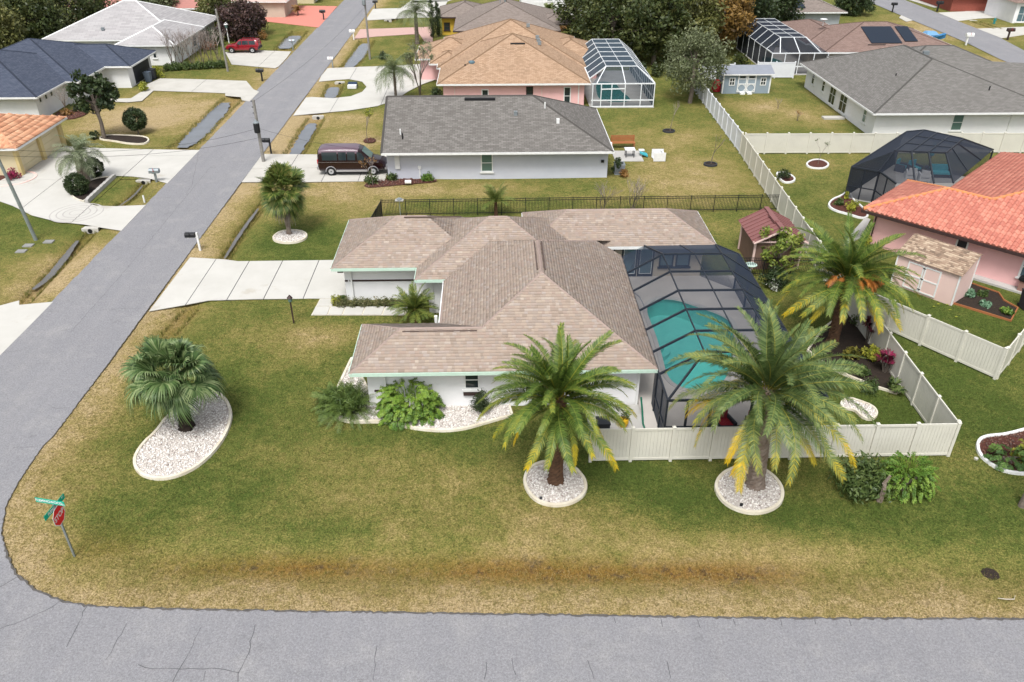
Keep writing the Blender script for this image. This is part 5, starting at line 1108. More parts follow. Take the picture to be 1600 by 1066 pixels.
# pale pink shed with lean-to shingle roof (turned with the coral lot)
SA = math.atan2(41.15 - 44.15, 27.4 - 25.0); su = (math.cos(SA), math.sin(SA)); sv = (-su[1], su[0]); S0 = (25.0, 44.15)
def sf(u, v, z=None):
    x, y = S0[0] + su[0] * u + sv[0] * v, S0[1] + su[1] * u + sv[1] * v; return (x, y) if z is None else (x, y, z)
t = thing('shed', 'pale pink shed with mixed brown shingle roof and white double doors', 'shed', (*sf(1.9, 1.1), 0)); SL = 3.8; SD = 2.1
w_ = MB(); c = [sf(0, 0), sf(SL, 0), sf(SL, SD), sf(0, SD)]
w_.add([(*p, -.05) for p in c] + [(*c[0], 2.0), (*c[1], 2.0), (*c[2], 2.75), (*c[3], 2.75)], [(0, 1, 5, 4), (1, 2, 6, 5), (2, 3, 7, 6), (3, 0, 4, 7)]); w_.build('wall', PALEPINK, t)
ro = roofmesh([[sf(-.15, -.15, 2.02), sf(SL + .15, -.15, 2.02), sf(SL + .15, SD - .3, 2.82), sf(-.15, SD - .3, 2.82)], [sf(-.15, SD - .3, 2.82), sf(SL + .15, SD - .3, 2.82), sf(SL + .15, SD + .1, 2.72), sf(-.15, SD + .1, 2.72)]], 'roof', SH_CHIP, t)
shingles(ro, [[sf(-.15, -.15, 2.02), sf(SL + .15, -.15, 2.02), sf(SL + .15, SD - .3, 2.82), sf(-.15, SD - .3, 2.82)]], rndmat('mixed_brown_tab', [(0, (.13, .085, .055)), (.4, (.26, .17, .11)), (.7, (.36, .26, .18)), (1, (.5, .39, .28))], .9, .4, 60, blotch=.1), .15, 8)
for s in (-1, 1):
    f = wallmap(sf(1.75 + s * .52, 0, .08), SA - math.pi / 2); o = MB(); panel(o, f, -.5, .5, 0, 1.75, -.02, .04); d_ = o.build('door', PALEPINK, t)
    fr = MB()
    for q in ((-.5, -.41, 0, 1.75), (.41, .5, 0, 1.75), (-.41, .41, 0, .09), (-.41, .41, 1.66, 1.75), (-.41, .41, .83, .92)): panel(fr, f, *q, .03, .06)
    fr.build('frame', WTRIM, d_)
    for zz in (.2, .9, 1.6): hg = MB(); panel(hg, f, s * -.48 - .05, s * -.48 + .05, zz - .03, zz + .03, .055, .075); hg.build('hinge', DKGREY, d_)
for (u, v, z) in ((0, 0, 2.0), (SL, 0, 2.0), (SL, SD, 2.7)): x, y = sf(u, v); MB().tube([(x, y, 0), (x, y, z)], .06, 4).build('corner_trim', WTRIM, t)
# blue-grey barn shed
t = thing('shed', 'blue-grey shed with white double barn doors and two windows', 'shed', (28.3, 91.5, 0))
walls(t, rect(25.7, 31.0, 90.1, 93.2), 2.15, BLUEGREY)
P, E, Gt = hip(25.4, 31.3, 89.8, 93.5, 2.15, .32, 'lr'); roofmesh(P, 'roof', pm('grey_metal_roof', (.24, .26, .30), None, 2, .6), t); gutters(t, [Gt[0]], WTRIM, .12, .06)
for x in (25.7, 31.0): g = MB(); g.add([(x, 90.1, 2.15), (x, 93.2, 2.15), (x, 91.65, 2.6)], [(0, 1, 2)]); g.build('gable', BLUEGREY, t)
for x in (25.72, 30.98): MB().box(x - .07, x + .07, 90.04, 90.14, 0, 2.15).build('corner_trim', WTRIM, t)
for s in (-1, 1):
    f = wallmap((28.35 + s * .52, 90.1, .12), SOUTH); o = MB(); panel(o, f, -.5, .5, 0, 1.9, -.02, .05); d_ = o.build('door', BLUEGREY, t); fr = MB()
    for q in ((-.5, -.4, 0, 1.9), (.4, .5, 0, 1.9), (-.4, .4, 0, .1), (-.4, .4, 1.8, 1.9), (-.4, .4, .85, .95), (-.4, .4, 1.42, 1.5)): panel(fr, f, *q, .04, .08)
    for (a0, a1, b0, b1) in ((-.4, -.18, .1, .32), (.4, .18, .1, .32), (-.4, -.18, .85, .63), (.4, .18, .85, .63)): fr.bar(f(a0, .06, b1), f(a1, .06, b0), .02, .07)
    fr.build('frame', WTRIM, d_); g = MB(); panel(g, f, -.3, .3, 1.54, 1.76, .04, .06); g.build('pane', GLASS, d_)
for x in (26.7, 30.2): window(t, (x, 90.1, .85), SOUTH, .65, .85, WTRIM, GLASS, 'hv', .08, sill=False)
for s in (-.4, .4): MB().box(28.35 + s - .25, 28.35 + s + .25, 89.6, 90.05, -.05, .12).build('ramp', WTRIM, t)
x, y = G(1119, 142); b = MB(); b.lathe((x, y, 0), [(.55, 0), (.6, .4), (.5, .9), (.25, 1.2), (.05, 1.3)], 9); tag(b.build('covered_grill', RED, None, (x, y, 0)), 'red-covered grill beside the blue-grey shed', 'grill')
# ------------------------------------------------------------------ plants
def quads(Vs, Fs, off, verts, faces): Vs.append(np.array(verts)); Fs.append(np.array(faces) + off); return off + len(verts)
def frond_mesh(name, L, a0, a1, npair, ll, lw, vee, sweep, droop, seed, mat, r0=0., r1=1., st=.1, rach=.03, tipy=0.):
    g = np.random.default_rng(seed); K = 26; s = np.linspace(0, 1, K); a = np.radians(a0 + (a1 - a0) * s ** 1.25)
    dx = np.cos(a) * L / (K - 1); dz = np.sin(a) * L / (K - 1); X = np.concatenate([[0], np.cumsum(dx[:-1])]); Z = np.concatenate([[0], np.cumsum(dz[:-1])])
    bend = g.uniform(-.11, .11) * L; Yc = bend * s ** 2
    V = []; F = []; RN = []
    for i in range(K):
        r = rach * (1.15 - s[i]); V += [(X[i], Yc[i] - r, Z[i] - r * .4), (X[i], Yc[i] + r, Z[i] - r * .4), (X[i], Yc[i], Z[i] + r * .6)]
    for i in range(K - 1):
        for j in range(3): p = i * 3 + j; q = i * 3 + (j + 1) % 3; F.append((p, q, q + 3, p + 3)); RN.append(.8)
    for i in range(npair):
        ss = st + (1 - st) * (i + .5) / npair; k = ss * (K - 1); i0 = min(int(k), K - 2); f = k - i0
        p = np.array([X[i0] + (X[i0 + 1] - X[i0]) * f, Yc[i0] + (Yc[i0 + 1] - Yc[i0]) * f, Z[i0] + (Z[i0 + 1] - Z[i0]) * f]); aa = a[i0] + (a[i0 + 1] - a[i0]) * f
        t = np.array([math.cos(aa), 0, math.sin(aa)]); nn = np.array([-math.sin(aa), 0, math.cos(aa)])
        le = ll * (math.sin(math.pi * (.1 + .78 * ss)) ** .7) * g.uniform(.85, 1.1)
        tone = r0 + (r1 - r0) * (g.random() * .75 + .25 * ss) + tipy * max(0, ss - .2) ** 1.25
        for sd_ in (-1, 1):
            sw = sweep + .9 * ss ** 3 + g.normal(0, .08); vv = vee + g.normal(0, .13)
            d = t * sw + np.array([0, sd_, 0]) + nn * vv; d /= np.linalg.norm(d)
            m = p + d * le * .5; tip = p + d * le; tip = tip + np.array([0, 0, -droop * le * g.uniform(.6, 1.3)]); m = m + np.array([0, 0, -droop * le * .2])
            w = t * lw * .5; b = len(V); V += [p - w * .5, p + w * .5, m + w, m - w, tip + w * .12, tip - w * .12]; F += [(b, b + 1, b + 2, b + 3), (b + 3, b + 2, b + 4, b + 5)]; RN += [tone, tone]
    me = npmesh(name, np.array(V, dtype=float), F, np.clip(RN, 0, 1)); me.materials.append(mat); return me
def fan_mesh(name, pet, rad, nseg, spread, a0, a1, droop, seed, mat, w=.05, r0=0., r1=1.):
    g = np.random.default_rng(seed); K = 6; V = []; F = []; RN = []; P = np.zeros(3); pts = [P.copy()]
    for i in range(K): aa = R(a0 + (a1 - a0) * i / K); P = P + np.array([math.cos(aa), 0, math.sin(aa)]) * pet / K; pts.append(P.copy())
    for i, p in enumerate(pts):
        r = .022; V += [p + (0, -r, 0), p + (0, r, 0), p + (0, 0, r)]
    for i in range(K):
        for j in range(3): u = i * 3 + j; q = i * 3 + (j + 1) % 3; F.append((u, q, q + 3, u + 3)); RN.append(.85)
    aa = R(a1); t = np.array([math.cos(aa), 0, math.sin(aa)]); nn = np.array([-math.sin(aa), 0, math.cos(aa)]); h = pts[-1]
    for i in range(nseg):
        th = R(-spread / 2 + spread * i / (nseg - 1)); d = t * math.cos(th) + np.array([0, math.sin(th), 0]) + nn * (.18 + .25 * abs(math.sin(th))); d /= np.linalg.norm(d)
        sdv = -t * math.sin(th) + np.array([0, math.cos(th), 0]); L = rad * (1 - .25 * abs(th) / 3.1) * g.uniform(.88, 1.08); tone = r0 + (r1 - r0) * g.random()
        m = h + d * L * .55; e = h + d * L * .8 + np.array([0, 0, -droop * L * .25]); tip = h + d * L * .92 + np.array([0, 0, -droop * L * g.uniform(.6, 1.)])
        b = len(V); V += [h - sdv * .008, h + sdv * .008, m + sdv * w, m - sdv * w, e + sdv * w * .6, e - sdv * w * .6, tip + sdv * .006, tip - sdv * .006]; F += [(b, b + 1, b + 2, b + 3), (b + 3, b + 2, b + 4, b + 5), (b + 5, b + 4, b + 6, b + 7)]; RN += [tone] * 3
    me = npmesh(name, np.array(V, dtype=float), F, np.clip(RN, 0, 1)); me.materials.append(mat); return me
def rough_trunk(parent, base, top, r0, r1, mat, rings=26, n=14, bulge=0., seed=1, boots=.07, flare=.25):
    g = random.Random(seed); base, top = Vector(base), Vector(top); vs = []; fs = []
    for i in range(rings + 1):
        f = i / rings; p = base + (top - base) * f; r = r0 + (r1 - r0) * f + bulge * max(0, (f - .6) / .4) ** 2 + flare * r0 * max(0, 1 - f * 7) ** 2
        for j in range(n):
            t = 2 * math.pi * (j + .5 * (i % 2)) / n; k = r * (1 + boots * (1 if (i + j) % 2 else -1) + g.uniform(-.03, .03)); vs.append((p.x + k * math.cos(t), p.y + k * math.sin(t), p.z))
    for i in range(rings):
        for j in range(n): a = i * n + j; b = i * n + (j + 1) % n; fs.append((a, b, b + n, a + n))
    m = MB(); m.add(vs, fs); m.add([(top.x, top.y, top.z + r1 * .5)], []); k = rings * n
    m.f += [(k + j, k + (j + 1) % n, len(vs)) for j in range(n)]; m.r += [.5] * n
    return m.build('trunk', mat, parent)
def put(parent, name, me, off, az, tilt=0., roll=0., sc=1.):
    o = bpy.data.objects.new(name, me); COL.objects.link(o); o.parent = parent; o.location = off
    o.rotation_mode = 'XYZ'; o.rotation_euler = (Matrix.Rotation(az, 4, 'Z') @ Matrix.Rotation(tilt, 4, 'Y') @ Matrix.Rotation(roll, 4, 'X')).to_euler(); o.scale = (sc, sc, sc); return o
GA = 2.39996
def date_palm(label, base, heart, L, tr, mats, barkm, nper, seed, yellow=9, name='date_palm', fruit=0, lean=None, droopk=1.):
    x, y = base; t = thing(name, label, 'palm tree', (x, y, 0)); g = random.Random(seed)
    off = Vector((lean[0] if lean else 0, lean[1] if lean else 0, heart))
    rough_trunk(t, (x, y, -.05), (x + off.x, y + off.y, heart - .15), tr, tr * .92, barkm, int(heart * 9), 14, tr * .25, seed)
    def clear(a, on, w):
        d = (a + math.pi / 2 + math.pi) % (2 * math.pi) - math.pi          # keep the old boot-cleaned side of the trunk open
        return a + math.copysign(w, d) if on and abs(d) < w else a
    cls = [(84, 40), (70, 8), (55, -24), (40, -48), (24, -64), (5, -72)]
    mm = [[frond_mesh('frond', L * (.82 if i == 0 else 1.), a, b, 92, L * .105, .043, .62 if i < 3 else .4, .55, .16 + .05 * i, seed * 31 + i * 3 + v, mats, .05, .72, tipy=(0, 0, .05, .15, .35, .7)[i]) for v in range(2)] for i, (a, b) in enumerate(cls)]
    my = [frond_mesh('frond', L * .92, -8, -76, 80, L * .09, .046, .2, .6, .3, seed * 77 + v, mats, .3, .7, tipy=1.1) for v in range(2)]
    k = 0
    for i, n in enumerate(nper):
        for j in range(n):
            az = k * GA + g.uniform(-.2, .2); k += 1; az = clear(az, i >= 5, .3)
            put(t, 'frond', mm[i][j % 2], off + Vector((math.cos(az), math.sin(az), 0)) * (.05 + .05 * i) + Vector((0, 0, -.09 * i)), az, g.uniform(-.2, .2), g.uniform(-.45, .45), g.uniform(.84, 1.1))
    for j in range(yellow):
        az = clear(j * 6.283 / max(1, yellow) + g.uniform(-.3, .3), True, .3); put(t, 'frond', my[j % 2], off + Vector((math.cos(az), math.sin(az), 0)) * tr * .8 + Vector((0, 0, -.5)), az, g.uniform(-.1, .15), g.uniform(-.3, .3), g.uniform(.8, .98))['label'] = 'yellowed drooping old frond'
    for j in range(fruit):
        az = -R(90) + g.uniform(-1.1, 1.1); me = frond_mesh('fruit_stalk', 1.3, 20, -55, 40, .42, .05, .3, .7, .5, seed * 5 + j, L_ORANGE, 0, 1, .35) if j < 3 else me
        put(t, 'fruit_stalk', me, off + Vector((math.cos(az) * .7, math.sin(az) * .9, .35)), az, g.uniform(-.2, .4), g.uniform(-.6, .6), g.uniform(.6, .85))
    return t
x, y = G(868, 752); date_palm('date palm with stout dark-brown trunk and yellow skirt before the front fence end', (x, y), ZAT(x, y, 618) , 3.2, .31, L_DATE, PALMBARK, (7, 13, 17, 18, 14, 6), 3, 8, lean=(0, .0))
x, y = G(1180, 758); date_palm('leaning grey-trunked date palm with wide crown before the cream fence', (x, y), ZAT(x, y, 608), 3.95, .36, L_DATE2, PALMGREY, (7, 13, 18, 19, 15, 7), 4, 10, lean=(-.25, .1))
x, y = G(1300, 535); date_palm('date palm with orange fruit stalks inside the fenced garden', (x, y), ZAT(x, y, 432), 3.7, .3, L_DATE, PALMBARK, (6, 12, 16, 17, 13, 8), 5, 5, fruit=14)
# bushy fan palm
def fan_palm(label, base, heart, pet, rad, tr, mat, barkm, n, seed, name='fan_palm', lo=-50, hi=75, droop=.7, nseg=30, w=.05, dead=0, spread=250, petb=20, boots=.12):
    x, y = base; t = thing(name, label, 'palm tree', (x, y, 0)); g = random.Random(seed); rough_trunk(t, (x, y, -.05), (x, y, heart - .1), tr, tr * .85, barkm, max(8, int(heart * 8)), 10, 0, seed, boots, .5)
    lv = []
    for i in range(5):
        e = hi + (lo - hi) * i / 4; lv.append([fan_mesh('fan_leaf', pet, rad, nseg, spread, e, e - petb - 8 * i, droop * (.5 + .25 * i), seed * 13 + i * 2 + v, mat, w) for v in range(2)])
    for j in range(n):
        i = min(4, int(5 * (j + .5) / n)); az = j * GA + g.uniform(-.15, .15)
        put(t, 'fan_leaf', lv[i][j % 2], Vector((math.cos(az) * tr * .5, math.sin(az) * tr * .5, heart - .08 * i)), az, g.uniform(-.34, .34), g.uniform(-.4, .4), g.uniform(.78, 1.15))
    for j in range(dead):
        az = j * 6.28 / dead + g.random(); me = fan_mesh('dead_leaf', pet, rad * .9, 18, 160, -60, -88, .9, seed + 90, L_TWIG, .04) if j == 0 else me
        put(t, 'dead_leaf', me, Vector((0, 0, heart - .3)), az, 0, 0, g.uniform(.8, 1.1))
    return t
x, y = G(292, 668); fan_palm('bushy fan palm with drooping leaves in the kidney-shaped stone bed', (x, y), ZAT(x, y, 583), 1.05, 1.1, .3, L_FAN, SOIL, 52, 11, lo=14, hi=84, droop=.5, nseg=40, w=.04)
x, y = G(452, 366); fan_palm('shaggy round-headed sabal palm by the road in a stone ring', (x, y), ZAT(x, y, 293), .85, 1.05, .16, L_SABAL, PALMGREY, 100, 12, 'sabal_palm', -62, 84, .3, 26, .042, 14, 210, 5, .04)
def feather_palm(label, px, py, hpy, L, tr, mat, n, seed, name='feather_palm', cls=((75, 10), (55, -35), (35, -70), (12, -95)), ll=.45, barkm=None, drp=.35, pairs=34, lw=.05):
    x, y = G(px, py); h = ZAT(x, y, hpy); t = thing(name, label, 'palm tree', (x, y, 0)); g = random.Random(seed)
    rough_trunk(t, (x, y, -.05), (x, y, h), tr, tr * .8, barkm or BARK, max(8, int(h * 5)), 9, 0, seed, .05)
    mm = [frond_mesh('frond', L, a, b, pairs, ll, lw, .3, .55, drp, seed * 17 + i, mat) for i, (a, b) in enumerate(cls)]
    for j in range(n): i = int(len(cls) * j / n); az = j * GA + g.uniform(-.2, .2); put(t, 'frond', mm[i], Vector((0, 0, h)), az, g.uniform(-.12, .12), g.uniform(-.4, .4), g.uniform(.85, 1.1))
    return t
feather_palm('silvery pindo palm on the drive island of the orange-roofed house', 133, 284, 247, 2.5, .42, L_PINDO, 40, 21, 'pindo_palm', ((80, 0), (58, -50), (38, -85), (15, -110)), .5, PALMGREY)
feather_palm('queen palm on the turf inside the curved white drive of the pink house', 619, 157, 113, 2.9, .16, L_QUEEN, 22, 22, 'queen_palm', ((78, -20), (55, -60), (30, -85), (5, -95)), .75, BARK, .7, 36)
feather_palm('tall queen palm beside the pair of cypresses', 652, 68, 20, 3.2, .3, L_QUEEN, 24, 23, 'queen_palm', ((78, -10), (55, -50), (30, -80), (5, -95)), .75, BARK, .7, 34)
feather_palm('young palm with upright leaves at the black metal fence', 775, 337, 316, 1.5, .14, L_SABAL, 22, 24, 'young_palm', ((82, 50), (65, 20), (45, -10), (25, -30)), .4, PALMBARK, .1, 26, .04)
feather_palm('sago palm with stiff rosette by the stepping-slab walk', 650, 506, 484, 1.55, .19, leafmat('sago_leaf', gr((.03, .06, .015), (.10, .15, .03), (.26, .27, .05))), 46, 25, 'sago_palm', ((78, 40), (55, 5), (30, -25), (5, -30)), .26, PALMBARK, .05, 40, .035)
feather_palm('small cabbage palm before the white two-storey house, farther from the trees', 857, 37, 17, 1.3, .16, L_SABAL, 26, 26, 'small_palm', ((80, 20), (55, -20), (30, -50), (0, -70)), .5, PALMGREY, .4, 20, .08)
feather_palm('small cabbage palm before the white two-storey house, next to the dark shrubs', 900, 36, 6, 1.6, .18, L_SABAL, 28, 27, 'small_palm', ((80, 20), (55, -20), (30, -50), (0, -70)), .5, PALMGREY, .4, 20, .08)
feather_palm('little palm in the island of the red paver drive', 466, 24, 17, 1.2, .12, L_RUST, 16, 28, 'small_palm', ((80, 20), (55, -20), (30, -50)), .4, BARK, .3, 18, .08)
feather_palm('palm with dark trunk behind the white tile roof', 306, 20, -6, 2.4, .22, L_QUEEN, 20, 29, 'small_palm', ((70, 0), (50, -40), (20, -60)), .6, PALMBARK, .4, 24, .07)
# leaf clouds
def cloud(C, rad, n, leaf, seed, tone=None, up=.35, asp=.5, squash=1.):
    """n leaves round each clump centre; tone per clump plus jitter"""
    g = np.random.default_rng(seed); C = np.asarray(C, float); k = len(C); rad = np.broadcast_to(rad, (k,))
    d = g.normal(size=(k, n, 3)); d /= np.linalg.norm(d, axis=2, keepdims=True) + 1e-9
    q = g.random((k, n, 1)) ** .45
    P = (C[:, None] + d * q * rad[:, None, None] * np.array([1, 1, squash])).reshape(-1, 3)
    nr = d.reshape(-1, 3) * .8 + g.normal(size=(k * n, 3)) * .7 + np.array([0, 0, up]); nr /= np.linalg.norm(nr, axis=1, keepdims=True) + 1e-9
    a = np.cross(nr, g.normal(size=(k * n, 3))); a /= np.linalg.norm(a, axis=1, keepdims=True) + 1e-9; b = np.cross(nr, a)
    s = leaf * (.6 + .8 * g.random((k * n, 1))); V = np.stack([P - a * s, P + b * s * asp, P + a * s, P - b * s * asp], 1).reshape(-1, 3)
    F = np.arange(k * n * 4).reshape(-1, 4)
    tc = g.random(k) * .6 + .2 if tone is None else np.broadcast_to(tone, (k,))
    rn = np.clip(np.repeat(tc, n) + g.normal(0, .17, k * n), 0, 1); return V, F, rn
def leafobj(name, data, mat, parent):
    V, F, rn = data; b = WL[parent.name]; o = link(name, npmesh(name, V - np.array(b), F, rn), mat, parent); return o
def shrub(label, px, py, r, h, mat, n=500, leaf=.09, seed=1, name='shrub', cat='shrub', z0=0., clumps=14, xy=None, ball=False, stem=True, asp=.5, stemh=None):
    x, y = xy or G(px, py); t = thing(name, label, cat, (x, y, z0)); g = np.random.default_rng(seed)
    if ball:
        d = g.normal(size=(clumps, 3)); d /= np.linalg.norm(d, axis=1, keepdims=True); C = np.array([x, y, z0 + h - r]) + d * r * .78; rad = r * .24
    else:
        d = g.normal(size=(clumps, 3)); d /= np.linalg.norm(d, axis=1, keepdims=True); d[:, 2] = np.abs(d[:, 2]); q = g.random((clumps, 1)) ** .5
        C = np.array([x, y, z0 + h * .18]) + d * q * np.array([r * .75, r * .75, h * .66]); rad = min(r, h) * .42
    leafobj('foliage', cloud(C, rad, max(8, n // clumps), leaf, seed, asp=asp), mat, t)
    if stem:
        m = MB()
        if ball: m.tube([(x, y, z0 - .05), (x + .03, y, z0 + (h - 2 * r) * .6), (x, y, z0 + h - r)], [.07, .06, .05], 6)
        else:
            for k in range(4): m.tube([(x, y, z0 - .05), tuple(C[k] * .6 + np.array([x, y, z0]) * .4), tuple(C[k])], [.035, .025, .012], 5)
        m.build('stem', BARK, t)
    return t
def tree(label, x, y, h, r, mat, n, leaf, seed, th=.32, tr=.2, clumps=60, name='tree', sq=.8, barkm=None, dens=1., z0=0., lean=(0, 0)):
    t = thing(name, label, 'tree', (x, y, z0)); g = np.random.default_rng(seed); cz_ = h - r * sq
    d = g.normal(size=(clumps, 3)); d /= np.linalg.norm(d, axis=1, keepdims=True); q = .45 + .55 * g.random((clumps, 1)) ** .5
    C = np.array([x + lean[0], y + lean[1], cz_]) + d * q * np.array([r, r, r * sq]) * (.85 + .3 * g.random((clumps, 1))); C = C[C[:, 2] > th * h * .8]
    leafobj('crown', cloud(C, r * .26 * (.7 + .6 * g.random(len(C))), max(6, n // len(C)), leaf, seed + 1), mat, t)
    m = MB(); top = (x + lean[0] * .6, y + lean[1] * .6, h * .72); m.tube([(x, y, z0 - .1), (x + .1, y, h * .25), (x + lean[0] * .3, y + lean[1] * .3, h * .5), top], [tr * 1.25, tr, tr * .75, tr * .3], 8)
    for k in range(0, len(C), max(1, len(C) // 12)):
        f = .3 + .35 * g.random(); a = Vector((x + lean[0] * f * .6, y + lean[1] * f * .6, h * f)); b = Vector(C[k]); mid = (a + b) / 2 + Vector((0, 0, -.15 * r * g.random())); m.tube([a, mid, b], [tr * .45, tr * .28, tr * .08], 5)
    m.build('trunk', barkm or BARK, t); return t
def bare(label, px, py, h, spread, seed, name='bare_tree', stems=1, depth=4, xy=None, leaf=None, r0=.05, cat='tree'):
    x, y = xy or G(px, py); t = thing(name, label, cat, (x, y, 0)); g = random.Random(seed); m = MB(); tw = MB(); tips = []
    def grow(p, d, L, r, k):
        q = p + d * L + Vector((g.uniform(-.05, .05), g.uniform(-.05, .05), 0)) * L; (m if k >= depth - 1 else tw).tube([p, (p + q) / 2 + Vector((g.uniform(-1, 1), g.uniform(-1, 1), 0)) * L * .05, q], [r, r * .85, r * .65], 5 if k > 2 else 3, cap=False, r=g.random())
        if k == 0: tips.append(q); return
        for _ in range(g.choice((2, 3, 3))):
            nd = (d + Vector((g.uniform(-1, 1), g.uniform(-1, 1), g.uniform(-.2, .5))) * spread).normalized(); grow(q, nd, L * g.uniform(.6, .85), r * .6, k - 1)
    for s in range(stems):
        d = Vector((g.uniform(-.35, .35), g.uniform(-.35, .35), 1)).normalized() if stems > 1 else Vector((g.uniform(-.08, .08), 0, 1)).normalized()
        grow(Vector((x + g.uniform(-.1, .1) * (stems > 1), y, -.05)), d, h * .36, r0, depth)
    m.build('trunk', BARK, t); tw.build('twigs', L_TWIG, t)
    if leaf: leafobj('leaves', cloud([tuple(q) for q in tips], .18, leaf[1], leaf[2], seed), leaf[0], t)
    return t
# --- near plants
x, y = G(578, 652)
for i, (px, py, r, h, lb) in enumerate([(547, 642, 1.1, 1.75, 'feathery grey-green shrub at the house corner, nearer the white wall'), (522, 636, .9, 1.15, 'low feathery shrub at the outer curve of the stone bed')]):
    x, y = G(px, py); t = thing('feathery_shrub', lb, 'shrub', (x, y, 0)); g = random.Random(30 + i)
    mm = [frond_mesh('stem_spray', h * 1.05, a, b, 44, .2, .022, .5, .4, .3, 300 + i * 9 + k, MATS.get('feathery_leaf') or leafmat('feathery_leaf', gr((.03, .06, .012), (.085, .14, .03), (.18, .24, .06))), .1, 1., .08, .008) for k, (a, b) in enumerate(((88, 45), (70, 5), (50, -40), (30, -70)))]
    gg = np.random.default_rng(33 + i); dd = gg.normal(size=(60, 3)); dd /= np.linalg.norm(dd, axis=1, keepdims=True); dd[:, 2] = np.abs(dd[:, 2]); leafobj('foliage', cloud(np.array([x, y, h * .25]) + dd * np.array([r * .7, r * .7, h * .5]) * gg.random((60, 1)) ** .4, .3, 60, .13, 44 + i, asp=.1), MATS['feathery_leaf'], t)
    for j in range(90): az = j * GA; put(t, 'stem_spray', mm[j % 4], Vector((math.cos(az) * r * .3 * g.random(), math.sin(az) * r * .3 * g.random(), 0)), az, g.uniform(-.2, .2), g.uniform(-.6, .6), g.uniform(.75, 1.1))
def lobed_leaf(name, L, W_2, a0, a1, pet, seed, mat):
    g = np.random.default_rng(seed); V = []; F = []; RN = []; K = 8; P = np.zeros(3); pts = [P.copy()]
    for i in range(K): aa = R(a0 + (a1 - a0) * .5 * i / K); P = P + np.array([math.cos(aa), 0, math.sin(aa)]) * pet / K; pts.append(P.copy())
    for p in pts: V += [p + (0, -.016, 0), p + (0, .016, 0), p + (0, 0, .018)]
    for i in range(K):
        for j in range(3): u = i * 3 + j; q = i * 3 + (j + 1) % 3; F.append((u, q, q + 3, u + 3)); RN.append(.7)
    tone = g.random() * .6 + .3; h = pts[-1]; n = 9
    ctr = []
    for i in range(n + 1):
        s = i / n; aa = R(a1 - 35 * s); ctr.append(h.copy()); h = h + np.array([math.cos(aa), 0, math.sin(aa)]) * L / n
    for i in range(n):
        s = (i + .5) / n; c0, c1 = ctr[i], ctr[i + 1]; t = (c1 - c0) / np.linalg.norm(c1 - c0); wd = W_2 * math.sin(math.pi * (.22 + .7 * s)) ** .8
        for sd_ in (-1, 1):
            o = np.array([0, sd_, 0]) * 1.; rip = g.uniform(-.03, .06)
            b = len(V); m = (c0 + c1) / 2; q0 = c0 + o * wd * .45 + t * .02 + (0, 0, .03 + rip); q1 = c0 * .25 + c1 * .75 + o * wd * .45 + t * .03 + (0, 0, .03 + rip); e0 = m + o * wd + t * wd * .22 + (0, 0, -.07 * wd + rip); e1 = m + o * wd * .93 + t * (wd * .22 + L / n * .5) + (0, 0, -.07 * wd + rip)
            V += [c0, c1, q1, q0, e1, e0]; F += [(b, b + 1, b + 2, b + 3), (b + 3, b + 2, b + 4, b + 5)]; RN += [tone + g.normal(0, .12)] * 2
    me = npmesh(name, np.array(V), F, np.clip(RN, 0, 1)); me.materials.append(mat); return me
def philodendron(label, px, py, r, h, n, seed, mat, L=.6, name='philodendron', wr=.32):
    x, y = G(px, py); t = thing(name, label, 'plant', (x, y, 0)); g = random.Random(seed)
    mm = [[lobed_leaf('leaf', L, L * wr / .6 * .62, a, b, pet, seed * 7 + i * 2 + v, mat) for v in range(2)] for i, (a, b, pet) in enumerate(((85, 20, h * .22), (74, 0, h * .22), (62, -15, h * .22), (48, -25, h * .2), (30, -30, h * .18)))]
    for j in range(n):
        i = min(4, int(5 * j / n)); az = j * GA + g.uniform(-.3, .3); rr = r * .75 * math.sqrt(g.random())
        uz = .62 * (1 - i / 4.5) * g.uniform(.6, 1.05); rr = r * .8 * math.sqrt(max(.05, 1 - (uz / .75) ** 2)) * math.sqrt(g.uniform(.15, 1))
        put(t, 'leaf', mm[i][j % 2], Vector((math.cos(az) * rr, math.sin(az) * rr * .6, uz * h)), az + g.uniform(-.4, .4), g.uniform(-.15, .15), g.uniform(-.4, .4), g.uniform(.8, 1.2))
    m = MB()
    for k in range(5): m.tube([(x + g.uniform(-.4, .4) * r, y + g.uniform(-.2, .2), -.05), (x + g.uniform(-.5, .5) * r, y, h * .4)], [.06, .04], 6)
    m.build('stem', BARK, t); return t
philodendron('large split-leaf philodendron clump against the white front wall', 640, 648, 1.5, 1.85, 420, 41, L_PHIL, .36)
shrub('dark upright conifer shrub by the wall window, behind the stout palm', 752, 646, .55, 1.75, L_DARK, 1800, .06, 42, 'conifer_shrub', clumps=40, asp=.3)
for i in range(10):
    px = 532 + i * 11.5; shrub('brownish-green dwarf hedge shrub along the garage side wall', px, 478, .42, .6, leafmat('dwarf_hedge_leaf', gr((.05, .06, .02), (.12, .13, .05), (.22, .19, .09))) if i == 0 else MATS['dwarf_hedge_leaf'], 420, .05, 50 + i, 'dwarf_shrub', 'shrub')['group'] = 'dwarf hedge along the garage'
shrub('yellow-green rounded bush at the garage corner', 526, 474, .4, .6, L_LIME, 420, .06, 61)
shrub('broad glossy shrub at the outside of the front fence by the stump', 1345, 765, 1.35, 1.6, L_SHRUB, 3000, .11, 62, clumps=40, asp=.35)
t = philodendron('bright green bushy shrub beside the gnarled stump at the fence', 1412, 762, 1.15, 1.75, 300, 63, L_PHIL, .28, 'bushy_shrub', .26)
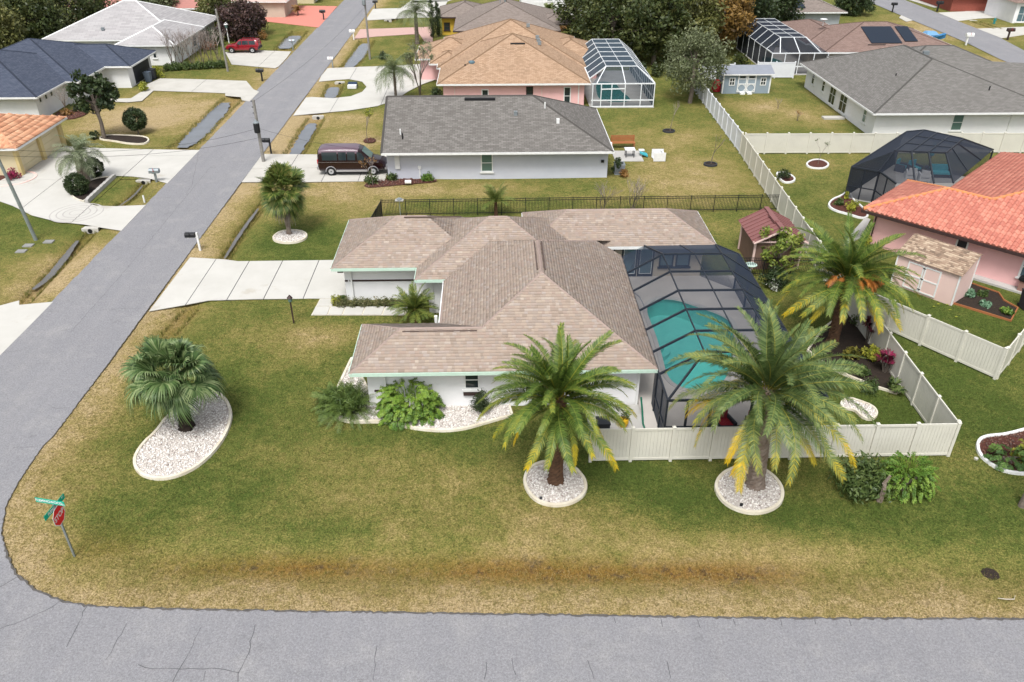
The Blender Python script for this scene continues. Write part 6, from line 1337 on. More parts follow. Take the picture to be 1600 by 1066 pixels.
x, y = G(1374, 782); m = MB(); m.tube([(x, y, -.05), (x + .05, y, .5), (x + .02, y + .05, .95), (x + .12, y, 1.35)], [.13, .1, .085, .05], 8); m.tube([(x + .03, y, .7), (x - .12, y - .05, 1.0)], [.05, .03], 6); tag(m.build('tree_stump', PALMGREY, None, (x, y, 0)), 'thin gnarled pale stump between two shrubs at the fence', 'stump')
philodendron('low glossy broad-leaved clump in the white-curbed red mulch bed', 1575, 722, .9, .75, 46, 64, leafmat('glossy_leaf', gr((.02, .06, .012), (.06, .13, .025), (.14, .24, .05))), .42, 'broadleaf_plant')
philodendron('lime-leaved clump at the right end of the white-curbed red mulch bed', 1610, 716, .7, .8, 34, 65, L_LIME, .4, 'broadleaf_plant')
x, y = G(1597, 790); m = MB(); m.tube([(x, y, -.05), (x + .03, y, 1.2), (x, y, 2.6), (x + .1, y, 3.4)], [.16, .12, .11, .06], 9)
t = thing('tree', 'dark slim tree trunk at the right edge of the front lawn', 'tree', (x, y, 0)); m.build('trunk', BARK, t); g_ = np.random.default_rng(5); leafobj('crown', cloud(np.array([x + 1.2, y + .2, 4.2]) + g_.normal(size=(16, 3)) * np.array([.55, .55, .5]), .5, 60, .13, 5), L_SHRUB, t)
# plants in the fenced garden
def spiky(label, px, py, h, n, mat, seed, L, name='cordyline', w=.05):
    x, y = G(px, py); t = thing(name, label, 'plant', (x, y, 0)); g = random.Random(seed); V = []; me = []
    for k, e in enumerate((75, 50, 25)):
        v = []; f = []; rn = []; rr = np.random.default_rng(seed + k)
        for i in range(14):
            az = i * GA; d = Vector((math.cos(az) * math.cos(R(e)), math.sin(az) * math.cos(R(e)), math.sin(R(e)))); s = Vector((-math.sin(az), math.cos(az), 0)) * w; b = len(v); l = L * rr.uniform(.75, 1.1)
            v += [tuple(-s * .4), tuple(s * .4), tuple(d * l * .55 + s), tuple(d * l * .55 - s), tuple(d * l + Vector((0, 0, -.25 * l)) + s * .1), tuple(d * l + Vector((0, 0, -.25 * l)) - s * .1)]; f += [(b, b + 1, b + 2, b + 3), (b + 3, b + 2, b + 4, b + 5)]; t0 = rr.random(); rn += [t0, t0]
        q = npmesh('leaf_rosette', v, f, rn); q.materials.append(mat); me.append(q)
    m = MB()
    for j in range(n):
        dx, dy, z = g.uniform(-.3, .3), g.uniform(-.3, .3), h * g.uniform(.35, .9); m.tube([(x + dx * .3, y + dy * .3, -.05), (x + dx, y + dy, z)], .025, 5); put(t, 'leaf_rosette', me[j % 3], Vector((dx, dy, z)), g.random() * 6, 0, 0, g.uniform(.8, 1.2))
    m.build('stem', BARK, t); return t
spiky('crimson cordyline against the fence, between lime croton and the fence posts', 1383, 582, 1.3, 11, L_RED, 71, .5)
spiky('darker crimson cordyline deeper in the bed near the fruiting palm', 1356, 535, 1.4, 10, leafmat('dark_crimson_leaf', gr((.03, .008, .012), (.10, .012, .03), (.2, .03, .06))), 72, .5)
spiky('green spiky plant at the near end of the dark bed', 1392, 612, .45, 6, L_SHRUB, 73, .5, 'spiky_plant')
shrub('lime-yellow croton between the two crimson cordylines', 1358, 562, .6, .9, L_LIME, 500, .11, 74, 'croton')
shrub('yellow-tinged croton under the fruiting palm', 1328, 560, .6, .7, leafmat('croton_leaf', gr((.08, .09, .02), (.2, .18, .03), (.4, .3, .04))), 380, .1, 75, 'croton')
for i, (px, py, r, h, lb) in enumerate([(1345, 585, .45, .55, 'small white-flecked shrub in the dark bed behind the croton'), (1358, 612, .7, .7, 'low leafy green shrub at the bed edge by the small stone bed'), (1342, 508, .6, 1.1, 'leafy shrub behind the darker cordyline')]): shrub(lb, px, py, r, h, L_SHRUB, 500, .08, 80 + i)
tree('yellow-green leafy small tree in front of the maroon shed', *G(1213, 428), 2.9, 1.5, leafmat('yellow_green_leaf', gr((.05, .09, .015), (.16, .22, .035), (.34, .36, .07))), 1500, .12, 91, .25, .06, 34)
shrub('dark leafy shrub with white blossoms below the yellow-green tree', 1212, 446, 1.1, 1.2, L_DARK, 1200, .1, 92, clumps=24)
shrub('white-flowered bush near the pool cage back corner', 1208, 452, .5, .8, leafmat('white_flower', gr((.1, .14, .05), (.4, .42, .35), (.7, .7, .66))), 300, .07, 93, 'flowering_bush')
bare('dry pale ornamental shrub behind the back wing, nearer the lavender house corner', 940, 330, 2.2, .55, 101, 'bare_shrub', 3, 4, r0=.04)
bare('dry pale multi-stem shrub behind the back wing, next to the fence middle', 988, 330, 2.3, .55, 102, 'bare_shrub', 4, 4, r0=.04)
bare('thin bare sapling in a mulch ring far behind the lavender house', 1047, 205, 2.6, .35, 103, 'bare_sapling', 1, 4, r0=.04)
bare('thin bare sapling in a mulch ring near the vinyl fence', 1111, 256, 2.6, .35, 104, 'bare_sapling', 1, 4, r0=.04)
bare('thin sapling in the round white-curbed mulch ring', 1278, 257, 2.2, .35, 105, 'bare_sapling', 1, 3, r0=.03, leaf=(L_SHRUB, 3, .07))
bare('bare little shrub on the lawn by the blue-grey shed', 1217, 170, 1.2, .5, 106, 'bare_shrub', 2, 3, r0=.03)
bare('bare little bush on the lawn before the grey-roofed house', 1245, 188, 1., .5, 107, 'bare_shrub', 2, 3, r0=.03, leaf=(L_RUST, 2, .06))
for i, (px, py, r, h, mt, lb) in enumerate([(1223, 280, .6, .95, L_DARK, 'dark shrub in the half-round bed at the vinyl fence'), (1331, 328, .6, .75, L_LIME, 'lime-yellow shrub in the wavy bed by the black cage'), (1311, 320, .45, .5, L_SHRUB, 'low green shrub in the wavy bed by the black cage'), (1322, 312, .25, .9, L_LIME, 'slim yellow plant against the black cage wall'),
        (1352, 385, .4, .9, L_LIME, 'yellow-orange shrub at the corner of the coral house'), (581, 286, .75, 1.0, L_SHRUB, 'green bush before the van bonnet'), (612, 281, .55, .7, L_SHRUB, 'low green bush at the lavender house corner'), (668, 282, .7, .7, L_PHIL, 'light green low bush along the lavender wall'), (963, 272, .6, 1.9, L_DARK, 'dark dense bush beside the cooling unit'), (975, 276, .5, .7, L_RUST, 'yellow-brown small bush by the cooling unit'),
        (598, 92, .9, 1.0, L_DARK, 'clipped dark box bush on the lawn beyond the street pole'), (535, 470, .3, .4, L_SHRUB, 'tiny green bush at the start of the garage hedge'), (1512, 462, .45, .45, leafmat('kale_leaf', gr((.05, .12, .07), (.12, .24, .14), (.25, .38, .26))), 'blue-green cabbage plant in the vegetable plot nearer the shed'), (1538, 478, .35, .35, MATS['kale_leaf'], 'blue-green cabbage plant in the middle of the vegetable plot'), (1535, 462, .35, .4, L_SHRUB, 'green herb clump in the vegetable plot near the wall'), (1572, 490, .45, .4, L_PHIL, 'leafy green rows at the outer end of the vegetable plot'),
        (20, 280, .7, 1.1, L_RED, 'rust-red shrub in the round bed by the yellow garage'), (10, 272, .5, .9, L_SHRUB, 'green shrub behind the rust-red one at the garage'), (105, 180, .7, .7, L_RUST, 'brown low shrub along the slate-roofed house wall'), (225, 142, .8, 1.2, L_LIME, 'yellow-green potted-looking shrub beside the dark garage door'), (249, 121, .9, 1.5, L_LIME, 'yellow-green palm-like shrub at the far side of the dark garage'), (412, 62, 1.0, 1.5, L_RUST, 'rust-orange shrub behind the red car'), (325, 78, 1.3, 1.4, leafmat('dead_red_leaf', gr((.12, .05, .03), (.24, .11, .07), (.34, .19, .12))), 'reddish-brown shrub by the clipped green dome'),
        (687, 122, .8, 1.6, leafmat('maroon_leaf', gr((.05, .02, .02), (.13, .05, .045), (.2, .09, .07))), 'maroon-leaved shrub at the entry of the pink house'), (682, 150, .9, 1.0, L_DARK, 'dark green low hedge by the pink house corner'), (1498, 10, 1.3, 1.7, L_PHIL, 'round bright green shrub on the far mulch island'), (1578, 14, .9, 1.0, L_DARK, 'dark shrub in the far red mulch bed'), (880, 48, .9, 1.2, L_RUST, 'small reddish bush behind the brown-grey roof'), (925, 55, 1.5, 1.6, L_OLIVE, 'thin straggly bush at the edge of the wood')]):
    shrub(lb, px, py, r, h, mt, 520 if py > 200 else 380, .085 if py > 200 else .12, 120 + i)
bare('leggy bare shrub with rust leaves before the van', 583, 290, 2.3, .4, 160, 'bare_shrub', 1, 4, r0=.04, leaf=(L_RUST, 3, .07))
bare('young sparse yellow-green tree on the lawn above the van', 574, 222, 2.6, .35, 161, 'young_tree', 1, 4, r0=.04, leaf=(L_LIME, 3, .09))
# clipped balls
shrub('large round clipped tree ball above the curving pale curb', 216, 209, 1.15, 2.55, L_DARK, 7000, .085, 171, 'topiary_ball', clumps=150, ball=True)
shrub('round clipped ball on the drive island nearest the circle in the paving', 124, 303, .95, 1.75, L_DARK, 5200, .075, 172, 'topiary_ball', clumps=130, ball=True)
shrub('round clipped ball behind the pindo palm trunk', 150, 277, .85, 1.7, L_DARK, 4600, .075, 173, 'topiary_ball', clumps=60, ball=True)
shrub('small clipped ball beside the magnolia trunk', 149, 217, .5, .85, L_DARK, 900, .07, 174, 'topiary_ball', clumps=40, ball=True)
shrub('clipped green dome by the white tile house wall', 328, 72, 2.0, 2.6, L_DARK, 2400, .13, 175, 'topiary_dome', clumps=70, ball=True)
x, y = G(163, 216); tree('dark glossy magnolia with bare pale trunk by the slate-roofed house', x, y, ZAT(x, y, 118), 1.75, L_DARK, 4200, .18, 181, .33, .17, 46, 'magnolia_tree', 1.0)
for i in range(11): shrub('dense green hedge bush along the white tile house', 264 + 8.6 * i, 110 - .45 * i, .75, 1.0, L_SHRUB, 420, .11, 190 + i, 'hedge_bush')['group'] = 'hedge along the white tile house'
for i, px in enumerate((272, 287, 303, 318, 333, 346)): bare('bare pale crape myrtle in the row behind the green hedge', px, 107 - i * .8, 4.2, .42, 210 + i, 'crape_myrtle', 4, 4, r0=.055)['group'] = 'crape myrtles behind the hedge'
bare('bare crape myrtle by the slate-roofed house wall', 103, 178, 2.4, .45, 217, 'crape_myrtle', 3, 4, r0=.04)
bare('bare twiggy tree beside the queen palm of the pink house', 655, 148, 4.6, .3, 218, 'bare_tree', 3, 5, r0=.09, leaf=(L_OLIVE, 2, .1))
for i, (px, py, lb) in enumerate([(676, 59, 'slim dark cypress beside the tall queen palm, taller of the pair'), (685, 57, 'slim dark cypress nearer the yellow house, one of a pair')]):
    x, y = G(px, py); t = thing('cypress', lb, 'tree', (x, y, 0)); g_ = np.random.default_rng(220 + i); h = 5.2 - .6 * i; zz = np.linspace(.3, h, 30); rr = .62 * np.sin(np.pi * (.12 + .83 * zz / h)) ** .8
    leafobj('crown', cloud(np.stack([x + g_.normal(0, .12, 30), y + g_.normal(0, .12, 30), zz], 1), rr * .85, 50, .13, 220 + i, asp=.35), L_DARK, t); MB().tube([(x, y, -.1), (x, y, h * .6)], [.1, .04], 6).build('trunk', BARK, t)
# --- trees of the background
x, y = G(1078, 160); tree('airy grey-green tree leaning over the vinyl fence by the pink house cage', x, y, 7.2, 3.5, L_OLIVE, 9000, .14, 231, .2, .2, 140, 'grey_green_tree', .85, lean=(.3, .8))
WOOD = [(15.5, 108, 8.5, 4.2, L_OAK, 'dark oak at the edge of the wood behind the white-framed cage'), (20.5, 104.5, 9.5, 4.4, L_OAK, 'broad dark oak in the wood, next to the white-framed cage'), (25.0, 106.5, 9.2, 3.8, leafmat('olive_oak_leaf', gr((.035, .045, .012), (.10, .11, .03), (.2, .19, .06))), 'olive-green oak in the wood above the airy grey-green tree'), (30.2, 109.5, 8.6, 3.6, leafmat('autumn_leaf', gr((.09, .05, .015), (.24, .14, .035), (.38, .24, .07))), 'orange-tinged autumn tree in the wood'),
        (34.5, 118, 9, 4.5, L_DARK, 'dark evergreen in the wood above the dark pool cage'), (40.5, 123, 8, 4.2, L_DARK, 'dark evergreen at the right end of the wood'), (14, 117, 9, 4.5, L_OAK, 'oak deep in the wood behind the brown-grey roof'), (20, 115, 10, 4.8, L_OLIVE, 'greyish oak deep in the wood'), (27, 117, 10, 4.8, L_OAK, 'tall oak deep in the wood behind the autumn tree'), (19, 126, 10, 5, L_OAK, 'oak at the back of the wood near the white two-storey house'), (30, 128, 11, 5.5, L_OAK, 'oak at the back of the wood behind the evergreens')]
for i, (x, y, h, r, mt, lb) in enumerate(WOOD): tree(lb, x, y, h, r, mt, 8200, .23, 240 + i, .15, .25, 130, 'oak_tree' if mt is L_OAK else 'tree', .95)['group'] = 'trees of the wood'
for i, (x, y, r) in enumerate([(17.8, 99.5, 1.3), (20, 98.5, 1.1), (23.6, 99.5, 1.4), (27.0, 102, 1.6), (31, 103, 1.8), (14.5, 131, 2.0), (17.5, 130, 2.2)]): shrub(['small dark bush by the back of the white-framed cage', 'small oak-brown bush beside the white-framed cage corner', 'leafy bush at the wood edge left of the airy grey-green tree trunk', 'dark bush behind the airy grey-green tree', 'brownish bush behind the blue-grey shed', 'round leafy bush right of the little cabbage palms', 'dark wide bush between the cabbage palms and the wood'][i], 0, 0, r, 1.5 + .3 * (i % 3), [L_DARK, L_OAK, L_SHRUB][i % 3], 700, .16, 255 + i, 'undergrowth_bush', xy=(x, y), clumps=22)['group'] = 'undergrowth at the wood edge'
for i, (x, y, h, r, mt, lb) in enumerate([(-63.5, 106.5, 8.2, 4.2, MATS['olive_oak_leaf'], 'olive-green oak behind the slate-blue roof'), (-68, 112, 8, 4.4, L_OAK, 'dark oak farther behind the slate-blue roof'), (-60.5, 114, 7.5, 3.6, L_OAK, 'dark oak between the slate roof and the pale tile roof'), (-60, 125, 9.5, 4.5, L_OAK, 'tall oak behind the pale tile roof'), (-66, 122, 9.5, 4.8, MATS['olive_oak_leaf'], 'tall olive-green oak at the top left'), (-53, 133, 7.0, 4.0, L_OLIVE, 'greyish tree behind the pale tile roof ridge'), (-73, 118, 9, 4.5, L_OAK, 'dark oak at the left end of the trees')]): tree(lb, x, y, h, r, mt, 7000, .23, 270 + i, .15, .25, 120, 'oak_tree', .95)['group'] = 'trees behind the slate roof'
for i, (px, py, h, r, mt, lb) in enumerate([(345, 48, 5.6, 2.9, MATS['olive_oak_leaf'], 'yellow-green tree beyond the wooden street pole'), (375, 62, 4.8, 2.9, L_PLUM, 'plum-leaved tree behind the red car, nearer the pole'), (392, 54, 4.6, 2.6, L_PLUM, 'plum-leaved tree behind the red car, nearer the red drive'), (1330, 22, 4.2, 3.0, L_DARK, 'dark round evergreen between the right-hand rooftops')]):
    x, y = G(px, py); tree(lb, x, y, h, r, mt, 5200, .2, 290 + i, .1, .16, 100, 'tree', .85)
# ------------------------------------------------------------------ lawn blades on the near turf
def turf():
    g = np.random.default_rng(99); out = []
    excl = [pf, GP([(318, 612), (362, 640), (358, 668), (340, 700), (305, 733), (260, 750), (222, 745), (207, 722), (222, 695), (245, 675), (262, 650), (303, 628)]), rect(-6.3, 7.1, 31.6, 50), rect(-9.2, 13.2, 41, 50), rect(7, 15.4, 28.4, 45.4), rect(-9.2, -2, 40, 49)]
    excl += [[(p[0] + 1.38 * math.cos(a), p[1] + 1.3 * math.sin(a)) for a in np.linspace(0, 6.1, 14)] for p in (G(867, 756), G(1170, 766))]
    excl += [GP([(233, 487), (297, 403), (372, 409), (521, 407), (521, 480), (640, 480), (634, 493), (486, 493), (500, 467), (400, 468), (290, 477)]), rect(4.2, 7.7, 27.5, 31.7)]
    for (x0, x1, y0, y1, dn) in ((-21.5, 31, 18.2, 32, 105), (-21, -2.2, 32, 46, 60), (15.4, 34, 32, 42, 45)):
        n = int((x1 - x0) * (y1 - y0) * dn); P = np.stack([x0 + g.random(n) * (x1 - x0), y0 + g.random(n) * (y1 - y0)], 1)
        lawnp = [(-20.75, 60.), (-20.7, 45), (-20.65, 36), (-20.7, 30)] + [(q[0], q[1]) for q in EDGE[5:]] + [(90, 60)]
        P = P[inpoly(P, lawnp)]
        for e in excl: P = P[~inpoly(P, e)]
        out.append(P)
    P = np.concatenate(out); n = len(P)
    ix = np.clip(np.searchsorted(GXS, P[:, 0]) - 1, 0, len(GXS) - 2); iy = np.clip(np.searchsorted(GYS, P[:, 1]) - 1, 0, len(GYS) - 2)
    Z = GZ[iy, ix]; dry = GDRY[iy, ix] + .5 * GRUST[iy, ix]
    az = g.random((n, 2)) * 6.28; h = .04 + .07 * g.random((n, 2)); lean = .02 + .05 * g.random((n, 2)); w = .009
    V = np.zeros((n, 2, 3, 3)); 
    for k in range(2):
        c, s = np.cos(az[:, k]), np.sin(az[:, k]); ox = P[:, 0] + .03 * k * c; oy = P[:, 1] + .03 * k * s
        V[:, k, 0] = np.stack([ox - s * w, oy + c * w, Z - .01], 1); V[:, k, 1] = np.stack([ox + s * w, oy - c * w, Z - .01], 1); V[:, k, 2] = np.stack([ox + c * lean[:, k], oy + s * lean[:, k], Z + h[:, k]], 1)
    rn = np.clip(dry[:, None] * .8 + g.normal(0, .3, (n, 2)) , 0, 1).ravel()
    o = link('turf_blades', npmesh('turf_blades', V.reshape(-1, 3), np.arange(n * 6).reshape(-1, 3), rn), L_GRASS); o['kind'] = 'stuff'; o['label'] = 'short green and straw-coloured turf blades of the corner lawn'; o['category'] = 'grass'
turf()

def bank_grass():
    """taller rank grass hanging over the ditch edges"""
    g = np.random.default_rng(17); P = []
    for q, (line, dep, hw) in enumerate(SW):
        if q == 9: continue
        for a, b in zip(line[:-1], line[1:]):
            L = math.hypot(b[0] - a[0], b[1] - a[1]); n = int(L * 55); t = g.random(n); sd_ = g.choice([-1, 1], n); d = sd_ * (hw * (.34 + .25 * g.random(n)))
            if q in (2, 4, 5, 6, 7): d = sd_ * (hw * (.58 + .3 * g.random(n)))
            ux, uy = (b[0] - a[0]) / L, (b[1] - a[1]) / L; P.append(np.stack([a[0] + ux * L * t - uy * d, a[1] + uy * L * t + ux * d], 1))
    P = np.concatenate(P); n = len(P); Z = np.array([gz(x, y) for x, y in P]); V = np.zeros((n, 3, 3, 3))
    for k in range(3):
        az = g.random(n) * 6.28; c, s = np.cos(az), np.sin(az); h = .12 + .2 * g.random(n); ln = .06 + .14 * g.random(n); w = .014
        V[:, k, 0] = np.stack([P[:, 0] - s * w, P[:, 1] + c * w, Z - .02], 1); V[:, k, 1] = np.stack([P[:, 0] + s * w, P[:, 1] - c * w, Z - .02], 1); V[:, k, 2] = np.stack([P[:, 0] + c * ln, P[:, 1] + s * ln, Z + h], 1)
    o = link('ditch_grass', npmesh('ditch_grass', V.reshape(-1, 3), np.arange(n * 9).reshape(-1, 3), np.repeat(np.clip(g.normal(.45, .25, n), 0, 1), 3)), L_GRASS); o['kind'] = 'stuff'; o['label'] = 'rank grass hanging over the edges of the roadside ditches'; o['category'] = 'grass'
bank_grass()
# ------------------------------------------------------------------ vehicles
def sub(mb, name, mat, parent, smooth=False, bevel=0.):
    o = mb.build(name, mat, None, None, bevel, smooth); o.parent = parent; return o
def vehicle(label, cat, name, loc, rz, st, body, wins, wheels, wr, shield, rear=None, trim=None, roofm=None, roofx=None, sc=1.):
    t = thing(name, label, cat, (loc[0], loc[1], .03), rz); t.scale = (sc, sc, sc)
    def sec(x):
        for a, b in zip(st[:-1], st[1:]):
            if a[0] <= x <= b[0]: f = (x - a[0]) / (b[0] - a[0]); return [p + (q - p) * f for p, q in zip(a, b)]
        return list(st[0] if x < st[0][0] else st[-1])
    def ring(s):
        x, zb, ze, zt, wb, wt = s; h = [(wb * .86, zb), (wb * .98, zb + .12), (wb, zb + (ze - zb) * .6), (wb * .97, ze), (wt, zt - .09), (wt * .86, zt - .015), (wt * .45, zt)]
        return [(x, y, z) for y, z in h] + [(x, -y, z) for y, z in h[::-1]]
    xs = sorted(set([s[0] for s in st] + list(np.linspace(st[0][0], st[-1][0], 22)))); rings = [ring(sec(x)) for x in xs]; n = len(rings[0]); m = MB()
    vs = [p for r in rings for p in r]; fs = []
    for i in range(len(rings) - 1):
        for j in range(n): a = i * n + j; b = i * n + (j + 1) % n; fs.append((a, a + n, b + n, b))
    fs += [tuple(range(n)), tuple((len(rings) - 1) * n + j for j in range(n))[::-1]]
    m.add(vs, fs); bo = sub(m, 'body', body, t)
    me = bo.data
    for p in me.polygons: p.use_smooth = True
    try: me.set_sharp_from_angle(angle=R(38))
    except Exception: pass
    def side(x, f, s, o=.015):
        q = sec(x); return (x, s * (q[4] * .97 + (q[5] - q[4] * .97) * f + o), q[2] + (q[3] - .09 - q[2]) * f)
    for (x0, x1, x2, x3) in wins:
        for s in (-1, 1):
            k = 4; g = MB(); bot = [side(x0 + (x1 - x0) * i / k, .08, s) for i in range(k + 1)]; top = [side(x2 + (x3 - x2) * i / k, .9, s) for i in range(k + 1)]
            g.add(bot + top, [(i, i + 1, k + 2 + i, k + 1 + i) for i in range(k)]); sub(g, 'window', GLASS, t)
    def topq(xa, xb, nm):
        a, b = sec(xa), sec(xb); g = MB(); g.add([(xa, -a[5] * .84, a[3] + .012), (xa, a[5] * .84, a[3] + .012), (xb, b[5] * .82, b[3] + .012), (xb, -b[5] * .82, b[3] + .012)], [(0, 1, 2, 3)]); sub(g, nm, GLASSG if nm == 'windscreen' else GLASS, t)
    topq(shield[0], shield[1], 'windscreen')
    if rear: topq(rear[0], rear[1], 'rear_window')
    for x in wheels:
        q = sec(x)
        for s in (-1, 1):
            w = MB(); y0, y1 = s * (q[4] - .2), s * (q[4] + .02); w.tube([(x, y0, wr), (x, y1 - s * .03, wr), (x, y1, wr)], [wr, wr, wr * .88], 18); wo = sub(w, 'wheel', TYRE, t)
            r = MB(); r.tube([(x, y1 - s * .02, wr), (x, y1 + s * .012, wr)], [wr * .62, wr * .58], 14); ro_ = sub(r, 'rim', RIM, wo)
            h = MB(); h.tube([(x, y1, wr), (x, y1 + s * .03, wr)], wr * .16, 8); sub(h, 'hub', DKGREY, wo)
            a = MB(); pts = [(x + math.cos(R(d)) * wr * 1.16, s * (q[4] + .012), wr + math.sin(R(d)) * wr * 1.16) for d in range(0, 181, 20)]
            a.tube(pts, .035, 5); sub(a, 'wheel_arch', trim or TYRE, t)
    f, r_ = st[-1], st[0]
    for x, nm, s in ((f[0], 'front_bumper', 1), (r_[0], 'rear_bumper', -1)): b = MB(); q = f if s > 0 else r_; b.box(x - .12, x + .12, -q[4] * 1.04, q[4] * 1.04, q[1] + .0, q[1] + .26); sub(b, nm, trim or DKGREY, t, bevel=.04)
    for s in (-1, 1):
        b = MB(); b.box(f[0] - .1, f[0] + .04, s * f[4] * .6 - .16, s * f[4] * .6 + .16, f[2] - .22, f[2] - .04); sub(b, 'headlight', PLASTICW, t)
        b = MB(); b.box(r_[0] - .04, r_[0] + .1, s * r_[4] * .92 - .06, s * r_[4] * .92 + .06, r_[2] - .1, r_[2] + .25); sub(b, 'tail_light', RED, t)
        q = sec(shield[0] - .35); b = MB(); b.box(shield[0] - .55, shield[0] - .4, s * (q[4] + .12) - .1, s * (q[4] + .12) + .1, q[2] + .02, q[2] + .22); sub(b, 'wing_mirror', body, t)
        if trim: q = sec(0); b = MB(); b.box(wheels[0] + wr * 1.3, wheels[1] - wr * 1.3, s * (q[4] + .02) - .05, s * (q[4] + .02) + .05, q[1] - .02, q[1] + .13); sub(b, 'running_board', trim, t)
        b = MB(); b.bar((st[1][0], s * (sec(0)[4] + .008), sec(0)[2] - .08), (wheels[1] + .5, s * (sec(0)[4] + .008), sec(0)[2] - .08), .012, .014); sub(b, 'side_stripe', trim or body, t)
    if roofm: 
        m = MB(); x0, x1 = roofx; N = 10; vs = []; fs = []
        for i in range(N + 1):
            x = x0 + (x1 - x0) * i / N; q = sec(x); e = math.sin(math.pi * min(1, max(0, i / N))) ** .25 if 0 < i < N else .0
            for j, (yy, zz) in enumerate(((1.012, -.32), (1.0, -.05), (.84, .06), (.45, .10), (0, .11), (-.45, .10), (-.84, .06), (-1.0, -.05), (-1.012, -.32))): vs.append((x, q[5] * yy * (1 + .02), q[3] + zz * (e if zz > 0 else 1)))
        for i in range(N):
            for j in range(8): a = i * 9 + j; fs.append((a, a + 1, a + 10, a + 9))
        m.add(vs, fs); sub(m, 'raised_roof', roofm, t, True)
    return t
VAN = [(-2.8, .5, 1.1, 1.75, .93, .8), (-2.72, .4, 1.22, 2.1, 1.0, .86), (-2.5, .38, 1.24, 2.16, 1.0, .88), (.55, .38, 1.24, 2.16, 1.0, .88), (.9, .38, 1.22, 2.05, 1.0, .84), (1.7, .38, 1.15, 1.3, .99, .86), (2.45, .4, 1.02, 1.16, .96, .82), (2.72, .42, .92, 1.04, .9, .75), (2.8, .45, .82, .92, .85, .68)]
va, vb = G(496, 279), G(604, 276)
vehicle('dark maroon high-roof van parked at the lavender house', 'van', 'van', ((va[0] + vb[0]) / 2, 65.4), 0, VAN, VANP, [(-2.4, -1.15, -2.4, -1.15), (-1.05, -.4, -1.05, -.4), (-.3, .35, -.3, .35), (.5, 1.3, .5, .85)], (-1.75, 1.75), .37, (1.62, .93), None, CHROME, VANR, (-2.65, .62))
SUV = [(-2.2, .5, 1.0, 1.5, .85, .68), (-2.1, .38, 1.05, 1.66, .9, .7), (-1.8, .36, 1.06, 1.72, .9, .72), (.1, .36, 1.04, 1.72, .9, .72), (.35, .36, 1.02, 1.64, .9, .7), (1.05, .36, .98, 1.06, .9, .76), (2.0, .4, .88, .96, .86, .7), (2.2, .44, .72, .8, .8, .62)]
sa, sb = G(353, 84), G(405, 84)
sv_ = vehicle('red car with roof rack parked on the pale drive', 'car', 'car', ((sa[0] + sb[0]) / 2, sa[1] + .9), math.pi, SUV, SUVP, [(-1.85, -1.0, -1.8, -1.0), (-.9, -.1, -.9, -.1), (0, .8, 0, .35)], (-1.35, 1.4), .36, (.98, .4), None, None)
for s in (-1, 1): b = MB(); b.bar((-1.6, s * .58, 1.8), (.1, s * .58, 1.8), .05, .05); [b.box(x - .04, x + .04, s * .58 - .03, s * .58 + .03, 1.7, 1.8) for x in (-1.5, -.1)]; sub(b, 'roof_rail', BLACK, sv_)
CAR = [(-2.3, .4, .85, .98, .8, .65), (-2.1, .3, .9, 1.02, .88, .72), (-1.6, .28, .92, 1.06, .9, .76), (-.9, .28, .94, 1.42, .9, .66), (.3, .28, .94, 1.44, .9, .66), (1.1, .28, .92, 1.02, .9, .74), (2.1, .32, .8, .9, .86, .68), (2.3, .36, .68, .76, .8, .6)]
x, y = G(1592, 143); vehicle('blue-grey car with large windscreen parked at the grey-roofed house', 'car', 'car', (x + 1.0, y + .6), -.35, CAR, CARP, [(-1.2, -.35, -.95, -.35), (-.25, .75, -.25, .3)], (-1.4, 1.4), .33, (1.02, .36), (-1.5, -.95))
x, y = G(1596, 130); vehicle('second blue-grey car behind the first one at the grey-roofed house', 'car', 'car', (x + 1.6, y + 1.5), -.35, CAR, CARP, [(-1.2, -.35, -.95, -.35), (-.25, .75, -.25, .3)], (-1.4, 1.4), .33, (1.02, .36), (-1.5, -.95))
# blue boat under covers behind the solar house roof
x, y = G(1452, 67); t = thing('boat', 'small boat under bright blue covers beyond the grey roof', 'boat', (x, y, 0), .1); m = MB(); vs = []; fs = []
for i in range(9):
    f = i / 8; X = -2.2 + 4.4 * f; w_ = .85 * min(1, (1 - f) * 2.6 + .05) ; vs += [(X, -w_ * .5, .3 + .3 * f ** 3), (X, -w_, .9 + .2 * f), (X, 0, 1.15 + .1 * math.sin(i)), (X, w_, .9 + .2 * f), (X, w_ * .5, .3 + .3 * f ** 3)]
for i in range(8):
    for j in range(5): a = i * 5 + j; b = i * 5 + (j + 1) % 5; fs.append((a, b, b + 5, a + 5))
m.add(vs, fs + [(4, 3, 2, 1, 0)]); sub(m, 'hull', BLUEP, t); m = MB(); m.add([(-1.2, -.7, 1.1), (.9, -.6, 1.1), (.9, .6, 1.1), (-1.2, .7, 1.1), (-.9, -.3, 1.6), (.4, -.3, 1.55), (.4, .3, 1.55), (-.9, .3, 1.6)], [(0, 1, 5, 4), (1, 2, 6, 5), (2, 3, 7, 6), (3, 0, 4, 7), (4, 5, 6, 7)]); sub(m, 'cover', pm('pale_blue_tarp', (.16, .34, .55), None, 4, .6), t)
m = MB(); m.box(-1.6, 1.2, -.5, .5, .0, .32); sub(m, 'trailer', GALV, t)
m = MB(); m.tube([(-3.0, -.2, .9), (-1.9, -.1, 1.15)], .12, 8); sub(m, 'motor', PLASTICW, t)
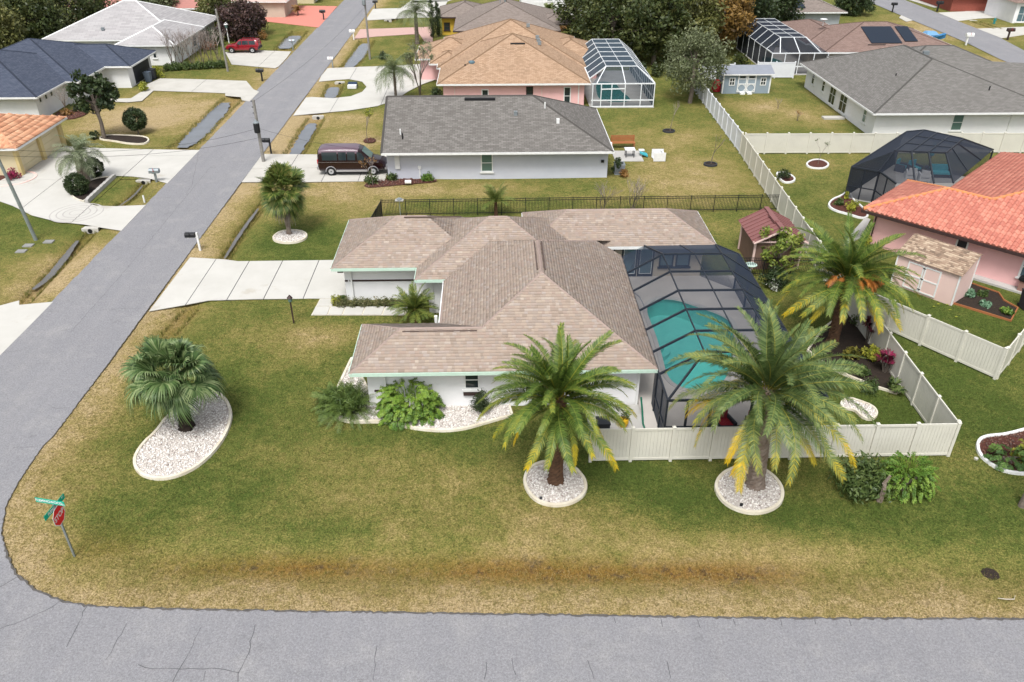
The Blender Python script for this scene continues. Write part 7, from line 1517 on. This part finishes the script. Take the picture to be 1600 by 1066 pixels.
# ------------------------------------------------------------------ poles and wires
def upole(label, px, py, toppy, r, mat, arm=True, lean=(0, 0), pin=True):
    x, y = G(px, py); h = ZAT(x, y, toppy); t = thing('utility_pole', label, 'utility pole', (x, y, 0)); MB().tube([(x, y, -.2), (x + lean[0] * .5, y + lean[1] * .5, h * .5), (x + lean[0], y + lean[1], h)], [r, r * .9, r * .75], 10).build('pole', mat, t)
    tx, ty = x + lean[0], y + lean[1]
    for k in range(3): MB().tube([(tx, ty, h - .15 - .5 * k), (tx - .22, ty, h - .1 - .5 * k)], [.035, .05], 6).build('insulator', DKGREY, t)
    return t, Vector((tx, ty, h))
p1, T1 = upole('wooden pole with black transformer beside the sabal palm', 412, 253, 156, .15, WOODPOLE)
o = MB(); o.lathe((T1.x + .0, T1.y - .32, T1.z * .50), [(.24, 0), (.26, .05), (.26, .75), (.22, .82)], 14); tr_ = o.build('transformer', BLACK, p1); o = MB(); o.lathe((T1.x, T1.y - .32, T1.z * .50), [(.27, .825), (.27, .88), (.1, .97), (.04, 1.12)], 14); o.build('lid', GALV, tr_)
p2, T2 = upole('grey utility pole on the lawn by the orange-roofed house', 56, 374, 229, .13, pm('grey_green_pole', (.22, .25, .24), (.15, .17, .16), 3, .8, .3), lean=(-.75, 0))
p3, T3 = upole('concrete-grey pole in front of the green hedge', 356, 111, 14, .14, WOODPOLE, lean=(-.1, 0))
p4, T4 = upole('dark pole beyond the curved white drive', 578, 92, -6, .14, WOODPOLE); x, y = G(568, 92)
o = MB(); o.lathe((T4.x - .1, T4.y - .3, T4.z - 1.0), [(.2, 0), (.22, .1), (.22, .6), (.1, .75)], 12); o.build('transformer', GALV, p4)
def wire(label, a, b, sag, r=.010):
    a, b = Vector(a), Vector(b); pts = [a + (b - a) * f + Vector((0, 0, -sag * 4 * f * (1 - f))) for f in [i / 24 for i in range(25)]]; m = MB(); m.tube([p - a for p in pts], r, 4); o = m.build('overhead_wire', BLACK, None, None); o.location = a; tag(o, label, 'wire')
wire('upper wire slung from the grey pole to the transformer pole', T2 + Vector((0, 0, -.15)), T1 + Vector((0, -.1, -2.4)), .9)
wire('lower wire slung from the grey pole towards the transformer pole', T2 + Vector((0, 0, -.6)), T1 + Vector((0, -.1, -3.2)), .7)
wire('wire from the transformer pole to the lavender house', T1 + Vector((.1, -.1, -2.4)), (-8.6, 63.4, 2.4), .35)
wire('wire from the transformer pole along the street to the dark pole', T1 + Vector((-.1, 0, -.2)), T4 + Vector((0, 0, -1.2)), .6)
wire('wire from the grey pole to the orange-roofed house', T2 + Vector((0, 0, -.2)), (-39.5, 66, 2.6), .2)
# ------------------------------------------------------------------ mailboxes
def mailbox(label, px, py, h, pm_, bm, dx=-.25, w=.22, s=1., arch=True):
    x, y = G(px, py); t = thing('mailbox', label, 'mailbox', (x, y, 0)); MB().box(x - .05 * s, x + .05 * s, y - .05 * s, y + .05 * s, -.1, h + .12 * s).build('post', pm_, t); m = MB(); z = h - .12 * s; L = .27 * s
    pr = [(-.13 * s, 0), (.13 * s, 0), (.13 * s, .15 * s), (.08 * s, .23 * s), (-.08 * s, .23 * s), (-.13 * s, .15 * s)]; cx = x + dx
    m.add([(cx - L, y + a, z + b) for a, b in pr] + [(cx + L, y + a, z + b) for a, b in pr], [tuple(range(6)), tuple(range(11, 5, -1))] + [(i, 6 + i, 6 + (i + 1) % 6, (i + 1) % 6) for i in range(6)]); m.build('box', bm, t)
    MB().bar((x, y, z - .03 * s), (cx - L * .6, y, z - .03 * s), .08 * s, .05 * s).build('bracket', pm_, t); MB().box(cx - .02, cx + .02, y - .16 * s, y - .14 * s, z + .1 * s, z + .28 * s).build('flag', RED if bm is not BLACK else bm, t); return t
mailbox('black mailbox on a white cross post at the white house drive', 313, 391, 1.15, WTRIM, BLACK, -.45, s=1.25)
mailbox('grey mailbox on a thick grey post by the circular drive ditch', 245, 284, .95, GALV, GALV, 0, s=1.5)
mailbox('black mailbox on a black post beside the transformer pole', 424, 240, 1.25, BLACK, BLACK, -.35, s=1.3)
mailbox('white mailbox on a white post at the pink paver drive', 553, 62, 1.2, WTRIM, WTRIM, -.15, s=1.5)
mailbox('pale grey mailbox at the upper end of the curved white drive', 520, 105, 1.1, GALV, PLASTICW, -.2, s=1.3)
mailbox('black mailbox across the road from the white slate-roofed house drive', 410, 126, 1.2, BLACK, BLACK, -.15, s=1.6)
mailbox('grey mailbox on the turf by the red car drive', 458, 78, 1.2, GALV, GALV, 0, s=1.4)
mailbox('black mailbox at the mouth of the red paver drive', 506, 31, 1.3, BLACK, BLACK, -.1, s=1.7)
mailbox('small black mailbox at the far white drive', 587, 14, 1.2, BLACK, BLACK, 0, s=1.6)
mailbox('big black mailbox beside the far mulch island', 1464, 18, 1.4, BLACK, BLACK, .15, s=2.0)
mailbox('brown-black mailbox at the far concrete drive', 1574, 62, 1.35, BROWNTRIM, BROWNTRIM, .1, s=1.9)
mailbox('white ornamental mailbox in front of the grey-roofed house', 1509, 70, 1.35, WTRIM, WTRIM, .2, s=1.9)
mailbox('black mailbox where the right-hand road begins', 1394, 19, 1.3, BLACK, BLACK, .1, s=1.7)
x, y = G(226, 316); tag(MB().box(x - .05, x + .05, y - .05, y + .05, -.1, .55).build('marker_stake', PLASTICW, None, (x, y, 0)), 'short white stake in the turf by the circular drive', 'stake')
# ------------------------------------------------------------------ stop sign with street-name blades
x, y = G(116, 868); zb = gz(x, y); t = thing('stop_sign', 'red stop sign with two crossed green street-name blades on a steel post', 'road sign', (x, y, zb))
MB().box(x - .035, x + .035, y - .03, y + .03, zb - .2, 2.62).build('post', GALV, t)
def octa(m, cx, r, zc, x0, x1): 
    p = [(r * math.cos(R(22.5 + 45 * k)), r * math.sin(R(22.5 + 45 * k))) for k in range(8)]
    m.add([(x0, y + a, zc + b) for a, b in p] + [(x1, y + a, zc + b) for a, b in p], [tuple(range(8))[::-1], tuple(range(8, 16))] + [(i, (i + 1) % 8, 8 + (i + 1) % 8, 8 + i) for i in range(8)])
ZS = 2.12; m = MB(); octa(m, x, .43, ZS, x + .036, x + .044); bo = m.build('sign_border', SIGNW, t); m = MB(); octa(m, x, .395, ZS, x + .043, x + .047); fa = m.build('sign_face', SIGNR, t)
def lettering(txt, size, mat, parent, M, sx=1., name='lettering'):
    c = bpy.data.curves.new('txt', 'FONT'); c.body = txt; c.size = size; c.align_x = 'CENTER'; c.align_y = 'CENTER'; c.extrude = .001; c.offset = size * .02
    o = bpy.data.objects.new('txt', c); COL.objects.link(o); bpy.context.view_layer.update(); me = bpy.data.meshes.new_from_object(o.evaluated_get(bpy.context.evaluated_depsgraph_get())); bpy.data.objects.remove(o)
    me.transform(Matrix.Diagonal((sx, 1, 1, 1))); me.transform(M); b = WL[parent.name]; me.transform(Matrix.Translation(-b)); me.materials.clear(); me.materials.append(mat); return link(name, me, mat, parent)
ME = Matrix(((0, 0, 1, 0), (1, 0, 0, 0), (0, 1, 0, 0), (0, 0, 0, 1)))        # text right = +Y, up = +Z, faces +X
MS = Matrix(((1, 0, 0, 0), (0, 0, -1, 0), (0, 1, 0, 0), (0, 0, 0, 1)))       # text right = +X, up = +Z, faces -Y
lettering('STOP', .30, SIGNW, fa, Matrix.Translation((x + .0495, y, ZS)) @ ME, .93)
MB().box(x - .72, x + .50, y - .006, y + .006, 2.66, 2.88).build('street_name_blade', SIGNG, t); b1 = t.children[-1]; lettering('FLEMINGWOOD', .165, SIGNW, b1, Matrix.Translation((x - .15, y - .009, 2.77)) @ MS, .93); lettering('LN', .09, SIGNW, b1, Matrix.Translation((x + .43, y - .009, 2.72)) @ MS)
MB().box(x - .006, x + .006, y - .62, y + .62, 2.42, 2.64).build('street_name_blade', SIGNG, t); b2 = t.children[-1]; lettering('FLEMING', .155, SIGNW, b2, Matrix.Translation((x + .009, y - .12, 2.53)) @ ME, .95); lettering('CT', .09, SIGNW, b2, Matrix.Translation((x + .009, y + .5, 2.56)) @ ME)
MB().box(x - .03, x + .03, y - .03, y + .03, 2.60, 2.68).build('blade_clamp', GALV, t); b1.rotation_euler = (0, 0, R(-13)); b2.rotation_euler = (0, 0, R(-7))
# ------------------------------------------------------------------ small things
def lamp(label, px, py, h, mat, s=1.): 
    x, y = G(px, py); t = thing('lamp_post', label, 'lamp post', (x, y, 0)); MB().tube([(x, y, -.1), (x, y, h)], .04 * s, 8).build('post', mat, t); MB().lathe((x, y, h), [(.05 * s, 0), (.1 * s, .05), (.11 * s, .22 * s)], 6).build('lantern', GLASSG, t); MB().lathe((x, y, h + .22 * s), [(.15 * s, 0), (.05 * s, .12 * s), (.015, .17 * s)], 6).build('cap', mat, t); return t
lamp('dark bronze lantern post on the lawn by the stepping slabs', 459, 504, 1.35, BROWNTRIM, 1.2)
lamp('white lamp post behind the red car', 358, 67, 2.0, WTRIM, 2.0)
x, y = G(626, 340); t = thing('bird_feeder', 'grey flat-topped bird feeder pole behind the garage roof', 'bird feeder', (x, y, 0)); MB().tube([(x, y, -.1), (x, y, 1.35)], .035, 6).build('pole', GALV, t); MB().box(x - .3, x + .3, y - .2, y + .2, 1.35, 1.4).build('tray', CONCG, t); MB().lathe((x, y, 1.4), [(.2, 0), (.22, .08), (.05, .16)], 8).build('dish', GALV, t)
x, y = G(967, 271); t = thing('cooling_unit', 'grey air-conditioner unit at the lavender house corner', 'cooling unit', (x, y, 0)); MB().box(x - .42, x + .42, y - .4, y + .4, 0, .85).build('cabinet', pm('ac_grey', (.3, .33, .36)), t); MB().box(x - .44, x + .44, y - .42, y + .42, .85, .9).build('rim', GALV, t); MB().lathe((x, y, .9), [(.33, 0), (.33, .02), (.1, .03)], 14).build('fan_grille', BLACK, t)
for k in range(7): MB().box(x - .43, x + .43, y - .415, y - .4, .1 + k * .1, .13 + k * .1).build('louvre', DKGREY, t)
x, y = G(985, 245); sheet('patio_pad', rect(x - 1.5, x + 1.0, y - 1.2, y + 1.6), .03, CONCG, th=.08)
t = thing('patio_table', 'small white patio table on the concrete pad', 'table', (x - .1, y, 0)); MB().box(x - .55, x + .35, y - .4, y + .4, .68, .74).build('tabletop', PLASTICW, t)
for a in (-.45, .25):
    for b in (-.3, .3): MB().box(x + a - .03, x + a + .03, y + b - .03, y + b + .03, 0, .68).build('leg', DKGREY, t)
x, y = G(973, 230); t = thing('bench', 'stained wooden slatted bench behind the lavender house', 'bench', (x, y, 0))
for k in range(4): MB().box(x - 1.1, x + 1.1, y - .3 + k * .16, y - .17 + k * .16, .42, .47).build('seat_slat', ORANGEWOOD, t)
for k in range(4): MB().box(x - 1.1, x + 1.1, y + .36, y + .4, .5 + k * .13, .6 + k * .13).build('back_slat', ORANGEWOOD, t)
for a in (-1., 1.): MB().box(x + a - .04, x + a + .04, y - .3, y - .22, 0, .42).build('leg', ORANGEWOOD, t); MB().box(x + a - .04, x + a + .04, y + .401, y + .46, 0, 1.0).build('leg', ORANGEWOOD, t)
x, y = G(1012, 244); t = thing('teal_chair', 'tipped white chair with teal cushion on the lawn', 'chair', (x, y, 0)); m = MB(); m.add([(x - .75, y - .2, .3), (x - .05, y - .35, .02), (x - .02, y + .3, .04), (x - .7, y + .4, .32), (x - .75, y - .2, .42), (x - .05, y - .35, .14), (x - .02, y + .3, .16), (x - .7, y + .4, .44)], [(0, 3, 2, 1), (4, 5, 6, 7), (0, 1, 5, 4), (1, 2, 6, 5), (2, 3, 7, 6), (3, 0, 4, 7)]); m.build('seat', TEAL, t)
MB().box(x - .78, x - .3, y + .1, y + .5, .42, .5).build('backrest', PLASTICW, t); MB().box(x - .6, x - .5, y, y + .1, 0, .36).build('leg', PLASTICW, t)
x, y = G(1028, 249); t = thing('folded_lounger', 'white folded lounger standing on the lawn beside the tipped chair', 'lounger', (x, y, 0))
for k in range(5): MB().box(x - .45 + k * .18, x - .31 + k * .18, y - .5, y + .5, .04 + .12 * k, .1 + .16 * k).build('slat', PLASTICW, t)
MB().box(x - .5, x + .55, y - .56, y - .5, 0, .75).build('frame', PLASTICW, t); MB().box(x - .5, x + .55, y + .5, y + .56, 0, .75).build('frame', PLASTICW, t)
def bin_(label, px, py, mat, h=1.0, w_=.3, xy=None):
    x, y = xy or G(px, py); t = thing('wheelie_bin', label, 'bin', (x, y, .03)); m = MB(); m.add([(x - w_ * .8, y - w_ * .8, .03), (x + w_ * .8, y - w_ * .8, .03), (x + w_ * .8, y + w_ * .8, .03), (x - w_ * .8, y + w_ * .8, .03), (x - w_, y - w_, h), (x + w_, y - w_, h), (x + w_, y + w_, h), (x - w_, y + w_, h)], [(3, 2, 1, 0), (4, 5, 6, 7), (0, 1, 5, 4), (1, 2, 6, 5), (2, 3, 7, 6), (3, 0, 4, 7)]); m.build('body', mat, t); MB().box(x - w_ * 1.06, x + w_ * 1.06, y - w_ * 1.06, y + w_ * 1.06, h, h + .07).build('lid', mat, t)
    for s in (-1, 1): MB().tube([(x + s * w_ * .75, y + w_ * .8, .13), (x + s * w_ * .9, y + w_ * .8, .13)], .1, 10).build('wheel', TYRE, t)
bin_('blue-grey wheeled bin at the dark garage door', 233, 128, pm('bin_blue', (.09, .115, .15), None, 4, .5), 1.1, .36)
bin_('black wheeled bin behind the blue-grey one at the garage', 240, 124, DKGREY, 1.15, .36)
bin_('black bin on the concrete strip behind the front fence', 0, 0, DKGREY, .85, .3, (4.9, 29.2))
bin_('dark grey bin at the coral house wall edge', 1602, 482, DKGREY, 1.1, .35)
# concrete strip beside the house with a yellow pot and hose
sheet('side_path', rect(4.35, 7.5, 27.6, 31.6), .03, CONCG, th=.08)
t = thing('plant_pot', 'yellow pot with a small plant on the concrete strip by the cage', 'plant pot', (6.0, 29.9, .03)); MB().lathe((6.0, 29.9, .03), [(.16, 0), (.24, .25), (.22, .42), (.18, .44)], 12).build('pot', YELP, t); leafobj('plant', cloud([(6.0, 29.9, .6), (6.1, 29.9, .7)], .2, 40, .07, 4), L_DARK, t)
m = MB(); m.tube([(6.95, 31.0, .9), (7.0, 30.6, .3), (6.95, 30.0, .07), (7.0, 29.2, .06), (7.2, 28.4, .06)], .045, 8); tag(m.build('garden_hose', GREENP, None, None), 'dark green hose lying on the concrete strip beside the cage', 'hose')
for k, (px, py) in enumerate([(33, 392), (44, 383), (76, 377)]): x, y = G(px, py); b = MB(); b.box(x - .32, x + .32, y - .24, y + .24, -.08, .0); o = b.build('utility_cover', pm('weathered_cover', (.26, .26, .25)), None, (x, y, 0)); tag(o, ['grey ground cover plate farthest from the grey pole', 'grey ground cover plate in the turf, middle of three', 'pale ground cover plate nearest the grey pole'][k], 'cover plate')
# ring pattern in the circular drive
cx, cy = G(120, 333); dw = [o for o in bpy.data.objects if o.name.startswith('driveway')][5 if False else 0]
ring = thing('paving_circle', 'circular brick-pattern inlay in the white drive', 'paving inlay', (cx, cy, 0))
for k, rr in enumerate((.5, .95, 1.4, 1.85)): curb([(cx + rr * math.cos(R(a)), cy + rr * math.sin(R(a))) for a in range(0, 360, 12)], .1, .0415, True, .02).build('inlay_ring', pm('inlay_grey', (.42, .4, .38)), ring)
x, y = G(551, 137); t = thing('utility_box', 'white box with dark blue top in the oval turf island', 'utility box', (x, y, 0)); MB().box(x - .5, x + .5, y - .55, y + .1, 0, .35).build('body', PLASTICW, t); MB().box(x - .55, x + .45, y + .1, y + .9, 0, .45).build('cover', pm('navy_cover', (.02, .045, .09)), t)
x, y = G(1553, 37); t = thing('fire_hydrant', 'teal fire hydrant on the far right-hand lawn', 'hydrant', (x, y, 0)); hm = pm('hydrant_teal', (.03, .24, .24)); MB().lathe((x, y, 0), [(.2, 0), (.2, .06), (.14, .08), (.14, .6), (.18, .62), (.17, .7), (.06, .82)], 10).build('barrel', hm, t)
for s in (-1, 1): MB().tube([(x, y, .48), (x + s * .24, y, .48)], .07, 8).build('outlet', hm, t)
x, y = G(1576, 936); m = MB(); m.tube([(x - .4, y + .02, .03), (x - .15, y - .05, .05), (x + .15, y - .06, .05), (x + .28, y + .1, .06)], [.015, .02, .02, .012], 5); tag(m.build('fallen_twig', pm('pale_twig', (.5, .45, .38)), None, None), 'pale bent twig lying on the dry turf by the road', 'twig')
x, y = G(1525, 717); tag(MB().lathe((x, y, -.05), [(.09, 0), (.09, .1), (.05, .12)], 10).build('sprinkler_head', CONC, None, None), 'white sprinkler head beside the white-curbed mulch bed', 'sprinkler')
x, y = G(1158, 791); tag(MB().lathe((x, y, 0), [(.07, 0), (.07, .12), (.04, .13)], 10).build('ground_spotlight', BLACK, None, None), 'small black spotlight in the leaning palm stone bed', 'spotlight')
x, y = G(845, 781); tag(MB().lathe((x, y, 0), [(.06, 0), (.06, .14), (.04, .15)], 10).build('ground_spotlight', DKGREY, None, None), 'small dark spotlight in the stout palm stone bed', 'spotlight')
x, y = G(1171, 430); t = thing('bird_bath', 'pale green-white bird bath between the cage and the shrubs', 'bird bath', (x, y, 0)); MB().lathe((x, y, 0), [(.16, 0), (.08, .1), (.07, .55), (.1, .6)], 10).build('pedestal', PLASTICW, t); MB().lathe((x, y, 0), [(.1, .6), (.36, .72), (.38, .76), (.2, .74)], 14).build('bowl', pm('mint_stone', (.5, .66, .6)), t)
c = cf(10.6, .35); t = thing('wall_grill', 'black-topped barbecue against the pink wall', 'grill', (c[0], c[1], .1)); MB().prism(ccw([cf(10.2, .25), cf(11.0, .25), cf(11.0, .65), cf(10.2, .65)]), .1, .75).build('cabinet', pm('grill_brown', (.3, .17, .14)), t); MB().prism(ccw([cf(10.1, .15), cf(11.1, .15), cf(11.1, .7), cf(10.1, .7)]), .751, .98).build('lid', BLACK, t, bevel=.05)
for i, (px, py) in enumerate([(1459, 480), (1466, 476), (1480, 477), (1484, 485), (1494, 496)]): x, y = G(px, py); b = MB(); b.add([(x - .1, y, .03), (x, y - .06, .05), (x + .12, y, .03), (x, y + .07, .06)], [(0, 1, 2, 3)]); tag(b.build('fallen_leaf', L_LIME, None, (x, y, 0)), 'pale fallen leaf on the lawn by the pink shed', 'leaf', 'fallen leaves by the shed')
x, y = G(638, 289); t = thing('hose_reel', 'dark hose reel frame on the mulch by the lavender wall', 'hose reel', (x, y, 0)); MB().tube([(x - .35, y, 0), (x - .35, y, .55), (x + .35, y, .55), (x + .35, y, 0)], .035, 6).build('frame', pm('dark_red_metal', (.1, .03, .03)), t); MB().tube([(x - .25, y, .25), (x + .25, y, .25)], .16, 10).build('drum', PLASTICW, t)
